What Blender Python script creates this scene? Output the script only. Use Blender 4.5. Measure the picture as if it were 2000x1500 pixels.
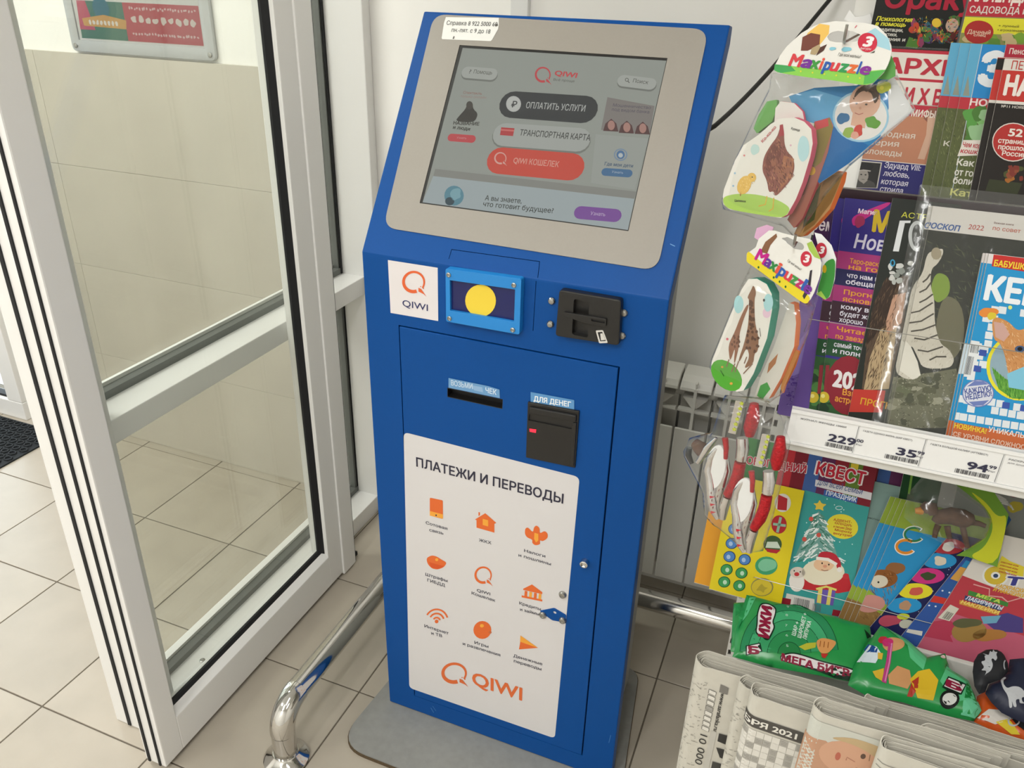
import bpy, bmesh, math, random
import numpy as np
from mathutils import Vector, Matrix
from mathutils.geometry import delaunay_2d_cdt

random.seed(7)
for o in list(bpy.data.objects):
    bpy.data.objects.remove(o, do_unlink=True)
scene = bpy.context.scene
COL = scene.collection

# ------------------------------------------------------------------ camera
F = 1558.66                                   # focal length in pixels of the 2000 x 1500 frame
H = 1.5567                                    # lens height above the floor
PITCH, ROLL, YAW = math.radians(26.950), math.radians(1.630), math.radians(21.230)
_fw = np.array([-math.sin(YAW) * math.cos(PITCH), math.cos(YAW) * math.cos(PITCH), -math.sin(PITCH)])
_r = np.array([math.cos(YAW), math.sin(YAW), 0.0])
_u = np.cross(_r, _fw)
RT = _r * math.cos(ROLL) + _u * math.sin(ROLL)
UP = -_r * math.sin(ROLL) + _u * math.cos(ROLL)
FW = _fw
EYE = np.array([0.0, 0.0, H])
cam_d = bpy.data.cameras.new('camera')
cam_d.sensor_width = 36.0
cam_d.lens = F * 36.0 / 2000.0
cam_d.clip_start = 0.02
cam = bpy.data.objects.new('camera', cam_d)
COL.objects.link(cam)
cam.matrix_world = Matrix(((RT[0], UP[0], -FW[0], 0), (RT[1], UP[1], -FW[1], 0), (RT[2], UP[2], -FW[2], H), (0, 0, 0, 1)))
scene.camera = cam

# ------------------------------------------------------------------ view, world, lamps
vs = scene.view_settings
vs.view_transform = 'Standard'
vs.look = 'None'
vs.gamma = 1.0
vs.use_curve_mapping = False
vs.exposure = 0.0
w = bpy.data.worlds.new('overcast_sky')
scene.world = w
w.use_nodes = True
bg = w.node_tree.nodes['Background']
bg.inputs[0].default_value = (0.80, 0.90, 1.0, 1)
bg.inputs[1].default_value = 5.0
CEIL = 3.0
LAMPS = [  # x, y, length along x, width along y, watts: the ceiling luminaires of the shop and of the entrance lobby
    (-0.12, -0.45, 0.30, 1.2, 20.0),
    (-0.85, -1.75, 0.30, 1.2, 37.0),
    (1.15, -1.2, 0.30, 1.2, 11.0),
    (-2.3, 0.85, 1.2, 0.30, 38.0),
    (-2.6, -1.2, 1.2, 0.30, 28.0),
]
for i, (lx, ly, la, lb, pw) in enumerate(LAMPS):
    ld = bpy.data.lights.new('ceiling_lamp_offscreen', 'AREA')
    ld.shape = 'RECTANGLE'
    ld.size, ld.size_y = la - 0.06, lb - 0.06
    ld.energy = pw
    ld.color = (1.0, 0.99, 0.965)
    lo = bpy.data.objects.new('ceiling_lamp_offscreen', ld)
    lo.location = (lx, ly, CEIL - 0.065)
    COL.objects.link(lo)


# ------------------------------------------------------------------ pixels to rays
def ray(p):
    return FW + (p[0] - 1000.0) / F * RT - (p[1] - 750.0) / F * UP


def on_x(p, x):
    d = ray(p); return EYE + d * (x / d[0])


def on_y(p, y):
    d = ray(p); return EYE + d * (y / d[1])


def on_z(p, z):
    d = ray(p); return EYE + d * ((z - H) / d[2])


def crop(ox, oy, s):
    """points read off an enlarged crop of the photograph -> photograph pixels"""
    def f(*a):
        if len(a) == 2 and not hasattr(a[0], '__len__'):
            return (ox + s * a[0], oy + s * a[1])
        return [(ox + s * q[0], oy + s * q[1]) for q in a]
    return f


# ------------------------------------------------------------------ colours and materials
def lin(c):
    if isinstance(c, str):
        c = c.lstrip('#')
        c = tuple(int(c[i:i + 2], 16) / 255.0 for i in (0, 2, 4))
    return tuple(x / 12.92 if x <= 0.04045 else ((x + 0.055) / 1.055) ** 2.4 for x in c)


MATS = {}


def mat(name, col='#cccccc', rough=0.5, metal=0.0, spec=0.5, noise=0.0, nscale=40.0, bump=0.0, emit=0.0, coat=0.0, attr=False,
        objrand=0.0, screen=False, ink=1.0):
    m = bpy.data.materials.new(name)
    m.use_nodes = True
    nt = m.node_tree
    b = nt.nodes['Principled BSDF']
    c = lin(col)
    b.inputs['Base Color'].default_value = (*c, 1)
    b.inputs['Roughness'].default_value = rough
    b.inputs['Metallic'].default_value = metal
    b.inputs['Specular IOR Level'].default_value = spec
    b.inputs['Coat Weight'].default_value = coat
    src = None
    if attr:
        a = nt.nodes.new('ShaderNodeAttribute')
        a.attribute_name = 'Col'
        src = a.outputs['Color']
        if ink != 1.0:
            sk = nt.nodes.new('ShaderNodeVectorMath'); sk.operation = 'SCALE'; sk.inputs['Scale'].default_value = ink
            nt.links.new(src, sk.inputs[0]); src = sk.outputs[0]
    if noise or bump or objrand:
        tc = nt.nodes.new('ShaderNodeTexCoord')
        nz = nt.nodes.new('ShaderNodeTexNoise')
        nz.inputs['Scale'].default_value = nscale
        nz.inputs['Detail'].default_value = 6
        nt.links.new(tc.outputs['Object'], nz.inputs['Vector'])
        if objrand:
            oi = nt.nodes.new('ShaderNodeObjectInfo')
            ad = nt.nodes.new('ShaderNodeVectorMath'); ad.operation = 'ADD'
            sc = nt.nodes.new('ShaderNodeVectorMath'); sc.operation = 'SCALE'
            cmb = nt.nodes.new('ShaderNodeCombineXYZ')
            for k in range(3):
                nt.links.new(oi.outputs['Random'], cmb.inputs[k])
            nt.links.new(cmb.outputs[0], sc.inputs[0]); sc.inputs['Scale'].default_value = 37.0
            nt.links.new(tc.outputs['Object'], ad.inputs[0]); nt.links.new(sc.outputs[0], ad.inputs[1])
            nt.links.new(ad.outputs[0], nz.inputs['Vector'])
        if noise:
            mr = nt.nodes.new('ShaderNodeMapRange')
            mr.inputs['From Min'].default_value = 0.3
            mr.inputs['From Max'].default_value = 0.7
            mr.inputs['To Min'].default_value = 1 - noise
            mr.inputs['To Max'].default_value = 1 + noise * 0.35
            nt.links.new(nz.outputs['Fac'], mr.inputs['Value'])
            val = mr.outputs[0]
            if objrand:
                m2 = nt.nodes.new('ShaderNodeMapRange')
                m2.inputs['To Min'].default_value = 1 - objrand
                m2.inputs['To Max'].default_value = 1 + objrand
                nt.links.new(oi.outputs['Random'], m2.inputs['Value'])
                mm = nt.nodes.new('ShaderNodeMath'); mm.operation = 'MULTIPLY'
                nt.links.new(val, mm.inputs[0]); nt.links.new(m2.outputs[0], mm.inputs[1])
                val = mm.outputs[0]
            mx = nt.nodes.new('ShaderNodeVectorMath'); mx.operation = 'SCALE'
            if src is None:
                mx.inputs[0].default_value = c
            else:
                nt.links.new(src, mx.inputs[0])
            nt.links.new(val, mx.inputs['Scale'])
            src = mx.outputs[0]
        if bump:
            bp = nt.nodes.new('ShaderNodeBump')
            bp.inputs['Strength'].default_value = bump
            bp.inputs['Distance'].default_value = 0.002
            nt.links.new(nz.outputs['Fac'], bp.inputs['Height'])
            nt.links.new(bp.outputs[0], b.inputs['Normal'])
    if src is not None and not screen:
        nt.links.new(src, b.inputs['Base Color'])
    if screen:
        b.inputs['Base Color'].default_value = (.02, .02, .02, 1)
    if emit:
        if src is not None:
            nt.links.new(src, b.inputs['Emission Color'])
        else:
            b.inputs['Emission Color'].default_value = (*c, 1)
        b.inputs['Emission Strength'].default_value = emit
    MATS[name] = m
    return m


def clear(name, tint, ior, rough, haze=0.0, bump=0.0, bscale=60.0):
    """thin clear sheet: tinted see-through plus a fresnel mirror, optionally a little milky"""
    m = bpy.data.materials.new(name)
    m.use_nodes = True
    nt = m.node_tree
    for n in list(nt.nodes):
        if n.type != 'OUTPUT_MATERIAL':
            nt.nodes.remove(n)
    out = [n for n in nt.nodes if n.type == 'OUTPUT_MATERIAL'][0]
    tr = nt.nodes.new('ShaderNodeBsdfTransparent'); tr.inputs[0].default_value = (*tint, 1)
    gl = nt.nodes.new('ShaderNodeBsdfGlossy'); gl.inputs['Roughness'].default_value = rough
    gl.inputs['Color'].default_value = (1, 1, 1, 1)
    lw = nt.nodes.new('ShaderNodeLayerWeight')             # Schlick reflectance, the same on both faces of the sheet
    p5 = nt.nodes.new('ShaderNodeMath'); p5.operation = 'POWER'; p5.inputs[1].default_value = 5.0
    fr = nt.nodes.new('ShaderNodeMath'); fr.operation = 'MULTIPLY_ADD'
    f0 = ((ior - 1) / (ior + 1)) ** 2
    fr.inputs[1].default_value = 1 - f0; fr.inputs[2].default_value = f0
    nt.links.new(lw.outputs['Facing'], p5.inputs[0]); nt.links.new(p5.outputs[0], fr.inputs[0])
    mx = nt.nodes.new('ShaderNodeMixShader')
    base = tr.outputs[0]
    if haze:
        df = nt.nodes.new('ShaderNodeBsdfDiffuse'); df.inputs[0].default_value = (0.85, 0.87, 0.86, 1)
        m0 = nt.nodes.new('ShaderNodeMixShader'); m0.inputs[0].default_value = haze
        nt.links.new(tr.outputs[0], m0.inputs[1]); nt.links.new(df.outputs[0], m0.inputs[2])
        base = m0.outputs[0]
    if bump:
        tc = nt.nodes.new('ShaderNodeTexCoord')
        nz = nt.nodes.new('ShaderNodeTexNoise'); nz.inputs['Scale'].default_value = bscale
        bp = nt.nodes.new('ShaderNodeBump'); bp.inputs['Strength'].default_value = bump; bp.inputs['Distance'].default_value = 0.004
        nt.links.new(tc.outputs['Object'], nz.inputs['Vector']); nt.links.new(nz.outputs['Fac'], bp.inputs['Height'])
        nt.links.new(bp.outputs[0], gl.inputs['Normal']); nt.links.new(bp.outputs[0], lw.inputs['Normal'])
    nt.links.new(fr.outputs[0], mx.inputs[0]); nt.links.new(base, mx.inputs[1]); nt.links.new(gl.outputs[0], mx.inputs[2])
    nt.links.new(mx.outputs[0], out.inputs[0])
    MATS[name] = m
    return m


mat('wall_paint', '#f4f2ed', 0.75, noise=0.02, nscale=6)
mat('ceiling_paint', '#e2e2de', 0.8)
mat('grout', '#6a6256', 0.9, noise=0.15, nscale=120)
mat('floor_tile', '#b4ab9c', 0.34, spec=0.45, noise=0.07, nscale=9, bump=0.03, objrand=0.03)
mat('wall_tile', '#c4bdb0', 0.4, noise=0.05, nscale=5, objrand=0.02)
mat('white_pvc', '#eeedea', 0.32, spec=0.5)
mat('black_rubber', '#16171a', 0.7)
mat('grey_seal', '#6d706c', 0.6)
mat('chrome', '#d6d4d0', 0.09, metal=1.0, noise=0.03, nscale=30)
mat('steel', '#a9a8a4', 0.35, metal=1.0)
mat('kiosk_blue', '#094b93', 0.42, spec=0.18, noise=0.03, nscale=300)
mat('kiosk_grey', '#9a9a98', 0.5, noise=0.04, nscale=200)
mat('base_grey', '#8d8d89', 0.55, noise=0.10, nscale=60)
mat('base_rust', '#5a4a34', 0.9, noise=0.3, nscale=200)
mat('bezel_grey', '#9a948b', 0.42, spec=0.5, noise=0.02, nscale=300)
mat('black_plastic', '#1c1b1a', 0.35)
mat('sky_blue_plastic', '#2086d2', 0.4)
mat('navy_plastic', '#171f5c', 0.25)
mat('print_paper', attr=True, rough=0.5)
mat('print_gloss', attr=True, rough=0.36, spec=0.14, ink=0.84)
mat('print_foil', attr=True, rough=0.25, metal=0.25)
mat('screen_glass', attr=True, rough=0.13, spec=0.55, emit=0.62, screen=True)
mat('paper_edge', '#c9c5bb', 0.8, noise=0.12, nscale=400)
mat('newsprint', '#c4c0b4', 0.85, noise=0.05, nscale=60)
mat('radiator_white', '#d9d7d0', 0.42)
mat('rack_white', '#d9d8d2', 0.4, noise=0.02, nscale=30)
mat('shelf_brown', '#3a2b33', 0.35)
mat('mat_black', '#23282c', 0.85, noise=0.3, nscale=150)
mat('aluminium', '#b9bbbd', 0.35, metal=0.6)
mat('lamp_white', '#f4f4f2', 0.5)
mat('snow', '#f1f6fb', 0.9, noise=0.12, nscale=5, bump=0.6)
mat('cable_black', '#151515', 0.5)
mat('white_plastic', '#e6e6e4', 0.4)
mat('led_red', '#ff2036', 0.4, emit=1.5)
mat('silver_foil', '#d9d6d6', 0.14, metal=1.0, noise=0.15, nscale=60, bump=0.25)
mat('red_glitter', '#b3101d', 0.3, metal=0.3, noise=0.35, nscale=300, bump=0.7)
mat('milk_white', '#dcdcda', 0.3)
mat('brown_plush', '#5c4334', 0.9, noise=0.3, nscale=120)
mat('tab_mauve', '#cfa2c0', .6)
mat('edge_pink', '#d8506c', .6)
mat('edge_orange', '#e8742e', .6)
mat('edge_green', '#5b9a4c', .6)
mat('edge_teal', '#1f8f78', .6)
mat('edge_red', '#b23a44', .6)
mat('orange_toy', '#c8842c', .5)
mat('edge_salmon', '#f0824a', .6)
clear('glass', (0.958, 0.968, 0.952), 1.45, 0.0)
clear('cello', (0.965, 0.97, 0.965), 1.42, 0.13, haze=0.02, bump=0.5, bscale=40)
clear('acrylic', (0.95, 0.95, 0.95), 1.45, 0.02)

# ------------------------------------------------------------------ objects
WL = {}          # world position of every object's origin


def link(o, parent, world):
    COL.objects.link(o)
    if parent is not None:
        o.parent = parent
        o.location = Vector(world) - WL[parent.name]
    else:
        o.location = Vector(world)
    WL[o.name] = Vector(world)
    return o


def tag(o, label=None, cat=None, group=None, kind=None):
    if label: o['label'] = label
    if cat: o['category'] = cat
    if group: o['group'] = group
    if kind: o['kind'] = kind
    return o


def thing(name, label, cat, loc, group=None):
    o = bpy.data.objects.new(name, None)
    o.empty_display_size = 0.05
    link(o, None, loc)
    return tag(o, label, cat, group)


def join(*gs):
    V, Fc = [], []
    for v, f in gs:
        n = len(V)
        V += [tuple(p) for p in v]
        Fc += [tuple(i + n for i in q) for q in f]
    return V, Fc


def mk(name, geom, m, parent=None, bev=0.0, seg=2, smooth=None, kind=None):
    V, Fc = geom
    V = np.array([tuple(p) for p in V], float)
    if parent is not None:
        org = WL[parent.name]
    else:
        lo, hi = V.min(0), V.max(0)
        org = Vector(((lo[0] + hi[0]) / 2, (lo[1] + hi[1]) / 2, lo[2]))
    me = bpy.data.meshes.new(name)
    me.from_pydata([tuple(p) for p in (V - np.array(org))], [], Fc)
    bm = bmesh.new(); bm.from_mesh(me)
    bmesh.ops.recalc_face_normals(bm, faces=bm.faces)
    if bev:
        es = [e for e in bm.edges if len(e.link_faces) == 2 and e.calc_face_angle(0) > 0.5]
        bmesh.ops.bevel(bm, geom=es, offset=bev, segments=seg, profile=0.6, affect='EDGES', clamp_overlap=True)
    bm.to_mesh(me); bm.free()
    if smooth is not None:
        me.shade_smooth()
        me.set_sharp_from_angle(angle=math.radians(smooth))
    me.materials.append(MATS[m])
    o = bpy.data.objects.new(name, me)
    link(o, parent, org)
    if kind: o['kind'] = kind
    return o


def cut(o, *geoms):
    """real openings: subtract each solid from the object"""
    for g in geoms:
        c = mk('cutter', g, 'white_plastic')
        md = o.modifiers.new('cut', 'BOOLEAN')
        md.operation = 'DIFFERENCE'; md.solver = 'EXACT'; md.object = c
        bpy.context.view_layer.update()
        me = bpy.data.meshes.new_from_object(o.evaluated_get(bpy.context.evaluated_depsgraph_get()))
        o.modifiers.clear()
        m0 = o.data.materials[0]
        o.data = me
        me.materials.clear(); me.materials.append(m0)
        bpy.data.objects.remove(c, do_unlink=True)
    return o


def box(x0, x1, y0, y1, z0, z1):
    v = [(x0, y0, z0), (x1, y0, z0), (x1, y1, z0), (x0, y1, z0), (x0, y0, z1), (x1, y0, z1), (x1, y1, z1), (x0, y1, z1)]
    return v, [(0, 3, 2, 1), (4, 5, 6, 7), (0, 1, 5, 4), (1, 2, 6, 5), (2, 3, 7, 6), (3, 0, 4, 7)]


def prism(front, d):
    """polygon (3D points) pushed along vector d"""
    n = len(front)
    d = np.array(d, float)
    fr = [np.array(p, float) for p in front]
    v = fr + [p + d for p in fr]
    f = [tuple(range(n)), tuple(range(2 * n - 1, n - 1, -1))]
    f += [(i, i + n, (i + 1) % n + n, (i + 1) % n) for i in range(n)]
    return v, f


def ring_prism(outer, inner, d):
    """plate with a hole: outer and inner loops with equal counts"""
    n = len(outer); d = np.array(d, float)
    o = [np.array(p, float) for p in outer]; i_ = [np.array(p, float) for p in inner]
    v = o + i_ + [p + d for p in o] + [p + d for p in i_]
    f = []
    for k in range(n):
        k2 = (k + 1) % n
        f.append((k, k2, n + k2, n + k))
        f.append((2 * n + k, 3 * n + k, 3 * n + k2, 2 * n + k2))
        f.append((k, 2 * n + k, 2 * n + k2, k2))
        f.append((n + k, n + k2, 3 * n + k2, 3 * n + k))
    return v, f


def tube(pts, r, n=16, caps=True):
    P = [np.array(p, float) for p in pts]
    m = len(P)
    rs = r if hasattr(r, '__len__') else [r] * m
    T = []
    for i in range(m):
        t = P[min(i + 1, m - 1)] - P[max(i - 1, 0)]
        T.append(t / (np.linalg.norm(t) + 1e-12))
    a = np.array([0, 0, 1.0]) if abs(T[0][2]) < 0.9 else np.array([1.0, 0, 0])
    N = np.cross(T[0], a); N /= np.linalg.norm(N)
    v, f = [], []
    for i in range(m):
        N = N - T[i] * (N @ T[i]); N /= np.linalg.norm(N)
        B = np.cross(T[i], N)
        for k in range(n):
            an = 2 * math.pi * k / n
            v.append(P[i] + rs[i] * (math.cos(an) * N + math.sin(an) * B))
    for i in range(m - 1):
        for k in range(n):
            k2 = (k + 1) % n
            f.append((i * n + k, i * n + k2, (i + 1) * n + k2, (i + 1) * n + k))
    if caps:
        f.append(tuple(range(n))); f.append(tuple(range((m - 1) * n, m * n)))
    return v, f


def lathe(c, axis, prof, n=24):
    """prof: (distance along axis, radius)"""
    c = np.array(c, float); ax = np.array(axis, float); ax /= np.linalg.norm(ax)
    a = np.array([0, 0, 1.0]) if abs(ax[2]) < 0.9 else np.array([1.0, 0, 0])
    N = np.cross(ax, a); N /= np.linalg.norm(N); B = np.cross(ax, N)
    v, f = [], []
    m = len(prof)
    for d, r in prof:
        for k in range(n):
            an = 2 * math.pi * k / n
            v.append(c + ax * d + max(r, 1e-5) * (math.cos(an) * N + math.sin(an) * B))
    for i in range(m - 1):
        for k in range(n):
            k2 = (k + 1) % n
            f.append((i * n + k, i * n + k2, (i + 1) * n + k2, (i + 1) * n + k))
    f.append(tuple(range(n))); f.append(tuple(range((m - 1) * n, m * n)))
    return v, f


# ------------------------------------------------------------------ flat (or gently curved) printed surfaces
class Surf:
    def __init__(s, O, e1, e2, bulge=None):
        s.O = np.array(O, float)
        s.e1 = np.array(e1, float); s.e1 /= np.linalg.norm(s.e1)
        s.e2 = np.array(e2, float); s.e2 -= s.e1 * (s.e1 @ s.e2); s.e2 /= np.linalg.norm(s.e2)
        s.n = np.cross(s.e1, s.e2)
        s.bulge = bulge

    def uv(s, p, off=0.0):
        d = ray(p)
        O = s.O + s.n * off
        t = ((O - EYE) @ s.n) / (d @ s.n)
        q = EYE + d * t - O
        return np.array([q @ s.e1, q @ s.e2])

    def P(s, u, v, off=0.0):
        b = s.bulge(u, v) if s.bulge else 0.0
        return s.O + s.e1 * u + s.e2 * v + s.n * (off + b)

    def at(s, p, off=0.0):
        u, v = s.uv(p, off)
        return s.O + s.e1 * u + s.e2 * v + s.n * off


_TXT = {}


def text_geom(body, bold, shear):
    """flat lettering: outlines of the default font, filled by winding number (its contours overlap)"""
    k = (body, shear)
    if k in _TXT: return _TXT[k]
    cu = bpy.data.curves.new('lettering_source', 'FONT')
    cu.body = body; cu.size = 1.0; cu.shear = shear
    cu.resolution_u = 3; cu.fill_mode = 'NONE'
    ob = bpy.data.objects.new('lettering_source', cu)
    COL.objects.link(ob)
    dg = bpy.context.evaluated_depsgraph_get()
    me = ob.evaluated_get(dg).to_mesh()
    co = [tuple(p.co)[:2] for p in me.vertices]
    nb = {}
    for e in me.edges:
        a, b = e.vertices
        nb.setdefault(a, []).append(b); nb.setdefault(b, []).append(a)
    ob.evaluated_get(dg).to_mesh_clear()
    bpy.data.objects.remove(ob, do_unlink=True)
    bpy.data.curves.remove(cu)
    loops, seen = [], set()
    for st in range(len(co)):
        if st in seen or st not in nb: continue
        lp, prev, cur = [st], None, st
        seen.add(st)
        while True:
            nx = [q for q in nb[cur] if q != prev]
            nx = [q for q in sorted(nx, key=lambda q: (q != cur + 1)) if q not in seen]
            if not nx: break
            prev, cur = cur, nx[0]
            seen.add(cur); lp.append(cur)
        if len(lp) > 2: loops.append([co[q] for q in lp])

    V, Ed = [], []
    for L in loops:
        n = len(V); V += L
        Ed += [(n + q, n + (q + 1) % len(L)) for q in range(len(L))]
    if not V:
        r = (np.zeros((0, 2)), [])
    else:
        vo, _, fo, *_x = delaunay_2d_cdt([Vector(p) for p in V], Ed, [], 0, 1e-5)
        vo = np.array([tuple(p) for p in vo])
        tri = np.array([tuple(f) for f in fo if len(f) == 3])
        cen = vo[tri].mean(1)
        A = np.array([V[a] for a, b in Ed]); B = np.array([V[b] for a, b in Ed])
        wn = np.zeros(len(cen), int)
        cr = (B[None, :, 0] - A[None, :, 0]) * (cen[:, None, 1] - A[None, :, 1]) - (cen[:, None, 0] - A[None, :, 0]) * (B[None, :, 1] - A[None, :, 1])
        up = (A[None, :, 1] <= cen[:, None, 1]) & (B[None, :, 1] > cen[:, None, 1]) & (cr > 0)
        dn = (A[None, :, 1] > cen[:, None, 1]) & (B[None, :, 1] <= cen[:, None, 1]) & (cr < 0)
        wn = up.sum(1) - dn.sum(1)
        r = (vo, [tuple(int(q) for q in t) for t in tri[wn != 0]])
    _TXT[k] = r
    return r


CAP = 0.727


def arc_pts(c, r, a0, a1, n):
    return [(c[0] + r[0] * math.cos(a0 + (a1 - a0) * k / n), c[1] + r[1] * math.sin(a0 + (a1 - a0) * k / n)) for k in range(n + 1)]


def round_poly(q, r, n=6):
    """rounded corners on a polygon in surface metres"""
    q = [np.array(p, float) for p in q]
    out = []
    m = len(q)
    rr = r if hasattr(r, '__len__') else [r] * m
    for i in range(m):
        a, b, c = q[i - 1], q[i], q[(i + 1) % m]
        d1 = a - b; d2 = c - b
        l1 = np.linalg.norm(d1); l2 = np.linalg.norm(d2)
        t = min(rr[i], l1 * 0.499, l2 * 0.499)
        p0 = b + d1 / l1 * t; p1 = b + d2 / l2 * t
        for k in range(n + 1):
            s = k / n
            out.append((1 - s) ** 2 * p0 + 2 * s * (1 - s) * b * 1.0 + s * s * p1)
    return out


LAY = 0.00018


class Decal:
    """print on a surface: coloured polygons and lettering; points are photograph pixels unless metres=True"""
    def __init__(s, surf, off=0.0, metres=False):
        s.s, s.off, s.m = surf, off, metres
        s.items = []

    def _c(s, p):
        return np.array(p, float) if s.m else s.s.uv(p, s.off)

    def poly(s, pts, col, lay=1, sharp=False):
        if len(pts) >= 7 and not sharp:                    # many-sided shapes are drawn with soft outlines
            for _ in range(2):
                pts = [((a[0] * (1 - t) + b[0] * t), (a[1] * (1 - t) + b[1] * t)) for a, b in zip(pts, list(pts[1:]) + [pts[0]]) for t in (.22, .78)]
        s.items.append((np.array([s._c(p) for p in pts]), [tuple(range(len(pts)))], lin(col), lay))

    def rpoly(s, pts, r, col, lay=1, n=5):
        q = round_poly([s._c(p) for p in pts], r, n)
        s.items.append((np.array(q), [tuple(range(len(q)))], lin(col), lay))

    def pill(s, p0, p1, hgt, col, lay=1):
        """p0,p1: ends of the centre line of a rounded bar, hgt: height in px (or metres)"""
        a, b = s._c(p0), s._c(p1)
        h = hgt / 2 if s.m else np.linalg.norm(s._c((p0[0], p0[1] - hgt / 2)) - a)
        d = (b - a) / np.linalg.norm(b - a); nn = np.array([-d[1], d[0]])
        an = math.atan2(d[1], d[0])
        pts = [b + h * np.array([math.cos(an + t), math.sin(an + t)]) for t in np.linspace(-math.pi / 2, math.pi / 2, 9)]
        pts += [a + h * np.array([math.cos(an + t), math.sin(an + t)]) for t in np.linspace(math.pi / 2, 3 * math.pi / 2, 9)]
        s.items.append((np.array(pts), [tuple(range(len(pts)))], lin(col), lay))

    def ell(s, c, rx, ry, col, lay=1, n=20, a0=0.0, a1=2 * math.pi, rot=0.0, wob=0.0, seed=1):
        rd = random.Random(seed)
        pts = []
        full = abs(a1 - a0 - 2 * math.pi) < 1e-6
        if wob: n = max(n, 22)
        hm = [(q, rd.uniform(-1, 1), rd.uniform(0, 6.28)) for q in (2, 3, 4, 5)]
        for k in range(n if full else n + 1):
            t = a0 + (a1 - a0) * k / n
            w_ = 1 + wob * .6 * sum(a * math.sin(q * t + b) / (q * .5) for q, a, b in hm)
            x, y = rx * w_ * math.cos(t), ry * w_ * math.sin(t)
            pts.append((c[0] + x * math.cos(rot) - y * math.sin(rot), c[1] + x * math.sin(rot) + y * math.cos(rot)))
        s.poly(pts, col, lay, True)

    def hatch(s, pts, n, cols, ln, wd, lay, ang=0.0, spread=.6, seed=1):
        """short brush strokes scattered inside a polygon: fur, feathers, grass, hair"""
        rd = random.Random(seed)
        xs = [p[0] for p in pts]; ys = [p[1] for p in pts]
        V, Fs, m = [[] for _ in cols], [[] for _ in cols], 0
        for _ in range(n * 8):
            if m >= n: break
            x, y = rd.uniform(min(xs), max(xs)), rd.uniform(min(ys), max(ys))
            r = False
            for q in range(len(pts)):
                (x1, y1), (x2, y2) = pts[q], pts[(q + 1) % len(pts)]
                if (y1 > y) != (y2 > y) and x < (x2 - x1) * (y - y1) / (y2 - y1) + x1: r = not r
            if not r: continue
            m += 1
            t = ang + rd.uniform(-spread, spread); l_ = ln * rd.uniform(.5, 1.1); w_ = wd * rd.uniform(.5, 1)
            dx, dy = math.cos(t) * l_ / 2, math.sin(t) * l_ / 2; nx, ny = -math.sin(t) * w_ / 2, math.cos(t) * w_ / 2
            k = rd.randrange(len(cols)); i = len(V[k])
            V[k] += [s._c((x - dx, y - dy)), s._c((x + nx, y + ny)), s._c((x + dx, y + dy)), s._c((x - nx, y - ny))]
            Fs[k].append((i, i + 1, i + 2, i + 3))
        for k, c in enumerate(cols):
            if V[k]: s.items.append((np.array(V[k]), Fs[k], lin(c), lay + .03 * k))

    def ring(s, c, rx, ry, w0, w1, col, lay=1, a0=0.0, a1=2 * math.pi, n=28):
        """ring whose width goes from w0 (at a0) to w1"""
        o, i_ = [], []
        for k in range(n + 1):
            f_ = k / n; t = a0 + (a1 - a0) * f_
            wd = w0 + (w1 - w0) * f_
            o.append((c[0] + rx * math.cos(t), c[1] + ry * math.sin(t)))
            i_.append((c[0] + (rx - wd) * math.cos(t), c[1] + (ry - wd) * math.sin(t)))
        P = [s._c(p) for p in o + i_]
        N = n + 1
        s.items.append((np.array(P), [(k, k + 1, N + k + 1, N + k) for k in range(n)], lin(col), lay))

    def line(s, pts, wd, col, lay=1):
        Q = [s._c(p) for p in pts]
        w_ = wd / 2 if s.m else 0.5 * np.linalg.norm(s._c((pts[0][0], pts[0][1] - wd)) - Q[0])
        L, R = [], []
        for i, q in enumerate(Q):
            t = Q[min(i + 1, len(Q) - 1)] - Q[max(i - 1, 0)]
            t = t / (np.linalg.norm(t) + 1e-12); nn = np.array([-t[1], t[0]])
            L.append(q + nn * w_); R.append(q - nn * w_)
        N = len(Q)
        s.items.append((np.array(L + R), [(k, k + 1, N + k + 1, N + k) for k in range(N - 1)], lin(col), lay))

    def text(s, body, p0, p1, h, col, lay=3, bold=0.0, shear=0.0):
        """baseline from p0 to p1, cap height h"""
        v, f = text_geom(body, 0.0, shear)
        if not len(v): return
        a, b = s._c(p0), s._c(p1)
        L = np.linalg.norm(b - a); d = (b - a) / L; nn = np.array([-d[1], d[0]])
        hh = h if s.m else np.linalg.norm(s._c((p0[0], p0[1] - h)) - a)
        x0, x1 = v[:, 0].min(), v[:, 0].max()
        sx = L / (x1 - x0); sy = hh / CAP
        Q = a + np.outer((v[:, 0] - x0) * sx, d) + np.outer(v[:, 1] * sy, nn)
        s._bold(Q, f, lin(col), lay, bold, d * sx, nn * sy)

    def _bold(s, Q, f, c, lay, bold, ex, ey):
        # heavier weight: the same glyphs printed again a hair to each side
        if bold <= .004:
            s.items.append((Q, f, c, lay)); return
        for k, (a, b) in enumerate(((-1, -.5), (1, -.5), (-1, .5), (1, .5), (0, .9), (0, -.9))):
            s.items.append((Q + (ex * a + ey * b) * bold, f, c, lay + .012 * k))

    def qiwi(s, c, r, col, lay=3, ry=None):
        ry = ry or r
        s.ring(c, r, ry, r * 0.30, r * 0.14, col, lay, math.radians(72), math.radians(72 + 322))
        s.poly([(c[0] + r * .42, c[1] + ry * .50), (c[0] + r * .66, c[1] + ry * .62), (c[0] + r * 1.12, c[1] + ry * 1.30),
                (c[0] + r * .86, c[1] + ry * 1.06), (c[0] + r * .42, c[1] + ry * .84)], col, lay)
        s.ell((c[0] + r * .84, c[1] + ry * .56), r * .06, ry * .06, col, lay, 8)
        s.ell((c[0] + r * .62, c[1] + ry * .40), r * .05, ry * .05, col, lay, 8)

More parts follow.
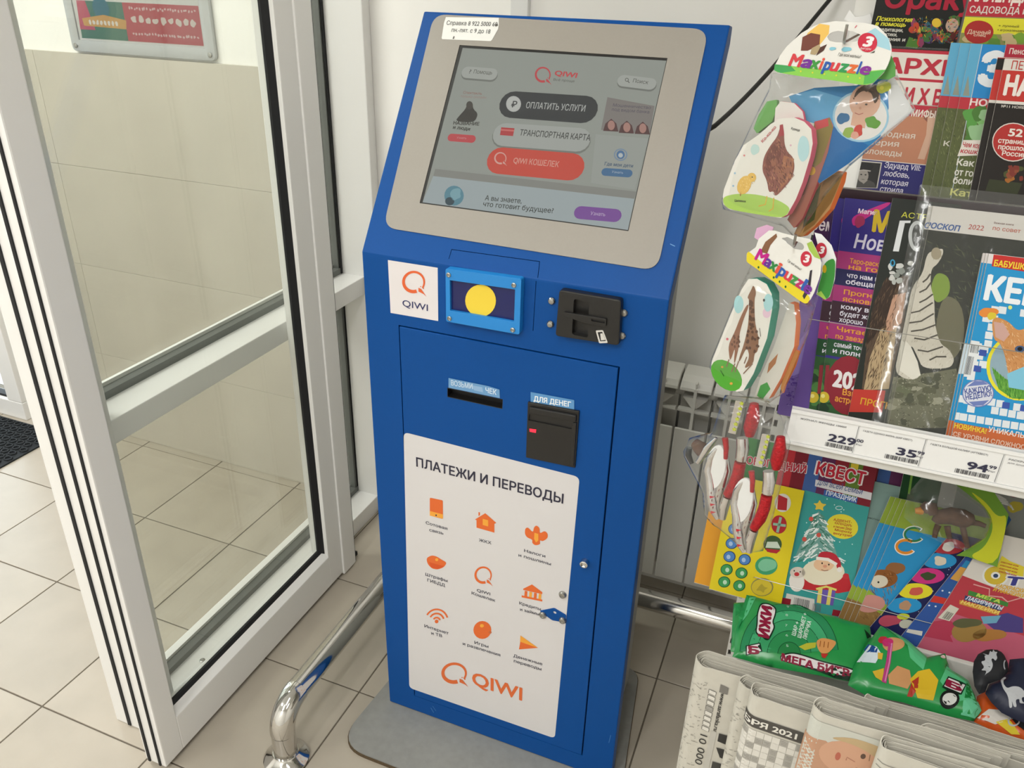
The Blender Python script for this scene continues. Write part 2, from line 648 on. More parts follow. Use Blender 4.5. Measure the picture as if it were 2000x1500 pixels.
    def bars(s, p0, p1, h, col, n=26, seed=3, lay=2):
        """bar code: upright strokes along p0-p1, height h"""
        rd = random.Random(seed)
        a, b = s._c(p0), s._c(p1)
        hh = h if s.m else np.linalg.norm(s._c((p0[0], p0[1] - h)) - a)
        d = (b - a); nn = np.array([-d[1], d[0]]); nn = nn / np.linalg.norm(nn) * hh
        V, Fc = [], []
        for k in range(n):
            t0 = (k + 0.1) / n; t1 = t0 + rd.choice((0.35, 0.55, 0.75)) / n
            i = len(V)
            V += [a + d * t0, a + d * t1, a + d * t1 + nn, a + d * t0 + nn]
            Fc.append((i, i + 1, i + 2, i + 3))
        s.items.append((np.array(V), Fc, lin(col), lay))

    def build(s, name, m, parent, maxedge=None, kind=None):
        V, Fc, Cc, Lz = [], [], [], []
        for v, f, c, lay in s.items:
            n = len(V)
            V += [tuple(p) for p in v]
            Lz += [lay] * len(v)
            Fc += [tuple(i + n for i in q) for q in f]
            Cc += [c] * len(f)
        me = bpy.data.meshes.new(name)
        me.from_pydata([(p[0], p[1], l) for p, l in zip(V, Lz)], [], Fc)
        bm = bmesh.new(); bm.from_mesh(me)
        cl = bm.loops.layers.float_color.new('Col')
        bm.faces.ensure_lookup_table()
        for fc, c in zip(bm.faces, Cc):
            for lp in fc.loops: lp[cl] = (*c, 1)
        if maxedge:
            bmesh.ops.triangulate(bm, faces=bm.faces)
            for _ in range(6):
                es = [e for e in bm.edges if e.calc_length() > maxedge]
                if not es: break
                bmesh.ops.subdivide_edges(bm, edges=es, cuts=1)
                bmesh.ops.triangulate(bm, faces=[q for q in bm.faces if len(q.verts) > 3])
        org = np.array(WL[parent.name])
        for vt in bm.verts:
            vt.co = Vector(s.s.P(vt.co.x, vt.co.y, s.off + vt.co.z * LAY) - org)
        bm.normal_update()
        for fc in list(bm.faces):
            if fc.normal.dot(Vector(s.s.n)) < 0: fc.normal_flip()
        bm.to_mesh(me); bm.free()
        me.materials.append(MATS[m])
        o = bpy.data.objects.new(name, me)
        link(o, parent, org)
        if kind: o['kind'] = kind
        return o


def pillow(surf, outline, thick, edge=0.02, wrinkle=0.0, seed=1, res=0.008, back=0.35):
    """stuffed bag: outline in surface metres; returns geometry and its height function"""
    Q = np.array(outline, float)
    A, B = Q, np.roll(Q, -1, 0)

    def dist(u, v):
        p = np.array([u, v]); d = B - A
        t = np.clip(((p - A) * d).sum(1) / ((d * d).sum(1) + 1e-12), 0, 1)
        return np.sqrt(((A + d * t[:, None] - p) ** 2).sum(1)).min()
    rd = random.Random(seed)
    waves = [(rd.uniform(-130, 130), rd.uniform(-130, 130), rd.uniform(0, 6.28)) for _ in range(5)]

    def hgt(u, v):
        k = min(1.0, dist(u, v) / edge)
        s_ = math.sqrt(max(0.0, 1 - (1 - k) ** 2))
        wv = sum(math.sin(a * u + b * v + c) for a, b, c in waves) / 5.0
        return thick * s_ + wrinkle * wv * min(1.0, k * 3)
    bm = bmesh.new()
    vs_ = [bm.verts.new((p[0], p[1], 0)) for p in Q]
    bm.faces.new(vs_)
    bmesh.ops.triangulate(bm, faces=bm.faces)
    for _ in range(7):
        es = [e for e in bm.edges if e.calc_length() > res]
        if not es: break
        bmesh.ops.subdivide_edges(bm, edges=es, cuts=1)
        bmesh.ops.triangulate(bm, faces=[q for q in bm.faces if len(q.verts) > 3])
    bm.verts.ensure_lookup_table(); bm.verts.index_update()
    pts = [(v.co.x, v.co.y, v.is_boundary) for v in bm.verts]
    fc = [tuple(v.index for v in f.verts) for f in bm.faces]
    bm.free()
    n = len(pts)
    hs = [0.0 if b else hgt(u, v) for u, v, b in pts]
    V = [surf.O + surf.e1 * p[0] + surf.e2 * p[1] + surf.n * h for p, h in zip(pts, hs)]
    V += [surf.O + surf.e1 * p[0] + surf.e2 * p[1] - surf.n * h * back for p, h in zip(pts, hs)]
    bidx = [n + i if not pts[i][2] else i for i in range(n)]
    Fc = fc + [tuple(bidx[i] for i in reversed(f)) for f in fc]
    return (V, Fc), hgt

# ------------------------------------------------------------------ the room
WY = 1.866                                    # face of the wall behind the kiosk
RX0, RX1, RY0 = -4.2, 2.4, -2.6
TS = 0.33
TX0, TY0 = -0.1685, 0.5056                    # a corner of the tile grid

fl = mk('floor', box(RX0, RX1, RY0, WY + 0.1, -0.06, -0.0022), 'grout', kind='structure')
base_tile = mk('tile', box(-TS / 2 + .0018, TS / 2 - .0018, -TS / 2 + .0018, TS / 2 - .0018, -0.006, 0.0), 'floor_tile', fl, bev=0.0008, seg=1)
tile_me = base_tile.data
bpy.data.objects.remove(base_tile, do_unlink=True)
tile_me.transform(Matrix.Translation(Vector(WL['floor'])))
i0, i1 = math.floor((RX0 - TX0) / TS), math.ceil((RX1 - TX0) / TS)
j0, j1 = math.floor((RY0 - TY0) / TS), math.ceil((WY - TY0) / TS)
for i in range(i0, i1):
    for j in range(j0, j1):
        xa, xb = max(TX0 + i * TS, RX0), min(TX0 + (i + 1) * TS, RX1)
        ya, yb = max(TY0 + j * TS, RY0), min(TY0 + (j + 1) * TS, WY)
        if xb - xa < .02 or yb - ya < .02: continue
        o = bpy.data.objects.new('tile', tile_me)
        link(o, fl, ((xa + xb) / 2, (ya + yb) / 2, 0))
        o.scale = ((xb - xa) / TS, (yb - ya) / TS, 1)

mk('ceiling', box(RX0, RX1, RY0, WY + 0.1, CEIL, CEIL + 0.1), 'ceiling_paint', kind='structure')
wb = mk('wall_back', join(box(-2.66, RX1, WY, WY + 0.12, 0, CEIL), box(RX0, -2.66, WY, WY + 0.12, 2.25, CEIL)), 'wall_paint', kind='structure')
mk('wall_right', box(RX1, RX1 + 0.1, RY0, WY + .12, 0, CEIL), 'wall_paint', kind='structure')
mk('wall_left', box(RX0 - 0.1, RX0, RY0, WY + .12, 0, CEIL), 'wall_paint', kind='structure')
mk('wall_front', box(RX0, RX1, RY0 - 0.1, RY0, 0, CEIL), 'wall_paint', kind='structure')
# beige tiles on the lobby part of the back wall, up to about 1.33 m
zr = [0.0, 0.329, 0.662, 0.995, 1.330]
xr = [-2.655, -2.29, -1.30]
for a in range(2):
    for b in range(4):
        mk('wall_tile', box(xr[a] + .0004, xr[a + 1] - .0004, WY - 0.009, WY + .001, zr[b] + .0004, zr[b + 1] - .0004), 'wall_tile', wb, bev=.0006, seg=1)

# ground and daylight outside the entrance
gr = mk('ground', box(-14, 6, WY + 0.13, 16, -0.16, -0.06), 'snow', kind='structure')
# outer door of the lobby
d2 = thing('door_2', 'white framed glass outer door with snow behind it', 'door', (-3.43, 1.80, 0.0))
tag(d2, kind='structure')
mk('bottom_rail', box(-4.19, -2.68, 1.785, 1.845, 0.0, 0.075), 'white_pvc', d2, bev=.004)
mk('top_rail', box(-4.19, -2.68, 1.785, 1.845, 2.16, 2.25), 'white_pvc', d2, bev=.004)
mk('stile', box(-2.755, -2.68, 1.785, 1.845, 0.075, 2.16), 'white_pvc', d2, bev=.004)
mk('stile', box(-4.19, -4.11, 1.785, 1.845, 0.075, 2.16), 'white_pvc', d2, bev=.004)
mk('gasket', join(box(-4.11, -2.755, 1.800, 1.83, 0.075, 0.085), box(-2.767, -2.755, 1.80, 1.83, .085, 2.16)), 'black_rubber', d2)
mk('pane', box(-4.11, -2.755, 1.812, 1.820, 0.078, 2.16), 'glass', d2)

# ------------------------------------------------------------------ fixed glazed partition between shop and lobby
XF = -1.164                                   # its shop-side face
w1 = thing('window_1', 'white fixed glazed partition with a middle rail beside the lobby', 'window', (-1.23, 1.37, 0.0))
tag(w1, kind='structure')
mk('sill', box(-1.300, XF, 0.93, 1.832, 0.0, 0.058), 'white_pvc', w1, bev=.003)
mk('middle_rail', box(-1.300, XF, 0.93, 1.832, 0.749, 0.800), 'white_pvc', w1, bev=.003)
mk('stile', box(-1.300, XF, 0.875, 0.932, 0.0, 2.30), 'white_pvc', w1, bev=.003)
mk('jamb', box(-1.300, -1.125, 1.830, WY - .001, 0.0, 2.40), 'white_pvc', w1, bev=.003)
mk('top_rail', box(-1.300, XF, 0.875, 1.832, 2.30, 2.40), 'white_pvc', w1, bev=.003)
for za, zb in ((0.058, 0.749), (0.800, 2.30)):
    mk('pane', box(-1.254, -1.248, 0.932, 1.830, za, zb), 'glass', w1)
    mk('gasket', join(box(-1.262, -1.236, .932, 1.830, za, za + .016), box(-1.262, -1.236, .932, .944, za + .016, zb), box(-1.262, -1.240, 1.818, 1.830, za + .016, zb)), 'grey_seal', w1)
    mk('glazing_bead', box(-1.266, -1.258, .944, 1.82, za + .016, za + .024), 'white_pvc', w1)
mk('seal', join(box(-1.262, -1.236, 1.8285, 1.8305, .058, .749), box(-1.238, -1.234, 1.822, 1.829, .80, 2.3)), 'black_rubber', w1)
mk('screw', lathe(on_z((395, 1290), .058), (0, 0, 1), [(0, .007), (.0012, .007), (.002, .004), (.0012, .003)], 12), 'steel', w1)
# stripes on the near edge of the partition
mk('brush_seal', join(box(-1.188, -1.180, .872, .876, 0.004, 2.3), box(-1.262, -1.254, .872, .876, 0.004, 2.3)), 'black_rubber', w1)

# ------------------------------------------------------------------ sliding door leaf
XL0, XL1 = -1.150, -1.095
d1 = thing('door_1', 'white sliding door leaf with black gasket around its glass', 'door', (-1.12, 1.2, 0.0))
tag(d1, kind='structure')
mk('stile', box(XL0, XL1, 0.815, 0.868, 0.012, 2.30), 'white_pvc', d1, bev=.003)
mk('stile', box(XL0, XL1, 1.450, 1.520, 0.012, 2.30), 'white_pvc', d1, bev=.003)
mk('edge_profile', box(XL0 - .01, XL1 + .005, 1.512, 1.573, 0.006, 2.30), 'white_pvc', d1, bev=.003)
mk('bottom_rail', box(XL0, XL1, 0.866, 1.452, 0.012, 0.112), 'white_pvc', d1, bev=.003)
mk('glazing_bead', prism([(XL1 - .0005, .868, .112), (XL1 - .0005, 1.450, .112), (XL1 - .018, 1.450, .128), (XL1 - .018, .868, .128)], (-.004, 0, -.004)), 'white_pvc', d1)
mk('top_rail', box(XL0, XL1, 0.866, 1.452, 2.20, 2.30), 'white_pvc', d1, bev=.003)
g = [(-1.104, .866, .112), (-1.104, 1.452, .112), (-1.104, 1.452, 2.20), (-1.104, .866, 2.20)]
gi = [(-1.116, .878, .136), (-1.116, 1.437, .136), (-1.116, 1.437, 2.185), (-1.116, .878, 2.185)]
mk('gasket', ring_prism(g, gi, (-.006, 0, 0)), 'black_rubber', d1)
mk('pane', box(-1.128, -1.120, .868, 1.450, .115, 2.20), 'glass', d1)
mk('brush_seal', join(box(-1.112, -1.107, .812, .816, .014, 2.3), box(-1.142, -1.136, .812, .816, .014, 2.3)), 'black_rubber', d1)
mk('brush_seal', join(box(XL0 - .008, XL0 - .002, 1.572, 1.576, .01, 2.3), box(XL1 - .002, XL1 + .003, 1.572, 1.576, .01, 2.3)), 'black_rubber', d1)
mk('floor_guide', box(-1.120, -1.108, .83, 1.61, 0.0, 0.0125), 'black_rubber', d1)

# vertical cable duct on the wall
dk = mk('cable_duct', box(-.748, -.706, WY - .018, WY + .001, .9, 2.9), 'white_plastic', bev=.002)
tag(dk, 'pale plastic cable duct running up the wall behind the kiosk', 'cable duct')

# entrance mat
mt = thing('entrance_mat', 'black honeycomb rubber mat in front of the outer door', 'mat', (-3.3, 1.1, 0.0))
mk('base', box(-4.15, -2.475, .55, 1.765, .0, .006), 'mat_black', mt)
hv = []
for a in range(0, 46):
    for b in range(0, 30):
        x = -2.495 - a * .036 - (b % 2) * .018; y = 1.745 - b * .031
        if x < -4.13: continue
        r = .0105; ri = .0072
        o6 = [(x + r * 1.55 * math.cos(t), y + r * 1.3 * math.sin(t), .006) for t in np.arange(6) * math.pi / 3]
        i6 = [(x + ri * 1.55 * math.cos(t), y + ri * 1.3 * math.sin(t), .006) for t in np.arange(6) * math.pi / 3]
        hv.append(ring_prism(o6, i6, (0, 0, .006)))
mk('honeycomb', join(*hv), 'mat_black', mt, kind='stuff')

# poster frame on the lobby wall
PF = Surf((0, WY - .014, 0), (1, 0, 0), (0, 0, 1))
pf = thing('poster_frame', 'silver snap frame holding a red and green poster on the lobby wall', 'poster', (-1.86, WY - .01, 1.335))
o4 = [(-2.12, WY - .012, 1.335), (-1.605, WY - .012, 1.335), (-1.605, WY - .012, 1.71), (-2.12, WY - .012, 1.71)]
i4 = [(-2.088, WY - .012, 1.367), (-1.637, WY - .012, 1.367), (-1.637, WY - .012, 1.678), (-2.088, WY - .012, 1.678)]
mk('frame', ring_prism([PF.P(*q) for q in round_poly([(p[0], p[2]) for p in o4], .018, 5)], [PF.P(*q) for q in round_poly([(p[0], p[2]) for p in i4], .002, 5)], (0, .013, 0)), 'aluminium', pf, bev=.003, smooth=50)
mk('backing', box(-2.10, -1.625, WY - .009, WY - .004, 1.35, 1.69), 'white_plastic', pf)
for cx in (-2.104, -1.621):
    mk('corner_screw', lathe((cx, WY - .014, 1.351), (0, -1, 0), [(0, .007), (.003, .007), (.004, .004)], 12), 'steel', pf)
D = Decal(PF, -.0045, metres=True)
D.poly([(-2.085, 1.370), (-1.64, 1.370), (-1.64, 1.675), (-2.085, 1.675)], '#e9ece8')
D.poly([(-2.078, 1.372), (-1.642, 1.372), (-1.642, 1.470), (-2.072, 1.470)], '#c43346', 2)
D.poly([(-2.078, 1.372), (-1.905, 1.372), (-1.905, 1.470), (-2.072, 1.470)], '#2e7a63', 3)
D.poly([(-2.078, 1.395), (-2.02, 1.395), (-2.04, 1.470), (-2.072, 1.470)], '#d0496c', 4)
D.ell((-1.985, 1.452), .030, .030, '#24778a', 4)
D.poly([(-2.060, 1.405), (-1.905, 1.402), (-1.900, 1.425), (-1.980, 1.436), (-2.063, 1.424)], '#e0a94e', 5)
rq = random.Random(17)
for row, z, hh, n in ((0, 1.456, .004, 26), (1, 1.428, .011, 9), (2, 1.392, .004, 24)):      # lettering too far off to read: pale marks
    for k in range(n):
        x = -1.885 + (k + .5) * .232 / n
        D.ell((x + rq.uniform(-.002, .002), z + rq.uniform(-.002, .002)), .232 / n * .36, hh * rq.uniform(.6, 1), '#ecc9c9' if row != 1 else '#e8dcd4', 5, 8, wob=.35, seed=k + row * 40)
for k in range(8):
    D.ell((-2.035 + k * .014, 1.415), .005, .006, '#f4efe6', 6, 8, wob=.3, seed=k)
D.build('poster_print', 'print_gloss', pf)
mk('cover_sheet', box(-2.088, -1.637, WY - .0135, WY - .0125, 1.367, 1.678), 'acrylic', pf)

# ceiling luminaires
for i, (lx, ly, la, lb, pw) in enumerate(LAMPS):
    cl = thing('ceiling_lamp', 'long white ceiling luminaire over the ' + ('kiosk', 'shop floor by the sliding door', 'floor before the magazine rack', 'lobby by the poster', 'open lobby floor')[i], 'ceiling lamp', (lx, ly, CEIL), 'ceiling luminaires')
    mk('housing', box(lx - la / 2, lx + la / 2, ly - lb / 2, ly + lb / 2, CEIL - .05, CEIL), 'white_plastic', cl, bev=.004)
    mk('diffuser', box(lx - la / 2 + .02, lx + la / 2 - .02, ly - lb / 2 + .02, ly + lb / 2 - .02, CEIL - .058, CEIL - .049), 'lamp_white', cl)

# ------------------------------------------------------------------ radiator on the wall
YF = 1.722
rd_ = thing('radiator', 'white sectional aluminium radiator on the wall behind the chrome rail', 'radiator', (-.2, 1.79, .1))
pitch = .0795
for k in range(-4, 5):
    xa, xb = -.243 + k * pitch + .0025, -.243 + (k + 1) * pitch - .0025
    xm = (xa + xb) / 2
    prof = [(YF + .002, .692), (YF + .004, .700), (YF + .014, .712), (YF + .035, .722), (YF + .085, .726), (YF + .085, .716), (YF + .035, .712), (YF + .012, .692)]
    sec = mk('section', join(
        prism([(xa, y, z) for y, z in prof], (xb - xa, 0, 0)),
        box(xa, xb, YF, YF + .007, .128, .590),                       # front plate
        box(xm - .003, xm + .003, YF + .004, YF + .085, .13, .715),   # central fin
        box(xa, xb, YF + .062, YF + .085, .128, .716)), 'radiator_white', rd_, bev=.0018, seg=1)
    mk('cross_rib', join(box(xa, xb, YF + .004, YF + .02, .636, .642), box(xm - .0035, xm + .0035, YF + .002, YF + .03, .585, .70)), 'radiator_white', sec)
    mk('deflector', prism([(xa + .008, YF + .012, .672), (xb - .008, YF + .012, .672), (xm + .006, YF + .012, .645), (xm - .006, YF + .012, .645)], (0, .02, .004)), 'radiator_white', sec)
    mk('inner_wall', box(xa + .001, xb - .001, YF + .045, YF + .061, .14, .71), 'radiator_white', sec)
for z in (.165, .675):
    mk('manifold', tube([(-.57, YF + .05, z), (.17, YF + .05, z)], .016), 'radiator_white', rd_)
for x in (-.42, .02):
    mk('wall_bracket', box(x, x + .02, YF + .08, WY, .66, .69), 'radiator_white', rd_)

# ------------------------------------------------------------------ chrome guard rail
gx, gy0, gz, gy1, gr_ = -.878, .944, .148, 1.600, .026
rail = thing('guard_rail', 'low chrome tube guard rail around the kiosk with a floor flange', 'guard rail', (gx, gy0, 0))
mk('flange', lathe((gx, gy0, 0), (0, 0, 1), [(0, .050), (.006, .050), (.012, .044), (.020, .030), (.024, .028)], 32), 'chrome', rail, smooth=40)
mk('post', tube([(gx, gy0, .012), (gx, gy0, .085)], gr_, 28), 'chrome', rail, smooth=40)
el = [(gx, gy0 + .062 - .062 * math.cos(t), .086 + .062 * math.sin(t)) for t in np.linspace(0, math.pi / 2, 14)]
mk('elbow', tube(el, gr_ + .0012, 28), 'chrome', rail, smooth=40)
mk('tube', tube([(gx, gy0 + .062, gz), (gx, gy1 - .062, gz)], gr_ - .0005, 28), 'chrome', rail, smooth=40)
el = [(gx + .062 - .062 * math.cos(t), gy1 - .062 + .062 * math.sin(t), gz) for t in np.linspace(0, math.pi / 2, 14)]
mk('elbow', tube(el, gr_ + .0012, 28), 'chrome', rail, smooth=40)
mk('tube', tube([(gx + .062, gy1, gz), (.75, gy1, gz)], gr_ - .0005, 28), 'chrome', rail, smooth=40)
mk('collar', tube([(-.32, gy1, gz), (-.272, gy1, gz)], gr_ + .0035, 28), 'chrome', rail, smooth=40)
mk('post', tube([(.75, gy1, .004), (.75, gy1, gz)], gr_, 24), 'chrome', rail, smooth=40)

# black cable from the wall to the back of the kiosk
c0, c3 = on_y((1680, -70), WY - .006), on_y((1396, 246), 1.47)
cm1, cm2 = on_y((1600, 18), 1.80), on_y((1500, 158), 1.66)
pts = [c0 * (1 - t) ** 3 + 3 * cm1 * t * (1 - t) ** 2 + 3 * cm2 * t * t * (1 - t) + c3 * t ** 3 for t in np.linspace(0, 1, 24)]
pts = [np.array([c0[0] + .05, WY - .005, 2.98]), np.array([c0[0] + .05, WY - .005, c0[2] + .12]), c0 + np.array([.03, 0, .05])] + pts + [c3 + np.array([-.03, -.03, -.02])]
tag(mk('power_cable', tube(pts, .0042, 10), 'cable_black', smooth=60), 'thin black cable slung from the wall to the back of the kiosk', 'cable')

# ------------------------------------------------------------------ payment kiosk
KX0, KX1, KY, KZ = -.7402, -.1960, 1.1602, 1.1227
KTY, KTZ = 1.4140, 1.4990
kiosk = thing('payment_kiosk', 'blue payment kiosk with a sloped grey framed touch screen', 'kiosk', (-.47, 1.30, 0))
K4, K5, K6 = crop(700, 0, .38), crop(680, 450, .38), crop(680, 930, .38)
SL = Surf((KX0, KY, 0), (1, 0, 0), (0, 0, 1))                                   # lower upright face
SU = Surf((KX0, KY, KZ), (1, 0, 0), (0, KTY - KY, KTZ - KZ))                    # sloped face

pr = [(KY, .013), (KY, KZ), (KTY, KTZ), (KTY + .030, KTZ - .003), (KTY + .030, KTZ - .03), (KY + .030, KZ - .012), (KY + .030, .013)]
panel = mk('front_panel', prism([(KX0, y, z) for y, z in pr], (KX1 - KX0, 0, 0)), 'kiosk_blue', kiosk, bev=.0025)
bp = [(KY + .025, .012), (KY + .025, KZ - .02), (KTY + .005, KTZ - .03), (1.450, KTZ - .055), (1.450, .012)]
mk('body', prism([(-.704, y, z) for y, z in bp], (.704 - .232, 0, 0)), 'kiosk_grey', kiosk, bev=.002)
SF = Surf((0, 0, 0), (1, 0, 0), (0, 1, 0))
bq = round_poly([(-.792, 1.012), (-.150, 1.012), (-.214, 1.492), (-.752, 1.492)], [.075, .06, .04, .04], 8)
mk('base_plate', prism([(p[0], p[1], .0115) for p in bq], (0, 0, -.009)), 'base_grey', kiosk)
mk('base_edge', prism([(p[0] * 1.0, p[1], .0085) for p in round_poly([(-.7935, 1.0105), (-.1485, 1.0105), (-.2125, 1.4935), (-.7535, 1.4935)], [.075, .06, .04, .04], 8)], (0, 0, -.0083)), 'base_rust', kiosk)

# door of the lower cabinet: a flush plate with a dark gap around it
dq = [SL.uv(K5(262, 482)), SL.uv(K5(1393, 686)), SL.uv((1143, 1462)), SL.uv((818, 1352))]
ul, ur = SL.uv(K5(262, 560))[0], SL.uv(K5(1391, 760))[0]
zt, zb = SL.uv(K5(800, 588))[1], .062
outer = [(ul, zt), (ur, zt), (ur, zb), (ul, zb)]
inner = [(ul + .0025, zt - .0025), (ur - .0025, zt - .0025), (ur - .0025, zb + .0025), (ul + .0025, zb + .0025)]
door = mk('door', prism([SL.P(*p, .0018) for p in inner], SL.n * -.0018), 'kiosk_blue', kiosk, bev=.0008, seg=1)
cut(panel, ring_prism([SL.P(*p, .004) for p in outer], [SL.P(*p, .004) for p in inner], SL.n * -.018))      # the gap around the door
DO = .0018                                                                       # door face offset
# joint around the small hatch above the reader: narrow grooves cut into the panel
def groove(S, pts, wd):
    P = [S.uv(p) for p in pts]
    for a, b in zip(P, P[1:]):
        d = (b - a) / np.linalg.norm(b - a); n_ = np.array([-d[1], d[0]]) * wd / 2; e = d * wd * .45
        cut(panel, prism([S.P(*(a - e - n_), .003), S.P(*(b + e - n_), .003), S.P(*(b + e + n_), .003), S.P(*(a - e + n_), .003)], S.n * -.009))
groove(SU, K5((518, 145), (532, 98), (984, 160), (975, 242)), .0011)
groove(SL, K5((966, 262), (950, 515)), .0011)
D, D2 = Decal(SL, .0002), Decal(SU, .0002)
D.poly(K6((412, 1140), (430, 1150), (456, 1152), (452, 1157), (428, 1156)), '#49a86a', 2)
D.line(K6((425, 1190), (440, 1215)), .9, '#4f82bd', 2); D.line(K6((435, 1182), (452, 1206)), .7, '#4f82bd', 2)
D.line(K6((1340, 1370), (1350, 1330)), .9, '#3f78bb', 2); D.line(K6((1200, 1340), (1195, 1380)), .7, '#3f78bb', 2)
D.build('scuff', 'print_paper', kiosk, kind='stuff')
D2.line(K5((1655, 70), (1680, 82)), 1.4, '#6fa6d8', 2)
D2.build('scuff', 'print_paper', kiosk, kind='stuff')

# screen surround
BO = .002
oc = [SU.uv(p, BO) for p in K4((388, 72), (1800, 150), (1536, 1392), (128, 1168))]
ic = [SU.uv(p, BO) for p in K4((520, 231), (1589, 298), (1388, 1188), (314, 1044))]
bz = ring_prism([SU.P(*p, BO) for p in round_poly(oc, .026, 8)], [SU.P(*p, BO) for p in round_poly(ic, .001, 8)], SU.n * -.002)
bezel = mk('screen_surround', bz, 'bezel_grey', kiosk)
# dark well and the recessed screen (front of the recess kept just above the panel)
mk('screen_well', prism([SU.P(*(np.array(p) + np.array(d) * .0004), .0012) for p, d in zip(ic, ((-1, 1), (1, 1), (1, -1), (-1, -1)))], SU.n * -.0005), 'black_plastic', kiosk)
SO = .0014
D = Decal(SU, SO)
scr = K4((536, 246), (1583, 312), (1385, 1182), (330, 1040))
D.poly(scr, '#a3a89f', 0)
D.poly(K4((385, 905), (1418, 1022), (1385, 1182), (330, 1040)), '#aebabb', 1)
D.poly(K4((395, 868), (1428, 985), (1418, 1022), (385, 905)), '#92938c', 1)
D.qiwi(K4(948, 385), 15.5, '#d4484f', 3)
D.text('QIWI', K4(1008, 387), K4(1120, 401), 9.5, '#d4484f', 3, .03)
D.text('Всё проще', K4(1002, 415), K4(1110, 424), 4.5, '#5a5753', 3)
# top buttons
for a, b, t, tx0, tx1 in ((K4(560, 372), K4(685, 382), 'Помощь', K4(592, 378), K4(686, 384)), (K4(1362, 415), K4(1500, 432), 'Поиск', K4(1410, 424), K4(1488, 434))):
    D.pill((a[0], a[1] + 3), (b[0], b[1] + 3), 23, '#7f827b', 1); D.pill(a, b, 22, '#b4b8b0', 2)
    D.text(t, tx0, tx1, 7.5, '#565650', 3)
D.text('?', K4(568, 378), K4(577, 379), 8, '#565650', 3)
D.ring(K4(1380, 411), 3.6, 3.6, 1.1, 1.1, '#565650', 3); D.line(K4((1386, 418), (1393, 427)), 1.3, '#565650', 3)
# main buttons
D.pill(K4(793, 538), K4(1158, 563), 51, '#34383b', 2)
D.ell(K4(798, 535), 14.6, 15.5, '#c9cbc5', 3); D.text('₽', K4(785, 552), K4(812, 553), 12, '#3a3d3f', 4, .02)
D.text('ОПЛАТИТЬ УСЛУГИ', K4(860, 556), K4(1163, 574), 12, '#c3c5c0', 3, .01)
D.pill(K4(750, 698), K4(1128, 727), 47, '#82857d', 1); D.pill(K4(750, 692), K4(1130, 719), 44, '#b3b7b0', 2)
D.poly(K4((735, 655), (803, 660), (795, 700), (728, 695)), '#c23e42', 3); D.poly(K4((733, 664), (802, 669), (800, 677), (731, 672)), '#e07a74', 4)
D.text('ТРАНСПОРТНАЯ КАРТА', K4(828, 696), K4(1190, 724), 11.5, '#3c3d3b', 3, .01)
D.pill(K4(728, 826), K4(1090, 858), 51, '#dc4f3f', 2)
D.qiwi(K4(730, 814), 12, '#e9b3a6', 3)
D.text('QIWI КОШЕЛЕК', K4(795, 838), K4(1028, 860), 11, '#efb09f', 3, .01)
# left advert
D.text('Спектакль', K4(538, 482), K4(634, 488), 5, '#a06a60', 3); D.text('только онлайн', K4(524, 501), K4(656, 508), 5, '#a88c84', 3)
D.poly(K4((552, 560), (562, 528), (575, 520), (588, 532), (590, 560), (616, 585), (600, 625), (560, 630), (498, 622), (520, 595)), '#3a3834', 3)
D.ell(K4(572, 542), 6.5, 8, '#4a4640', 4)
D.text('НАЗВАНИЕ', K4(488, 640), K4(620, 646), 6.5, '#3f3c38', 3, .03); D.text('и люди', K4(486, 662), K4(572, 672), 6.5, '#3f3c38', 3, .03)
D.pill(K4(478, 707), K4(584, 715), 14.5, '#cf4b52', 2)
D.text('Узнать', K4(505, 713), K4(555, 716), 4, '#e2a3a3', 3)
# right advert
D.poly(K4((1280, 500), (1522, 545), (1497, 690), (1247, 668)), '#8c8681', 1)
D.text('Мошенничество', K4(1308, 548), K4(1502, 562), 6, '#5e5a66', 3); D.text('под видом банка', K4(1302, 570), K4(1494, 584), 6, '#5e5a66', 3)
for cx, cy in ((1300, 645), (1380, 655), (1462, 660)):
    D.poly(K4((cx - 42, cy + 28), (cx - 30, cy - 10), (cx, cy - 34), (cx + 26, cy - 10), (cx + 36, cy + 32)), '#5c3c3c', 2)
    D.ell(K4(cx, cy), 7, 9.5, '#b98c80', 3)
D.poly(K4((1220, 690), (1490, 712), (1420, 975), (1195, 940)), '#a9aea6', 1)
D.ring(K4(1348, 796), 13, 12, 2, 2, '#7d97b4', 3); D.ell(K4(1348, 796), 8, 8.5, '#4f7aa8', 3); D.ell(K4(1348, 799), 4.5, 4.5, '#c7cfd0', 4)
D.text('Где мои дети', K4(1265, 850), K4(1410, 862), 6.5, '#48607c', 3, .02)
D.pill(K4(1270, 884), K4(1388, 892), 15, '#47759f', 2); D.text('Узнать', K4(1302, 889), K4(1360, 894), 4.5, '#b9cad6', 3)
# bottom banner
D.ell(K4(492, 1006), 19, 19.5, '#5f93a3', 2); D.ell(K4(500, 998), 11, 11, '#84b3bd', 3, 9, wob=.3, seed=4); D.ell(K4(470, 1035), 9, 8, '#2f4a55', 3)
D.text('А вы знаете,', K4(650, 1029), K4(838, 1046), 9.5, '#3f4340', 3, .01); D.text('что готовит будущее?', K4(640, 1060), K4(1000, 1096), 9.5, '#3f4340', 3, .01)
D.pill(K4(1142, 1093), K4(1318, 1108), 25, '#8450a5', 2); D.text('Узнать', K4(1192, 1105), K4(1268, 1112), 7, '#d8c3e2', 3)
D.build('screen', 'screen_glass', kiosk)

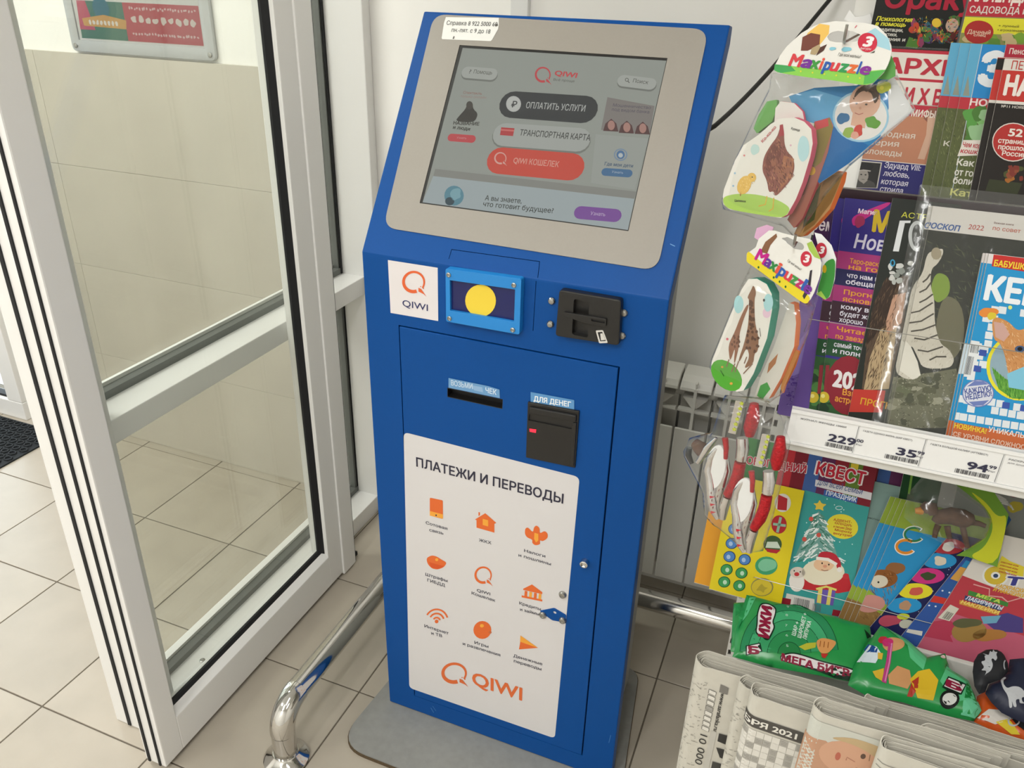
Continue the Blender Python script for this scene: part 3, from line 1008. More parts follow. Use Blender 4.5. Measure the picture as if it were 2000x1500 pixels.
# paper note on the surround
D = Decal(SU, BO + .0003)
D.poly(K4((450, 88), (722, 92), (722, 128), (718, 150), (688, 204), (680, 212), (432, 202), (428, 196), (440, 118)), '#e7e6e1', 1, True)
D.text('Справка 8 922 5000 60', K4(452, 128), K4(712, 136), 8.2, '#4c4a48', 3, .006)
D.text('пн.-пят. с 9 до 18', K4(478, 164), K4(676, 173), 8, '#4c4a48', 3, .006)
D.poly(K4((702, 128), (714, 120), (719, 132), (706, 138)), '#59544e', 3); D.poly(K4((484, 200), (490, 186), (495, 188), (492, 201)), '#59544e', 3)
D.build('paper_note', 'print_paper', bezel)

# square logo sticker
D = Decal(SL, .0004)
D.poly(K5((204, 152), (460, 192), (463, 466), (218, 424)), '#e4dede', 0)
D.qiwi(K5(337, 265), 22.5, '#e2632f', 3, 22)
D.text('QIWI', K5(280, 388), K5(410, 414), 13, '#2b2f62', 3, .005)
D.build('logo_sticker', 'print_paper', kiosk)

# contactless reader: sky blue frame, navy window, yellow disc
fo = [SL.uv(p, .014) for p in K5((500, 196), (890, 250), (880, 536), (503, 468))]
fi = [SL.uv(p, .014) for p in K5((522, 256), (858, 304), (852, 470), (524, 412))]
rdr = mk('contactless_reader', ring_prism([SL.P(*p, .014) for p in round_poly(fo, .004, 4)], [SL.P(*p, .014) for p in round_poly(fi, .0008, 4)], SL.n * -.014), 'sky_blue_plastic', kiosk, bev=.0015)
mk('reader_window', prism([SL.P(*p, .008) for p in fi], SL.n * -.003), 'navy_plastic', rdr)
D = Decal(SL, .0085)
D.ell(K5(681, 361), 30, 31.5, '#f1d33f', 2, 28)
D.build('yellow_disc', 'print_paper', rdr)
for q in ((517, 228), (852, 281), (521, 452), (846, 511)):
    mk('screw', lathe(SL.at(K5(*q), .0142), SL.n, [(0, .0042), (.0016, .0042), (.0022, .003), (.001, .002)], 12), 'steel', rdr)

# card reader
co = [SL.uv(p, .018) for p in K5((1082, 308), (1402, 362), (1390, 596), (1062, 545))]
cr = mk('card_reader', prism([SL.P(*p, .016) for p in round_poly(co, .006, 4)], SL.n * -.016), 'black_plastic', kiosk, bev=.003)
ci = [SL.uv(p, .016) for p in K5((1160, 352), (1238, 366), (1232, 552), (1150, 535))]
cut(cr, prism([SL.P(*p, .020) for p in round_poly(ci, .004, 4)], SL.n * -.016))                            # finger notch
cs = [SL.uv(p, .016) for p in K5((1110, 415), (1330, 450), (1330, 492), (1240, 478), (1110, 436))]
cslot = mk('card_slot', prism([SL.P(*p, .0205) for p in round_poly(cs, .003, 3)], SL.n * -.005), 'black_plastic', cr, bev=.001)
cut(cslot, prism([SL.P(*p, .023) for p in [SL.uv(q, .02) for q in K5((1250, 455), (1320, 466), (1320, 478), (1250, 466))]], SL.n * -.0062))
D = Decal(SL, .0165)
D.rpoly(K5((1272, 514), (1310, 512), (1335, 578), (1290, 580)), .002, '#d9d6d0', 1)
D.rpoly(K5((1282, 523), (1306, 521), (1325, 568), (1296, 570)), .001, '#1c1b1a', 2)
D.poly(K5((1296, 530), (1308, 528), (1322, 562), (1300, 565)), '#d9d6d0', 3)
D.build('card_symbol', 'print_paper', cr)
for q in ((1047, 362), (1418, 424), (1040, 481), (1408, 541)):
    mk('screw', lathe(SL.at(K5(*q), .001), SL.n, [(0, .0062), (.002, .0062), (.004, .0045), (.0046, .002)], 14), 'steel', kiosk)

# receipt slot and its label
sq = [SL.uv(p, DO) for p in K5((510, 808), (795, 868), (793, 918), (510, 856))]
for o in (door, panel): cut(o, prism([SL.P(*p, .006) for p in sq], SL.n * -.026))                              # receipt opening with a black liner
ctr = np.mean(sq, 0)
mk('receipt_slot', ring_prism([SL.P(*p, DO + .0002) for p in sq], [SL.P(*(ctr + (np.array(p) - ctr) * np.array([.985, .86])), DO + .0002) for p in sq], SL.n * -.019), 'black_plastic', door)
mk('slot_liner', prism([SL.P(*p, -.016) for p in sq], SL.n * -.002), 'black_plastic', door)
D = Decal(SL, DO + .0009)
D.poly(K5((516, 758), (720, 800), (778, 818), (780, 862), (516, 808)), '#6b9cc9')
D.text('ВОЗЬМИ', K5(530, 795), K5(640, 815), 10, '#c6d9ea', 3, .02); D.text('ЧЕК', K5(706, 832), K5(762, 845), 10, '#d5e3f0', 3, .02)
D.poly(K5((620, 792), (690, 806), (694, 832), (650, 822)), '#8fb3d6', 2)
D.build('receipt_label', 'print_paper', door)
# bill acceptor
ao = [SL.uv(p, .006) for p in K5((922, 882), (1188, 930), (1166, 1222), (912, 1168))]
ba = mk('bill_acceptor', prism([SL.P(*p, .006) for p in ao], SL.n * -.0055), 'black_plastic', door, bev=.002)
cut(ba, prism([SL.P(*p, .009) for p in [SL.uv(q, .006) for q in K5((930, 945), (1150, 990), (1148, 1022), (926, 976))]], SL.n * -.0058))   # note mouth
mk('bill_lip', prism([SL.P(*p, .0105) for p in [SL.uv(q, .0105) for q in K5((932, 908), (1172, 952), (1170, 988), (930, 944))]], SL.n * -.0055), 'black_plastic', ba, bev=.003)
mk('side_rib', prism([SL.P(*p, .0095) for p in [SL.uv(q, .0095) for q in K5((1152, 990), (1174, 990), (1160, 1212), (1138, 1205))]], SL.n * -.0045), 'black_plastic', ba, bev=.002)
mk('led', prism([SL.P(*p, .0068) for p in [SL.uv(q, .0065) for q in K5((932, 1020), (966, 1024), (964, 1040), (934, 1034))]], SL.n * -.001), 'led_red', ba)
D = Decal(SL, DO + .0009)
D.poly(K5((938, 830), (1162, 872), (1162, 920), (938, 880)), '#5c95c8')
D.text('ДЛЯ ДЕНЕГ', K5(955, 876), K5(1145, 907), 9.8, '#eef3f7', 3, .03)
D.build('money_label', 'print_paper', door)

# white services poster on the door
D = Decal(SL, DO + .0004)
OR, OR2, DK = '#e26a2c', '#f2a63a', '#3a3a48'
PQ = [K5(285, 1036), K5(1190, 1268), K6(1062, 1348), K6(314, 1088)]
D.rpoly(PQ, .012, '#d9d6d6', 0, 6)
D.text('ПЛАТЕЖИ И ПЕРЕВОДЫ', K5(352, 1212), K5(1104, 1403), 17.5, '#2b2a3e', 3, .022)
def cap2(t, p0, p1): D.text(t, K6(*p0), K6(*p1), 5.6, DK, 3, .012)
D.rpoly(K6((420, 110), (487, 124), (488, 220), (420, 202)), .003, OR, 2); D.poly(K6((420, 178), (488, 196), (488, 218), (420, 202)), OR2, 3); D.ell(K6(453, 200), 1.6, 1.6, DK, 4)
cap2('Сотовая', (400, 245), (510, 276)); cap2('связь', (418, 282), (490, 300))
D.poly(K6((652, 222), (705, 190), (762, 240), (752, 244), (752, 290), (660, 264), (660, 226)), OR, 2, True); D.poly(K6((670, 205), (670, 184), (678, 186), (678, 200)), OR, 2)
D.rpoly(K6((692, 218), (720, 226), (720, 258), (692, 250)), .001, OR2, 3)
cap2('ЖКХ', (673, 334), (736, 350))
D.poly(K6((910, 268), (925, 262), (950, 290), (955, 262), (968, 252), (985, 266), (985, 295), (1010, 280), (1026, 294), (1026, 318), (1000, 335), (985, 328), (988, 350), (962, 356), (945, 342), (948, 326), (920, 315), (908, 296)), OR, 2)
D.poly(K6((958, 290), (978, 296), (978, 330), (966, 340), (956, 322)), OR2, 3)
cap2('Налоги', (905, 388), (1013, 418)); cap2('и пошлины', (876, 411), (1042, 458))
D.poly(K6((402, 420), (430, 406), (455, 412), (480, 428), (508, 444), (492, 468), (460, 480), (430, 474), (408, 450)), OR, 2); D.poly(K6((415, 440), (455, 452), (495, 462), (460, 476), (428, 468)), '#d9551f', 3); D.ell(K6(456, 428), 3, 3, OR2, 4)
cap2('Штрафы', (398, 510), (511, 544)); cap2('ГИБДД', (408, 540), (498, 568))
D.qiwi(K6(694, 508), 17, OR, 3)
cap2('QIWI', (662, 592), (730, 612)); cap2('Кошелек', (635, 606), (756, 646))
D.poly(K6((900, 578), (945, 556), (998, 596), (998, 606), (900, 584)), OR, 2); D.poly(K6((892, 612), (998, 634), (998, 644), (892, 622)), OR, 2)
for k in range(4): D.poly(K6((908 + k * 24, 588 + k * 5), (922 + k * 24, 591 + k * 5), (920 + k * 24, 618 + k * 5), (906 + k * 24, 615 + k * 5)), OR2 if k % 2 else OR, 3)
cap2('Кредиты', (880, 658), (990, 690)); cap2('и займы', (884, 690), (982, 716))
for r, wd in ((62, 9), (42, 9), (22, 9)):
    D.ring(K6(455, 745), r * .38 * 1.0, r * .40, 3.2, 3.2, OR, 3, math.radians(212), math.radians(342), 14)
D.ell(K6(455, 746), 3.6, 3.6, OR, 3)
cap2('Интернет', (393, 775), (516, 814)); cap2('и ТВ', (428, 812), (483, 828))
D.ell(K6(690, 790), 17.5, 17.5, OR, 2); D.ell(K6(688, 768), 4, 3.4, OR2, 3); D.ell(K6(730, 802), 3, 2.6, '#c86a3c', 3)
cap2('Игры', (650, 860), (721, 882)); cap2('и развлечения', (590, 866), (782, 926))
D.poly(K6((886, 818), (976, 882), (878, 890), (884, 856)), OR, 2); D.poly(K6((886, 818), (976, 882), (884, 850)), OR2, 3)
cap2('Денежные', (850, 928), (998, 972)); cap2('переводы', (852, 955), (993, 998))
D.qiwi(K6(545, 1012), 25, '#dd6b34', 3, 21)
D.text('QIWI', K6(640, 1068), K6(892, 1152), 25, '#dd6b34', 3, .02)
D.build('services_poster', 'print_paper', door)

# lock and bolts
lk = SL.at(K6(1218, 440), DO)
mk('lock', lathe(lk, SL.n, [(0, .0085), (.006, .0085), (.010, .0075), (.011, .005), (.009, .003)], 20), 'chrome', door, smooth=40)
pl = [SL.uv(p, DO) for p in K6((985, 690), (1060, 675), (1122, 712), (1118, 750), (1050, 738))]
hp = mk('hasp_plate', prism([SL.P(*p, DO + .0022) for p in round_poly(pl, .003, 3)], SL.n * -.002), 'kiosk_blue', door, bev=.0006, seg=1)
hole_ = lambda: lathe(SL.at(K6(1060, 705), DO + .004), -SL.n, [(0, .0036), (.018, .0036)], 16)
for o in (hp, door, panel): cut(o, hole_())
for q in ((1104, 606), (1003, 710), (1104, 737)):
    mk('bolt', lathe(SL.at(K6(*q), DO), SL.n, [(0, .0078), (.003, .0078), (.0062, .006), (.0068, .003), (.0058, .0025)], 18), 'steel', door, smooth=40)

# ------------------------------------------------------------------ magazine rack
A1, A2, A3, A4 = crop(1340, 0, .33), crop(1340, 380, .33), crop(1300, 680, .33), crop(1340, 860, .33)
B1, B2, B3, B4 = crop(1620, 300, .19), crop(1620, 0, .19), crop(1500, 740, .25), crop(1640, 1060, .18)
Z7 = crop(1820, 380, 1 / 3)
GX = crop(1420, 1150, .17)
HX = crop(1660, 1200, .2)
JX = crop(1320, 740, .24)
RXL, RXR = 0.004, 1.18
rack = thing('magazine_rack', 'white metal shop rack with slotted uprights and tiered magazine shelves', 'rack', (.6, 1.1, 0))
for x in (-.016, RXR):
    zs = [(.3 + k * .030, .313 + k * .030) for k in range(40)]
    gaps = [(0.0, .3)] + [(zs[k][1], zs[k + 1][0]) for k in range(39)] + [(zs[-1][1], 2.2)]
    g = [box(x + a_, x + b_, 1.300, 1.302, 0, 2.2) for a_, b_ in ((0, .003), (.009, .021), (.027, .036))]          # slotted front web
    g += [box(x + a_, x + b_, 1.300, 1.302, za, zb_) for za, zb_ in gaps for a_, b_ in ((.003, .009), (.021, .027))]
    g += [box(x, x + .002, ya, yb, 0, 2.2) for ya, yb in ((1.302, 1.311), (1.321, 1.340))] + [box(x, x + .002, 1.311, 1.321, za, zb_) for za, zb_ in gaps]
    g += [box(x + .034, x + .036, 1.302, 1.340, 0, 2.2), box(x + .002, x + .034, 1.338, 1.340, 0, 2.2), box(x + .002, x + .034, 1.302, 1.338, 2.198, 2.2)]
    mk('upright', join(*g), 'rack_white', rack)
    mk('foot', box(x, x + .036, .62, 1.300, 0, .09), 'rack_white', rack, bev=.002)
mk('back_panel', box(.021, RXR, 1.316, 1.326, .09, 1.9), 'rack_white', rack)
mk('base_shelf', box(RXL, RXR, .60, 1.316, .47, .49), 'rack_white', rack, bev=.002)
mk('tray', box(RXL, RXR, .835, .958, .655, .668), 'rack_white', rack, bev=.002)
lowsh = mk('shelf', box(RXL, RXR, .955, 1.316, .705, .724), 'rack_white', rack, bev=.002)
mk('shelf_lip', box(RXL, RXR, .952, .960, .668, .761), 'rack_white', lowsh, bev=.0015)
cut(lowsh, *[box(.175 + k * .0265, .178 + k * .0265, .968, .984, .70, .73) for k in range(9)])
msh = mk('shelf', box(RXL, RXR, .902, 1.316, 1.052, 1.072), 'rack_white', rack, bev=.002)
mk('price_rail', join(box(RXL + .004, RXR, .8960, .9030, 1.066, 1.112), box(RXL + .004, RXR, .8935, .8965, 1.0655, 1.0685), box(RXL + .004, RXR, .8935, .8965, 1.1075, 1.112)), 'white_plastic', msh)
ush = mk('shelf', box(RXL, RXR, 1.102, 1.316, 1.294, 1.312), 'rack_white', rack, bev=.002)
mk('shelf_lip', box(RXL, RXR, 1.094, 1.103, 1.292, 1.331), 'shelf_brown', ush, bev=.001)
mk('lip_edge', box(RXL, RXR, 1.0935, 1.096, 1.331, 1.3325), 'steel', ush)
tsh = mk('shelf', box(RXL, RXR, 1.245, 1.316, 1.455, 1.470), 'rack_white', rack, bev=.002)
mk('shelf_lip', box(RXL, RXR, 1.240, 1.246, 1.450, 1.490), 'acrylic', tsh)
LEAN = math.radians(28.7)
LE2 = (0, math.sin(LEAN), math.cos(LEAN))
ROW_L = Surf((0, 1.013, .7245), (1, 0, 0), LE2)
ROW_M = Surf((0, .948, 1.0735), (1, 0, 0), LE2)
ROW_U = Surf((0, 1.142, 1.3135), (1, 0, 0), LE2)
ROW_T = Surf((0, 1.262, 1.472), (1, 0, 0), (0, math.sin(.16), math.cos(.16)))
for S, hh in ((ROW_L, .20), (ROW_M, .24), (ROW_U, .15)):      # sheet-metal back rest behind each row
    q = [S.P(RXL, -.004, -.004), S.P(RXR, -.004, -.004), S.P(RXR, hh, -.004), S.P(RXL, hh, -.004)]
    mk('back_rest', prism(q, S.n * -.002), 'rack_white', rack)
for S, vv, off in ((ROW_L, .040, .052), (ROW_M, .118, .052)):
    mk('wire', tube([S.P(RXL, vv - .01, .0), S.P(RXL + .002, vv, off), S.P(RXR - .002, vv, off), S.P(RXR, vv - .01, 0)], .00055, 6), 'steel', rack)

# price tags in the rail
SR = Surf((0, .8957, 0), (1, 0, 0), (0, 0, 1))
def price_tag(xa, xb, head, num, cents, pn, ph, bc0, bc1, label, head2=None):
    t = thing('price_tag', label, 'price tag', ((xa + xb) / 2, .8955, 1.069), 'price tags in the middle shelf rail')
    mk('card', box(xa, xb, .8950, .8958, 1.0690, 1.1070), 'white_plastic', t)
    D = Decal(SR, .0009)
    P = lambda x, z: tuple(PX((x, .8955, z)))
    D2 = Decal(SR, .0009, metres=True)
    D2.line([(xb - .0008, 1.070), (xb - .0008, 1.106)], .0005, '#55555a', 1)
    D2.text(head, (xa + .004, 1.1005), (xa + min(.062, (xb - xa) * .8), 1.1005), .0022, '#4e4e52', 2, .01)
    if head2: D2.text(head2, (xa + .004, 1.0965), (xa + .04, 1.0965), .002, '#6e6e72', 2)
    D2.text(num, (pn, 1.0800), (pn + ph * len(num), 1.0800), .0098, '#2c2c44', 3, .03)
    if cents:
        D2.text(cents, (pn + ph * len(num) + .001, 1.0858), (pn + ph * len(num) + .008, 1.0858), .0042, '#2c2c44', 3, .02)
        D2.text('₽/шт', (pn + ph * len(num) + .001, 1.0815), (pn + ph * len(num) + .008, 1.0815), .0022, '#2c2c44', 3)
    D2.bars((bc0, 1.0722), (bc1, 1.0722), .0055, '#3d3d40', 24)
    D2.build('tag_print', 'print_paper', t)

def PX(P):
    d = np.array(P) - EYE
    return (1000 + F * (d @ RT) / (d @ FW), 750 - F * (d @ UP) / (d @ FW))

ux = lambda p: on_y(p, .8955)[0]
t1a, t1b, t2b, t3b = ux(B3(205, 400)), ux(B3(695, 450)), ux(B3(1220, 540)), ux(B3(2240, 700))
price_tag(t1a, t1b, 'ЖУРНАЛ ЖЕНЩЫ 1000И', '229', '00', ux(B3(475, 450)), .0098, ux(B3(448, 500)), ux(B3(665, 520)), 'paper shelf price tag reading 229 at the end of the rail')
price_tag(t1b + .001, t2b, 'ГАЗЕТА ОДНАКО ЖИЗНЬ (ШАР КВЕСТ)', '35', '99', ux(B3(1010, 550)), .0100, ux(B3(918, 575)), ux(B3(1182, 610)), 'paper shelf price tag reading 35.99 between 229 and 94.99')
price_tag(t2b + .001, t2b + .078, 'ГАЗЕТА БОЛЬШОЙ КАЛИБР (АРТКВЕСТ)', '94', '99', ux(B3(1568, 640)), .0100, ux(B3(1468, 680)), ux(B3(1745, 710)), 'paper shelf price tag reading 94.99 beside the 35.99 tag')
price_tag(t2b + .079, t2b + .160, 'РАСКРАСКА ДЛЯ РАЗВИТИЯ', '59', '99', t2b + .125, .0100, t2b + .11, t2b + .15, 'paper shelf price tag with a three line heading past 94.99', 'для дошкольников')


# ------------------------------------------------------------------ magazines
class Slumped(Surf):
    """row plane of a soft booklet whose top has slid sideways while its foot stays level on the shelf"""
    def __init__(s, S, pivot_px, off, ang):
        u, v = S.uv(pivot_px, off)
        Surf.__init__(s, S.P(u, 0.002, 0), S.e1, S.e2)
        s.t = math.tan(ang)

    def uv(s, p, off=0.0):
        q = Surf.uv(s, p, off)
        return np.array([q[0] - s.t * q[1], q[1]])

    def P(s, u, v, off=0.0):
        return Surf.P(s, u + s.t * v, v, off)


class Cover(Decal):
    """art of one cover; bands are level on the page, points are photograph pixels"""
    def setup(s, u0, u1, v1):
        s.u0, s.u1, s.v1 = u0, u1, v1

    def _uvitem(s, q, col, lay):
        s.items.append((np.array(q, float), [tuple(range(len(q)))], lin(col), lay))

    def band(s, ptop, pbot, col, lay=1, ua=None, ub=None):
        va = s.v1 if ptop is None else s.s.uv(ptop, s.off)[1]
        vb = 0.0 if pbot is None else s.s.uv(pbot, s.off)[1]
        a = s.u0 if ua is None else ua
        b = s.u1 if ub is None else ub
        s._uvitem([(a, vb), (b, vb), (b, va), (a, va)], col, lay)

    def words(s, body, p0, x1, h, col, lay=3, bold=0.02, shear=0.0):
        u, v = s.s.uv(p0, s.off)
        u2 = s.s.uv((x1, p0[1] + .12 * (x1 - p0[0])), s.off)[0]
        hh = abs(s.s.uv((p0[0], p0[1] - h), s.off)[1] - v)
        vv, f = text_geom(body, 0.0, shear)
        x0, xx = vv[:, 0].min(), vv[:, 0].max()
        Q = np.stack([u + (vv[:, 0] - x0) * (u2 - u) / (xx - x0), v + vv[:, 1] * hh / CAP], 1)
        s._bold(Q, f, lin(col), lay, bold, np.array([(u2 - u) / (xx - x0), 0]), np.array([0, hh / CAP]))

    def clip(s):
        out = []
        for v, f, c, lay in s.items:
            v = v.copy(); v[:, 0] = np.clip(v[:, 0], s.u0, s.u1); v[:, 1] = np.clip(v[:, 1], 0.0005, s.v1)
            out.append((v, f, c, lay))
        s.items = out


def mag(S, tl, width, off, label, art, thick=.003, name='magazine', cat='magazine', group=None, bg='#888888', rot=0.0, gloss='print_gloss', vtop=None):
    u0, v1 = S.uv(tl, off)
    if vtop: v1 = vtop
    t = thing(name, label, cat, S.P(u0 + width / 2, 0, off - thick), group)
    rect = [(u0, 0), (u0 + width, 0), (u0 + width, v1), (u0, v1)]
    mk('pages', prism([S.P(*p, off - .0004) for p in rect], S.n * -(thick - .0004)), 'paper_edge', t)
    D = Cover(S, off - .0004)
    D.setup(u0, u0 + width, v1)
    D._uvitem(rect, bg, 0.5)
    art(D)
    D.clip()
    D.build('cover', gloss, t)
    return t


# --- top row
def art_oracle(D):
    D.band(None, B2(500, 470), '#20211f', 1)
    D.words('Оракул', B2(560, 75), B2(1650, 0)[0], 42, '#a32438', 4, .03)
    D.words('Психология', B2(480, 212), B2(842, 0)[0], 8.5, '#d8d23c', 3, .03, .2); D.words('в помощь', B2(470, 262), B2(775, 0)[0], 8, '#d8d23c', 3, .03, .2)
    D.words('медитации,', B2(500, 318), B2(750, 0)[0], 7, '#d9d6cc', 3, .02); D.words('практики,', B2(500, 366), B2(690, 0)[0], 7, '#d9d6cc', 3, .02); D.words('гадания и', B2(500, 414), B2(770, 0)[0], 7, '#d9d6cc', 3, .02)
    rd = random.Random(5)
    for k in range(34):
        x, y = rd.uniform(860, 1320), rd.uniform(180, 440)
        D.ell(B2(x, y), rd.uniform(4, 11), rd.uniform(4, 10), rd.choice(['#7a2f3f', '#2d5a6a', '#b4452e', '#c7a13c', '#3f6b34', '#4a3a6b', '#8a3d5e', '#23424f', '#5a7a3c']), 2 + .02 * k, 9, wob=.35, seed=k)
    D.hatch(B2((850, 180), (1330, 180), (1330, 440), (850, 440)), 160, ['#7a2f3f', '#2d5a6a', '#b4452e', '#c7a13c', '#3f6b34', '#23201f'], 9, 2.2, 3, 0, 3, 5)
    D.ell(B2(1100, 235), 9, 9, '#d6b53c', 3.5); D.ell(B2(1260, 260), 12, 14, '#b59a88', 3, rot=.6); D.poly(B2((1180, 430), (1300, 300), (1330, 330), (1250, 450)), '#57231f', 3)
    D.poly(B2((780, 480), (820, 380), (950, 420), (900, 500)), '#4f7a32', 2)
mag(ROW_T, (1712, -2), .107, .004, 'dark psychology magazine with a bright painted mask on its cover, topmost shelf', art_oracle, bg='#20211f', vtop=.27, group='magazines on the top shelf')

def art_garden(D):
    D.band(None, B2(1440, 165), '#b3323f', 1); D.words('КАЛЕНДАРЬ', B2(1440, 10), B2(2200, 0)[0], 30, '#e8d9cf', 3, .03)
    D.words('САДОВОДА и', B2(1435, 128), B2(2010, 0)[0], 13, '#dccfc6', 3, .02)
    D.band(B2(1440, 175), B2(1440, 340), '#dbd43a', 1.5)
    D.band(B2(1440, 340), None, '#8d8c55', 1)
    rd = random.Random(9)
    for k in range(16): D.ell(B2(rd.uniform(1400, 2000), rd.uniform(380, 440)), 12, 8, rd.choice(['#5f8a3c', '#7aa03c', '#a08a58', '#c3ad80']), 2 + .02 * k, 8, wob=.4, seed=k)
    D.ell(B2(1535, 330), 28, 23, '#a8322f', 3, 28, wob=.05); D.words('Дачный', B2(1415, 345), B2(1645, 0)[0], 8, '#e6c9b0', 4, .01); D.words('спец', B2(1480, 372), B2(1600, 0)[0], 5, '#e6c9b0', 4)
    D.words('+ лунный', B2(1735, 275), B2(1940, 0)[0], 4.5, '#77712a', 3); D.words('+ агрокалендарь', B2(1722, 318), B2(2000, 0)[0], 4.5, '#77712a', 3)
mag(ROW_T, (1893, -2), .16, .007, 'red and yellow garden calendar magazine with a round dacha badge', art_garden, bg='#8d8c55', vtop=.27, group='magazines on the top shelf')

# --- upper row
RED, WH = '#b5303f', '#ddd7cd'
def art_archive(D):
    D.band(None, B2(760, 540), RED, 1)
    D.band(B2(760, 540), B2(760, 800), WH, 1); D.words('АРХИВ', B2(560, 742), B2(1520, 0)[0], 29, RED, 3, .035)
    D.band(B2(760, 800), B2(760, 828), RED, 1); D.band(B2(760, 828), B2(760, 1072), WH, 1); D.words('ТАЙН И Х В', B2(300, 1024), B2(1130, 0)[0], 29, RED, 3, .035)
    D.band(B2(880, 1072), B2(880, 1195), RED, 1); D.words('ХРАНИМЫЕ МИФЫ', B2(380, 1160), B2(1075, 0)[0], 13, '#e0d4c8', 3, .03)
    D.band(B2(880, 1195), A1(1050, 940), '#b97f62', 1)
    D.poly(A1((1430, 690), (1420, 800), (1370, 940), (1410, 945), (1500, 700)), '#c9a48c', 2); D.poly(A1((1405, 700), (1440, 640), (1510, 640), (1480, 780)), '#8b5848', 1.6)
    for t, y, x0, x1 in (('Холодная', 800, 1080, 1350), ('серия', 855, 1080, 1255), ('блокады', 908, 1050, 1270)): D.words(t, A1(x0, y), A1(x1, 0)[0], 11.5, '#d8cabb', 3, .012)
    D.band(A1(1000, 940), None, '#28266b', 1.2)
    D.poly(A1((1002, 948), (1160, 962), (1132, 1115), (935, 1105)), '#cfc9bf', 2); D.poly(A1((1006, 955), (1152, 968), (1126, 1112), (945, 1103)), '#23211e', 3)
    D.poly(A1((950, 1104), (985, 1070), (1020, 1062), (1080, 1066), (1112, 1082), (1126, 1111)), '#4a4844', 3.6); D.poly(A1((1020, 1062), (1050, 1090), (1075, 1068)), '#9a958d', 3.9)
    D.ell(A1(1046, 1040), 11, 13.5, '#9d978f', 4.2); D.poly(A1((1006, 985), (1040, 962), (1095, 968), (1112, 985), (1094, 1012), (1050, 1006), (1012, 1010)), '#151412', 4.8); D.line(A1((1016, 1010), (1050, 1008), (1092, 1014)), 2.4, '#b3ada5', 5.1)
    D.ell(A1(1036, 1034), 2, 1.3, '#2a2724', 5); D.ell(A1(1062, 1036), 2, 1.3, '#2a2724', 5); D.line(A1((1038, 1062), (1056, 1064)), 1, '#5a5048', 5)
    for t, y, x0, x1 in (('Эдуард VIII:', 992, 1172, 1385), ('любовь,', 1040, 1165, 1318), ('которая', 1088, 1152, 1310), ('стоила', 1132, 1145, 1280)): D.words(t, A1(x0, y), A1(x1, 0)[0], 11, '#d9d5e2', 3, .015, .12)
mag(ROW_U, (1728, 94), .098, .003, 'red and white historical archive magazine with a navy portrait strip', art_archive, bg=WH, group='magazines on the upper shelf')

def art_cat(front):
    def f(D):
        D.band(None, B2(1170, 985), '#2f86c4', 1)
        D.band(B2(1150, 985), B2(1140, 1105), '#b73741', 1.4); D.band(B2(1140, 1105), None, '#59603a', 1)
        u = D.u0
        D._uvitem([(u, D.s.uv(B2(1170, 985), D.off)[1]), (u + .012, D.s.uv(B2(1170, 985), D.off)[1]), (u + .012, D.v1), (u, D.v1)], '#5fa6c8', 1.2)
        D._uvitem([(u + .0025, D.s.uv(B2(1170, 970), D.off)[1]), (u + .010, D.s.uv(B2(1170, 970), D.off)[1]), (u + .004, D.v1 * .80)], '#8c9488', 1.3)
        D._uvitem([(u + .012, 0), (u + .0128, 0), (u + .0128, D.v1), (u + .012, D.v1)], '#b9c6cc', 1.6)
        D.hatch(B2((1130, 1130), (1600, 1130), (1560, 1990), (1000, 1990)), 420, ['#6f7748', '#474d2e', '#838a5c', '#3c4228'], 9, 1.4, 1.3, 1.5, .5, 7)
        if not front:
            D.words('К', B2(1170, 1500), B2(1230, 0)[0], 10, '#cfcabd', 3)
            return
        D.words('З', B2(1535, 865), B2(1755, 0)[0], 62, '#dfe3e6', 3, .06)
        D.words('НОВЫЙ', B2(1440, 1082), B2(1900, 0)[0], 13, '#e8d8d2', 3, .03)
        rd = random.Random(3)
        for k in range(10): D.ell(B2(rd.uniform(1420, 1600), rd.uniform(1150, 1400)), rd.uniform(8, 18), rd.uniform(10, 18), rd.choice(['#5c9a4a', '#7fb56b', '#4f7a3a', '#93b98a']), 2 + .02 * k, 10, wob=.3, seed=k)
        D.poly(A1((1640, 830), (1760, 830), (1740, 920), (1605, 925)), '#ded6cc', 3.2); D.words('Чем корм', A1(1635, 870), A1(1760, 0)[0], 10, '#b5303f', 4, .02, .1); D.words('кошку', A1(1622, 905), A1(1745, 0)[0], 9, '#b5303f', 4, .02, .1)
        for t, y, x0, x1, c in (('Как', 978, 1600, 1700, '#dcd9cf'), ('от гол', 1036, 1587, 1720, '#dcd9cf'), ('боли', 1085, 1578, 1690, '#dcd9cf'), ('Кат', 1155, 1562, 1690, '#cfcf7a')): D.words(t, A1(x0, y), A1(x1, 0)[0], 13, c, 3.5, .025)
    return f
for k, (tl, lb) in enumerate((((1858, 83), 'rearmost of three fanned blue pet magazines on the upper shelf'), ((1877, 84), 'middle one of three fanned blue pet magazines on the upper shelf'), ((1897, 85), 'front blue pet magazine with a large white figure and grass below'))):
    mag(ROW_U, tl, .125, .008 + k * .004, lb, art_cat(k == 2), bg='#59603a', group='fanned blue pet magazines')

def art_pension(D):
    D.band(None, B2(1830, 590), '#a92f40', 1); D.words('Пенсионер', B2(1845, 555), B2(2200, 0)[0], 11, '#e3cfc6', 3, .02)
mag(ROW_U, (1966, 86), .14, .021, 'magazine with a red header standing behind the dark history magazines', art_pension, bg='#c9c2b8', group='magazines on the upper shelf')

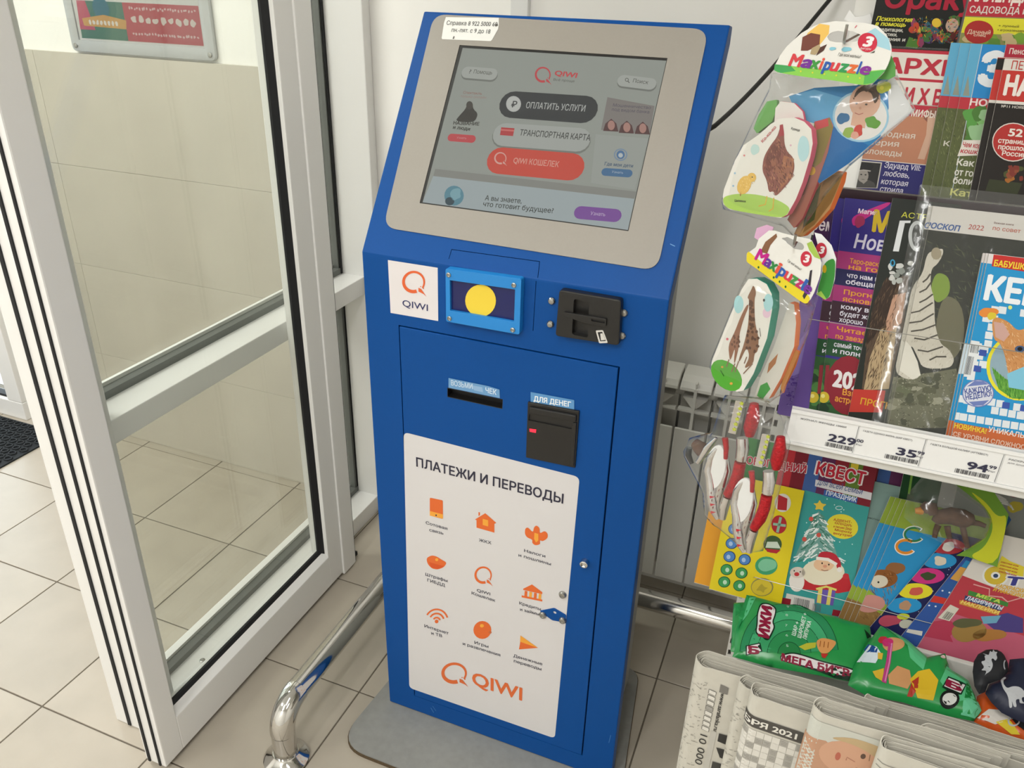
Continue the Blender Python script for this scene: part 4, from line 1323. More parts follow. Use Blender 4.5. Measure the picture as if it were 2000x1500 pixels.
def art_na(front):
    def f(D):
        D.band(None, B2(1760, 600), '#b9352f' if not front else '#cfcac2', 1)
        if front: D.band(B2(1830, 590), B2(1800, 722), '#d8d3ca', 1.1); D.words('ПЕТРОВ', B2(1865, 712), B2(2250, 0)[0], 17, '#b9352f', 3, .0)
        D.band(B2(1800, 722), B2(1700, 1030), '#bd3a34', 1.3); D.words('НАРОД', B2(1790, 972), B2(2500, 0)[0], 38, '#e7ded6', 3, .05)
        D.band(B2(1700, 1030), B2(1690, 1060), '#d8d3ca', 1.4); D.band(B2(1690, 1060), None, '#2a2623', 1)
        if not front: return
        D.words('№11 НОЯБРЬ', B2(1765, 1105), B2(2060, 0)[0], 5, '#cfc9c0', 3)
        D.ell(A1(1935, 842), 41, 38, '#d9cfc6', 2, 28); D.ell(A1(1935, 842), 39, 36, '#ae3632', 2.5, 28)
        D.words('52', A1(1906, 805), A1(1985, 0)[0], 15, '#e6dcd3', 4, .03)
        for t, y, x0, x1 in (('страницы', 845, 1845, 2030), ('прошлого', 882, 1845, 2030), ('России', 920, 1868, 2010)): D.words(t, A1(x0, y), A1(x1, 0)[0], 9.5, '#e6d6cc', 4, .03)
        rd = random.Random(11)
        for k in range(14): D.ell(A1(rd.uniform(1830, 1990), rd.uniform(985, 1070)), rd.uniform(4, 10), rd.uniform(4, 9), rd.choice(['#7d3a30', '#a2672e', '#56472a', '#8a4d35', '#4d5230']), 2 + .02 * k, 9, wob=.4, seed=k)
        D.poly(A1((1795, 1060), (1990, 1085), (1960, 1150), (1770, 1130)), '#3b3f2c', 1.8)
    return f
mag(ROW_U, (1949, 112), .15, .026, 'rear copy of the dark history magazine with a red title band', art_na(False), bg='#2a2623', group='dark history magazines with red title band')
mag(ROW_U, (1963, 114), .15, .031, 'front dark history magazine with a round red badge reading 52', art_na(True), bg='#2a2623', group='dark history magazines with red title band')

# --- middle row
def art_lilac(D):
    D.band(None, A2(800, 330), '#452350', 1); D.words('Время', A2(700, 200), A2(905, 0)[0], 24, '#e2d6de', 3, .02)
    D.band(A2(800, 330), None, '#7a62ad', 1)
    D.poly(A2((620, 930), (800, 700), (800, 1000), (620, 1080)), '#8f7cc2', 1.5)
    rd = random.Random(2)
    for k in range(22): D.ell(A2(rd.uniform(600, 740), rd.uniform(1090, 1240)), rd.uniform(4, 9), rd.uniform(2, 5), rd.choice(['#5a3f95', '#6a4aa3', '#4a327f', '#8168b8']), 2 + .02 * k, 8, wob=.4, seed=k)
    D.hatch(A2((600, 1080), (760, 1050), (740, 1260), (590, 1250)), 160, ['#5a3f95', '#8f7cc2', '#4a327f'], 9, 1.4, 2.6, .4, 1, 3)
    D.ring(A2(725, 1085), 15, 16, 2, 2, '#a99ccb', 3); D.words('18', A2(712, 1097), A2(745, 0)[0], 9, '#cfc6e2', 3)
mag(ROW_M, A2(795, 40), .13, .004, 'lilac magazine with a misty field, end of the middle shelf', art_lilac, bg='#7a62ad', group='magazines on the middle shelf')
mag(ROW_M, A2(880, 36), .12, .007, 'dark violet magazine tucked between the lilac and the tarot magazines', lambda D: (D.band(None, A2(890, 470), '#3c2152', 1), D.words('е', A2(880, 200), A2(925, 0)[0], 30, '#e2d6de', 3, .03)), bg='#6a4f9d', group='magazines on the middle shelf')

NV, PK, OY = '#33297f', '#a93578', '#e9a13c'
def art_tarot(front):
    def f(D):
        D.band(None, A2(900, 340), NV, 1)
        dx = 62 if front else 0
        D.poly(A2((915 + dx, 150), (940 + dx, 120), (1130 + dx, 45), (1215, 42), (1195, 70), (1080, 130), (930 + dx, 195)), '#c52a85', 2)
        D.words('Магия', A2(955 + dx, 110), A2(1130, 0)[0], 9, '#f0d9e8', 3, .03, .1)
        D.ell(A2(965 + dx, 160), 9, 13, '#a02f5a', 2.4, 9, wob=.3)
        D.words('М', A2(1105, 215), A2(1200, 0)[0], 40, '#d3b526', 3, .05)
        D.words('Новая', A2(930 + dx, 315), A2(1230 + dx, 0)[0], 28, '#dcd8ea', 3, .02, .15)
        bands = ((340, 445, PK, ('Таро-расклад', 405), ('на год:', 440), OY), (445, 540, '#1f1f52', ('что нам год', 490), ('обещают', 528), '#e4e1ee'),
                 (540, 636, PK, ('Прогноз', 590), ('ясновид', 630), OY), (636, 760, '#3d2230', ('кому в 22', 675), ('будет жить', 715), '#e4e1ee'),
                 (760, 860, PK, ('Читаем', 808), ('по звездам', 850), OY), (860, 960, '#24502f', ('самый точный', 898), ('и полный', 935), '#e4e1ee'))
        for ya, yb, c, t1, t2, tc in bands:
            xo = 905 - (ya - 340) * .14
            D.band(A2(xo + dx, ya), A2(xo + dx, yb), c, 1.2)
            for t, y in (t1, t2): D.words(t, A2(968 - (62 - dx) - (y - 405) * .19, y), A2(968 - (62 - dx) + 230 - (y - 405) * .19, 0)[0], 9.5, tc, 3, .02)
        D.words('хорошо', A2(905 - (62 - dx), 752), A2(1045, 0)[0], 9.5, '#e4e1ee', 3, .02)
        D.band(A2(800, 960), None, '#2f5c30', 1.2)
        rd = random.Random(6)
        for k in range(20): D.ell(A2(rd.uniform(745, 1000), rd.uniform(950, 1270)), rd.uniform(6, 13), rd.uniform(6, 12), rd.choice(['#356a33', '#274d2a', '#4b7f3e', '#1f3f25']), 1.5 + .02 * k, 8, wob=.4, seed=k)
        D.poly(A2((790 + dx * .6, 1010), (812 + dx * .6, 1010), (800 + dx * .6, 1180), (776 + dx * .6, 1180)), '#8f2a33', 2.2)
        D.ell(A2(752 + dx, 1200), 11, 11, '#cfb62e', 2.8); D.ell(A2(748 + dx, 1192), 4, 4, '#eadf86', 2.9)
        if front:
            D.ell(A2(960, 1130), 43, 58, '#8c2230', 2.4); D.words('2022', A2(868, 1132), A2(1090, 0)[0], 33, '#e9e4e4', 4, .04)
            D.words('Взгляд', A2(925, 1185), A2(1080, 0)[0], 12, OY, 4, .02); D.words('астролога', A2(880, 1222), A2(1080, 0)[0], 12, OY, 4, .02)
    return f
mag(Slumped(ROW_M, A2(728, 1258), .010, math.radians(-4.2)), A2(728, 1258), .125, .010, 'rear copy of the violet tarot and horoscope magazine', art_tarot(False), bg=NV, vtop=.277, group='violet tarot magazines on the middle shelf')
mag(Slumped(ROW_M, A2(786, 1262), .0145, math.radians(-4.2)), A2(786, 1262), .115, .0145, 'front violet tarot and horoscope magazine with a red 2022 disc', art_tarot(True), bg=NV, vtop=.277, group='violet tarot magazines on the middle shelf')

def art_astro(D):
    D.words('АСТРО', B1(735, 655), B1(1080, 0)[0], 11, '#d8d84a', 3, .0)
    D.poly(B1((722, 690), (835, 690), (830, 715), (775, 715), (712, 1008), (652, 1005)), '#dfe3e4', 3)
    D.ring(B1(900, 850), 17, 30, 7, 7, '#c9cdce', 3)
    D.poly(A2((1190, 520), (1320, 470), (1290, 760), (1200, 1150), (1040, 1150), (1080, 800)), '#5b4a3a', 1.5)
    D.poly(A2((1210, 600), (1300, 580), (1275, 760), (1190, 830), (1180, 720)), '#c49a80', 2); D.poly(A2((1150, 800), (1250, 760), (1200, 1150), (1050, 1160), (1090, 960)), '#b9a17c', 1.8)
    D.poly(A2((1180, 500), (1260, 480), (1180, 760), (1060, 900), (1110, 640)), '#3a2c22', 2.4)
    rd = random.Random(8)
    for k in range(13): D.ell(A2(rd.uniform(1200, 1330), rd.uniform(400, 520)), rd.uniform(4, 8), rd.uniform(3, 7), rd.choice(['#b9bdb8', '#8f958f', '#d2d3cf']), 3 + .02 * k, 9, wob=.2, seed=k)
    D.ring(A2(1222, 405), 5, 7, 2.5, 2.5, '#3f9fc9', 3.5)
    D.hatch(A2((1180, 500), (1290, 480), (1230, 760), (1150, 1150), (1050, 1150), (1060, 900), (1110, 640)), 260, ['#2c2018', '#4a382a', '#6b543f'], 16, 1.6, 2.6, 1.9, .35, 3)
    D.poly(A2((980, 1150), (1180, 1160), (1160, 1290), (955, 1285)), '#c23b30', 3); D.words('ПРОГНОЗ', A2(1030, 1240), A2(1290, 0)[0], 13, '#dca52e', 4, .02)
mag(ROW_M, A2(1224, 18), .075, .019, 'black astrology magazine with a long haired woman and a red box', art_astro, bg='#262b25', group='magazines on the middle shelf')

def art_tiger(front):
    def f(D):
        D.band(None, B1(1080, 790), '#d9d5cf', 1.5)
        D.words('ГОРОСКОП', B1(880 if front else 830, 748), B1(1335 if front else 1240, 0)[0], 11, '#3d5f9c', 3, .03, .15)
        if front:
            D.words('2022', B1(1422, 775), B1(1580, 0)[0], 10, '#b9473f', 3, .0, .1); D.words('Важная книга', B1(1690, 720), B1(1890, 0)[0], 3.5, '#8a6f68', 3); D.words('по совет', B1(1675, 785), B1(1960, 0)[0], 8, '#c06a58', 3, .01)
        D.band(A2(1300, 225), None, '#2b2e26', 1)
        D.poly(A2((1190, 1330), (1230, 1080), (1600, 1030), (1620, 1180), (1560, 1380), (1190, 1385)), '#6e6e58', 1.6)
        rd = random.Random(4)
        for k in range(26): D.ell(A2(rd.uniform(1200, 1540), rd.uniform(1080, 1360)), rd.uniform(6, 16), rd.uniform(4, 10), rd.choice(['#55573f', '#84836c', '#474a35', '#9a9984', '#62674a']), 1.7 + .01 * k, 8, wob=.4, seed=k)
        D.hatch(A2((1190, 1380), (1230, 1080), (1600, 1030), (1620, 1180), (1560, 1380)), 260, ['#4a4c38', '#8f8e78', '#5d604a', '#a5a48f'], 6, 2.4, 1.9, .3, 1.2, 4)
        D.hatch(A2((1340, 260), (1760, 320), (1640, 1000), (1480, 760)), 160, ['#3a3f30', '#222520', '#4c5238'], 18, 3, 1.4, .8, .8, 6)
        D.ell(A2(1505, 550), 17, 30, '#7f9a3a', 1.8, 12, wob=.2); D.ell(A2(1560, 800), 26, 70, '#6d6a52', 1.7, 12, wob=.2)
        body = A2((1340, 540), (1400, 470), (1425, 350), (1470, 330), (1520, 318), (1522, 350), (1490, 410), (1450, 440), (1445, 540), (1470, 620), (1470, 760), (1500, 880), (1560, 920), (1590, 980), (1560, 1030), (1400, 1030), (1370, 960), (1330, 880), (1290, 1000), (1380, 1050), (1375, 1090), (1300, 1095), (1230, 1050), (1280, 830), (1300, 700))
        D.poly(body, '#d3cdbf', 2.4)
        D.poly(A2((1270, 860), (1330, 900), (1370, 990), (1388, 1070), (1340, 1095), (1260, 1040)), '#e6e2d6', 2.6)
        D.hatch(body, 200, ['#c1bba9', '#e2ddd1', '#b3ac9a'], 10, 1.6, 2.5, 2.0, .5, 8)
        D.ell(A2(1480, 350), 10, 12, '#a59a82', 2.8)
        for k, (a, b, c_) in enumerate((((1330, 700), (1380, 690), (1460, 640)), ((1320, 760), (1390, 750), (1465, 705)), ((1330, 810), (1400, 800), (1480, 770)), ((1350, 850), (1410, 860), (1490, 830)), ((1370, 920), (1430, 930), (1520, 900)), ((1380, 580), (1420, 560), (1450, 520)), ((1400, 520), (1425, 500), (1446, 470)), ((1380, 640), (1420, 620), (1460, 590)), ((1440, 980), (1480, 960), (1540, 960)))):
            D.line(A2(a, b, c_), 3.0, '#4b463c', 3)
    return f
def wrap(t, S, u0, u1, v1, off, seed):
    o = [(u0, -.002), (u1, -.002), (u1, v1), (u0, v1)]
    geo, _ = pillow(Surf(S.P(0, 0, off - .002), S.e1, S.e2), o, .0022, .008, .0007, seed, .012, 1.0)
    mk('plastic_wrap', geo, 'cello', t, smooth=80)
tg = mag(ROW_M, B1(1022, 533), .20, .0235, 'rear plastic wrapped tiger calendar with a white title strip', art_tiger(False), bg='#2b2e26', name='wall_calendar', cat='calendar', group='plastic wrapped tiger calendars')
u0_ = ROW_M.uv(B1(1060, 538), .028)[0]
tg = mag(ROW_M, B1(1066, 538), .20, .028, 'front plastic wrapped calendar with a sitting white tiger', art_tiger(True), bg='#2b2e26', name='wall_calendar', cat='calendar', group='plastic wrapped tiger calendars')
wrap(tg, ROW_M, u0_ - .018, u0_ + .205, .300, .031, 5)

def art_key(front):
    def f(D):
        D.band(None, Z7(300, 400), '#dcd6d4', 1)
        if not front:
            D._uvitem([(D.u0, .085), (D.u0 + .008, .085), (D.u0 + .008, .12), (D.u0, .12)], '#cfe0ea', 2)
            D.band(Z7(40, 1310), None, '#c4673a', 1.5)
            return
        D.poly(Z7((362, 352), (700, 392), (700, 478), (350, 420)), '#c2332f', 2); D.words('БАБУШКИНЫ', Z7(362, 418), Z7(640, 0)[0], 12, '#ecd13a', 3, .03)
        D.words('КЕЙ', Z7(308, 612), Z7(640, 0)[0], 47, '#e9eef2', 3, .045)
        cells = ((350, 670), (300, 720), (345, 722), (395, 672), (330, 772), (315, 820), (310, 870), (290, 900), (250, 885), (205, 880), (520, 690), (560, 700), (260, 940), (230, 990), (280, 990), (195, 940), (190, 1000), (180, 1040), (210, 1060), (150, 1190), (190, 1200), (210, 1250), (350, 1260), (400, 1270), (450, 1280), (500, 1290), (330, 1210), (380, 1220), (480, 1240), (520, 1250), (120, 1290), (165, 1298), (215, 1306), (265, 1315), (315, 1323), (365, 1332), (415, 1340), (465, 1348), (515, 1356))
        for k, (x, y) in enumerate(cells): D.poly(Z7((x, y - 18), (x + 44, y - 12), (x + 38, y + 30), (x - 6, y + 24)), '#dde3e6', 2 + .002 * k)
        for x, y in ((300, 925), (268, 1018), (435, 1232), (540, 1250)): D.poly(Z7((x - 20, y - 18), (x + 22, y - 12), (x + 18, y + 24), (x - 26, y + 18)), '#3c56a5', 2.6)
        D.poly(Z7((205, 850), (280, 862), (250, 1075), (165, 1060)), '#dfe3e4', 2.3); D.bars(Z7(178, 1050), Z7(225, 1058), 36, '#60656a', 12, 5, 2.6); D.bars(Z7(222, 925), Z7(268, 932), 16, '#60656a', 8, 6, 2.6)
        D.ell(Z7(520, 1010), 67, 66, '#e2da36', 2.7, 32); D.ell(Z7(525, 1010), 62, 61, '#8fa9b5', 2.8, 32)
        D.poly(Z7((350, 1010), (430, 1080), (560, 1120), (560, 1200), (470, 1195), (390, 1140)), '#5c9a3c', 2.9)
        D.poly(Z7((350, 740), (375, 715), (450, 745), (500, 800), (560, 780), (600, 900), (560, 1080), (450, 1080), (430, 950), (400, 870), (360, 850)), '#c98f58', 3.2)
        D.hatch(Z7((360, 740), (450, 745), (500, 800), (560, 780), (600, 900), (560, 1080), (450, 1080), (430, 950)), 160, ['#b5793f', '#dcae7c', '#a2683a', '#e5c79c'], 9, 1.4, 3.25, 1.2, .7, 9)
        D.hatch(Z7((350, 1010), (430, 1080), (560, 1120), (560, 1200), (470, 1195), (390, 1140)), 120, ['#3f7a2a', '#7fb84c', '#2f6a24'], 12, 1.5, 2.95, 1.5, .5, 10)
        D.poly(Z7((362, 745), (420, 755), (455, 820), (420, 862), (372, 835)), '#c9a296', 3.4); D.ell(Z7(515, 905), 10, 6.5, '#44597c', 3.6); D.ell(Z7(515, 905), 5, 4, '#15171c', 3.7); D.poly(Z7((440, 1050), (560, 1000), (560, 1150), (450, 1130)), '#7fc0d8', 3.5)
        D.ell(Z7(330, 690), 17, 10, '#e08a3c', 3.2, 10, wob=.4); D.ell(Z7(350, 712), 8, 8, '#d6c23c', 3.3, 8, wob=.3); D.ell(Z7(458, 662), 4, 4, '#d8e27a', 3)
        D.ell(Z7(270, 1165), 31, 27, '#6f7fb8', 3.8, 28); D.ell(Z7(270, 1165), 29, 25, '#d5d8e2', 3.9, 28)
        D.poly(Z7((205, 1125), (250, 1092), (300, 1094), (330, 1112)), '#6f7fb8', 4); D.poly(Z7((215, 1215), (335, 1205), (300, 1235), (245, 1238)), '#6f7fb8', 4)
        D.text('КАЖДУЮ', Z7(195, 1170), Z7(348, 1148), 10, '#4a5798', 4.4, .03); D.text('НЕДЕЛЮ!', Z7(200, 1203), Z7(352, 1180), 10, '#4a5798', 4.4, .03)
        D.band(Z7(85, 1325), None, '#c4673a', 4); D.words('- НОВИНКА!', Z7(105, 1362), Z7(318, 0)[0], 10, '#e8cf3a', 5, .02); D.words('УНИКАЛЬНЫЕ', Z7(328, 1388), Z7(640, 0)[0], 10, '#eadfd6', 5, .02); D.words('ВСЕ УРОВНИ СЛОЖНОСТИ', Z7(100, 1410), Z7(600, 0)[0], 9, '#e8c9b4', 5, .02)
    return f
for k, (tl, lb) in enumerate(((Z7(301, 342), 'rearmost of three cyan crossword booklets'), (Z7(318, 343), 'middle one of three cyan crossword booklets'), (Z7(335, 345), 'front cyan crossword booklet with a ginger kitten in a yellow ring'))):
    mag(ROW_M, tl, .145, .0355 + k * .0045, lb, art_key(k == 2), bg='#2a93cb', name='crossword_booklet', cat='booklet', group='cyan crossword booklets', thick=.0042)

# --- lower row
mag(ROW_L, A4(105, 560), .10, .004, 'orange booklet standing behind the yellow sticker sheet', lambda D: None, bg='#dd9a2c', name='booklet', cat='booklet', vtop=.158, group='books on the lower shelf')

def art_quest(full):
    def f(D):
        D.band(None, B3(160, 860), '#7c1f2c', 1)
        cs = ['#2f7a3a', '#1f5a2c', '#2f7a3a', '#b8323a', '#7c1f2c', '#3f5f9c', '#5f2a55', '#8a2430', '#5f7a2c', '#7c1f2c']
        vb = D.s.uv(B3(160, 860), D.off)[1]
        n = len(cs)
        for k, c in enumerate(cs):
            a, b = D.u0 + (D.u1 - D.u0) * k / n, D.u0 + (D.u1 - D.u0) * (k + 1) / n
            D._uvitem([(a, vb), (b, vb), (b, D.v1), (a, D.v1)], c, 1.2)
        if not full: return
        D.poly(B3((650, 660), (710, 668), (702, 710), (645, 702)), '#d8c23a', 2)
        D.text('НОВОГОДНИЙ', B3(-220, 655), B3(296, 738), 15, '#e9e2e2', 3, .07); D.text('НОВОГОДНИЙ', B3(-218, 654), B3(294, 736), 14.5, '#b3283c', 4, .03)
        D.text('КВЕСТ', B3(368, 742), B3(752, 832), 25, '#ece4e4', 3, .09); D.text('КВЕСТ', B3(374, 740), B3(746, 828), 24, '#c0283c', 4, .035)
        D.poly(B3((372, 786), (812, 890), (804, 948), (366, 838)), '#dcdadf', 2.5); D.text('для всей семьи', B3(382, 822), B3(735, 905), 12, '#34508e', 4, .0, .25)
        D.poly(B3((440, 866), (700, 930), (692, 975), (432, 912)), '#3a62a8', 3); D.text('ПРАЗДНИК', B3(452, 904), B3(688, 962), 9, '#dfe6f0', 4, .03)
        # picture under the title: fir tree, gift bringer and presents on a teal night
        q = [D.s.uv(p, D.off) for p in (B3(285, 880), A4(1070, 395))]
        D._uvitem([(q[0][0], 0), (D.u1, 0), (D.u1, q[1][1]), (q[0][0], D.s.uv(B3(285, 868), D.off)[1])], '#3b9a96', 2)
        rd = random.Random(12)
        for k in range(40): D.ell(A4(rd.uniform(700, 1050), rd.uniform(330, 900)), 1.2, 1.2, '#d3ecea', 2.3, 6)
        D.poly(A4((785, 415), (850, 540), (900, 700), (640, 700), (700, 560)), '#6f9f96', 2.4)
        for k in range(150):
            y = rd.uniform(430, 715); x = 785 + rd.uniform(-1, 1) * (y - 395) * .42
            sgn = 1 if x > 785 else -1
            D.line(A4((x, y), (x + sgn * rd.uniform(12, 38), y + rd.uniform(8, 30))), 2.2, rd.choice(['#dfeae8', '#eef4f2', '#5a9080', '#c3d6d2', '#3f7a68']), 2.5 + .004 * k)
        for x, y in ((740, 465), (700, 585), (785, 560)): D.ell(A4(x, y), 4.5, 4.5, '#d0584a', 3.2)
        D.poly(A4((790, 350), (802, 375), (835, 378), (808, 395), (815, 420), (790, 405), (762, 412), (772, 388), (750, 372), (780, 374)), '#e8c94a', 3.2)
        D.ell(A4(925, 510), 31, 24, '#e3d53a', 2.9, 24, rot=.2)
        for i_, t in enumerate(('АДВЕНТ-', 'КАЛЕНДАРЬ', 'и письмо Деду', 'Морозу', 'внутри!')): D.text(t, A4(872 + (i_ % 2) * 8, 475 + i_ * 20), A4(980, 492 + i_ * 20), 4.6, '#b5432f', 4, .02)
        D.ring(A4(905, 400), 7, 4, 1, 1, '#dfeeee', 3)
        D.poly(A4((735, 790), (960, 790), (985, 890), (900, 905), (690, 880), (670, 840)), '#bd2c33', 3)
        D.ell(A4(810, 780), 41, 26, '#e5dcc2', 3.4, 20, wob=.06); D.ell(A4(815, 735), 20, 13, '#e6bd98', 3.6)
        D.poly(A4((775, 690), (800, 655), (880, 665), (918, 720), (915, 765), (895, 765), (885, 725), (800, 705)), '#b92b38', 3.9); D.ell(A4(908, 765), 5, 5, '#ece6de', 4); D.line(A4((770, 697), (840, 705), (892, 735)), 6, '#ece6de', 4.1)
        D.ell(A4(805, 727), 1.5, 1.8, '#2a2220', 4.3); D.ell(A4(845, 735), 1.5, 1.8, '#2a2220', 4.3); D.ell(A4(822, 745), 4, 3, '#d99a7c', 4.3); D.line(A4((800, 765), (820, 772), (842, 768)), 1.2, '#7a4a3a', 4.3)
        D.poly(A4((900, 850), (945, 790), (965, 800), (930, 860)), '#bd2c33', 3.2); D.ell(A4(945, 805), 6, 6, '#c4343a', 3.5)
        D.ell(A4(655, 835), 15, 20, '#e9e2da', 3.3); D.ell(A4(660, 782), 15, 11, '#d9cdc0', 3.4); D.ell(A4(655, 792), 5, 4, '#c2383c', 3.6); D.ell(A4(640, 772), 1.3, 1.6, '#2a2220', 3.7); D.ell(A4(676, 778), 1.3, 1.6, '#2a2220', 3.7)
        D.poly(A4((785, 880), (885, 890), (870, 978), (765, 960)), '#6a59a8', 3.8); D.poly(A4((785, 868), (808, 870), (798, 965), (772, 960)), '#ddd06a', 4); D.poly(A4((845, 875), (865, 877), (850, 975), (828, 972)), '#ddd06a', 4); D.line(A4((770, 880), (830, 865), (890, 885)), 4, '#ddd06a', 4.2)
        D.poly(A4((595, 905), (760, 940), (760, 1010), (580, 975)), '#d9d6d0', 2.8); D.poly(A4((570, 930), (622, 940), (615, 982), (566, 970)), '#8a1f2c', 3); D.bars(A4(632, 985), A4(725, 1005), 19, '#6a6a6c', 24, 2, 3.2); D.bars(A4(745, 1005), A4(795, 1015), 14, '#6a6a6c', 12, 4, 3.2)
        D.poly(A4((870, 1000), (915, 1008), (912, 1045), (862, 1035)), '#8a1f2c', 3)
    return f
uq = ROW_L.uv(B3(865, 660), .006)
mag(ROW_L, (1603, 880), .165, .008, 'rear copy of the festive quest book, red top corner showing', art_quest(False), bg='#7c1f2c', name='activity_book', cat='book', vtop=uq[1] + .004, group='festive quest books', thick=.004)
mag(ROW_L, (1660, 905), .115, .0125, 'pale teal book between the quest book and the farm books', lambda D: D.words('ЖИВОТНЫЕ', B3(760, 1085), B3(880, 0)[0], 3, '#4a5a58', 3), bg='#86a29c', name='activity_book', cat='book', vtop=.213, group='books on the lower shelf')
u1 = ROW_L.uv(B3(862, 668), .018)
uL = ROW_L.uv(A4(125, 905), .018)[0]
mag(ROW_L, A4(160, 905), u1[0] - ROW_L.uv(A4(160, 905), .018)[0], .018, 'festive quest book with a fir tree and presents on teal', art_quest(True), bg='#3b9a96', name='activity_book', cat='book', vtop=u1[1], group='festive quest books', thick=.005)

def art_yellow(D):
    for k, (x, y, c) in enumerate(((285, 525, 'b'), (270, 610, 'b'), (360, 630, 'b'), (257, 688, 'b'), (347, 706, 'b'), (240, 765, 'g'), (328, 785, 'g'), (226, 838, 'g'), (315, 860, 'g'))):
        D.ell(A4(x, y), 12, 11, '#2c3f66' if c == 'b' else '#1f5c33', 2 + .01 * k, 18); D.ell(A4(x - 1, y), 10.3, 9.5, '#4f83c4' if c == 'b' else '#3f9a58', 2.2 + .01 * k, 18); D.ell(A4(x + (-6 if c == 'b' else 4), y + 2), 4, 4.5, '#a9c4e6' if c == 'b' else '#bfe0c4', 2.5 + .01 * k, 12)
    D.ell(A4(572, 370), 16, 18, '#d9d3cc', 2); D.poly(A4((545, 320), (600, 345), (595, 415), (540, 410)), '#b02a32', 2.4)
    D.ell(A4(550, 498), 15, 18, '#b02a32', 2); D.line(A4((515, 495), (590, 505)), 5, '#8fb8a0', 2.5); D.line(A4((560, 455), (540, 545)), 5, '#8fb8a0', 2.5)
    D.ell(A4(512, 615), 18, 17, '#3f5a34', 2); D.poly(A4((470, 640), (560, 650), (535, 670), (480, 660)), '#b02a32', 2.4); D.poly(A4((480, 600), (540, 600), (560, 640), (470, 635)), '#c9d6c4', 2.3)
    D.ell(A4(475, 742), 22, 18, '#3f9a6c', 2); D.ell(A4(480, 738), 17, 13, '#7cc09a', 2.2, 12, wob=.2)
    D.ell(A4(450, 868), 22, 18, '#8e8a52', 2); D.ell(A4(448, 870), 20, 16, '#d6bf3a', 2.2); D.poly(A4((448, 845), (462, 868), (488, 872), (464, 885), (460, 905), (440, 888), (412, 890), (428, 870)), '#b7a63a', 2.4)
yt = ROW_L.uv(A4(640, 285), .022)
uyl, uyr = ROW_L.uv(A4(130, 905), .022)[0], ROW_L.uv(A4(565, 960), .022)[0]
mag(ROW_L, A4(130, 905), uyr - uyl, .022, 'bright yellow sticker sheet with blue and green baubles', art_yellow, bg='#e0cb22', name='sticker_sheet', cat='sticker sheet', vtop=yt[1], group='books on the lower shelf', thick=.0015)

# four fanned blue farm books lean over to the right
def art_farm(k):
    def f(D):
        D._uvitem([(D.u0, .155), (D.u1, .155), (D.u1, D.v1), (D.u0, D.v1)], '#8fa63a', 1)
        D._uvitem([(D.u0, .040), (D.u0 + .03, .030), (D.u0 + .03, .045), (D.u0, .060)], '#8fa63a', 1.4)
        D._uvitem([(D.u0, 0), (D.u1, 0), (D.u1, .045), (D.u0 + .02, .040), (D.u0, .048)], '#8a6a3c', 1.2)
        D.hatch(B4((0, 700), (330, 300), (700, 300), (420, 900)), 160 if k == 3 else 0, ['#7a5a30', '#a3844e', '#6a4c26'], 12, 2, 1.3, 1.2, .5, 4)
        if k < 3: return
        for a, r in ((0, .0),): pass
        D.ring(B3(1140, 1215), 22, 17, 6, 6, '#e2e6dc', 3, .6, 5.6); D.ring(B3(1140, 1215), 20, 15, 4, 4, '#2f7a4a', 3.3, .7, 5.5)
        D.ring(B3(1075, 1310), 22, 17, 7, 7, '#efe6da', 3, .6, 5.6); D.ring(B3(1075, 1310), 20, 15, 5, 5, '#de8a2a', 3.3, .7, 5.5)
        D.ell(B4(600, 280), 18, 13, '#8f6038', 2, 12, wob=.25); D.ell(B4(470, 390), 27, 19, '#8a5526', 2.2, 14, wob=.12); D.ell(B4(430, 420), 16, 13, '#d6cdb8', 2.4, 12, wob=.1); D.ell(B4(420, 428), 2, 2, '#2a2622', 2.6)
        D.hatch(B4((330, 330), (600, 330), (560, 470), (350, 470)), 90, ['#6f4420', '#a3703c', '#5c3a1e'], 8, 1.6, 2.3, .6, .8, 3)
        D.ell(B4(330, 660), 28, 18, '#c48a80', 2.3, 14, wob=.1); D.ell(B4(150, 600), 20, 26, '#7a5a30', 2, 12, wob=.2)
        D.poly(B4((20, 740), (180, 760), (150, 830), (10, 800)), '#6f9a2c', 2.4)
    return f
for k in range(4):
    px = (1637 + k * 11, 1208 + k * 1.5)
    S = Slumped(ROW_L, px, .0265 + k * .0045, math.radians(10.5))
    nm = ('rearmost', 'second from the back', 'third from the back')[k] + ' of four fanned blue farm animal books' if k < 3 else 'front blue farm animal book with a duck and a pig'
    mag(S, px, .115, .0265 + k * .0045, nm, art_farm(k), bg='#2a8fc6', name='picture_book', cat='book', vtop=.195, group='fanned blue farm animal books', thick=.004)

def art_navy(D):
    rd = random.Random(14)
    for k in range(60): D.ell(B4(rd.uniform(450, 1250), rd.uniform(50, 880)), .9, .9, '#cfd3ea', 1.3, 6)
    for (x, y, c, c2) in ((1170, 40, '#a8323c', '#d9d3cc'), (1080, 195, '#2a8fc6', '#d9cdb8'), (950, 360, '#c8327c', '#3a4a2a'), (820, 525, '#ded22e', '#c8584a'), (700, 680, '#2a8fc6', '#b08a6a')):
        D.ell(B4(x, y), 34, 15.5, c, 2, 26); D.ell(B4(x + 10, y + 2), 13, 8.5, c2, 2.4, 10, wob=.3, seed=x)
    D.ell(B4(690, 800), 12.5, 6, '#c3c83a', 2.2); D.ell(B4(540, 845), 20, 12, '#b0485c', 2, 10, wob=.3); D.ell(B4(720, 880), 13, 9, '#b8b8a8', 2.2, 10, wob=.2); D.poly(B4((420, 780), (480, 700), (505, 705), (450, 790)), '#b9b23a', 2)
px = (1702, 1222)
S = Slumped(ROW_L, px, .046, math.radians(26))
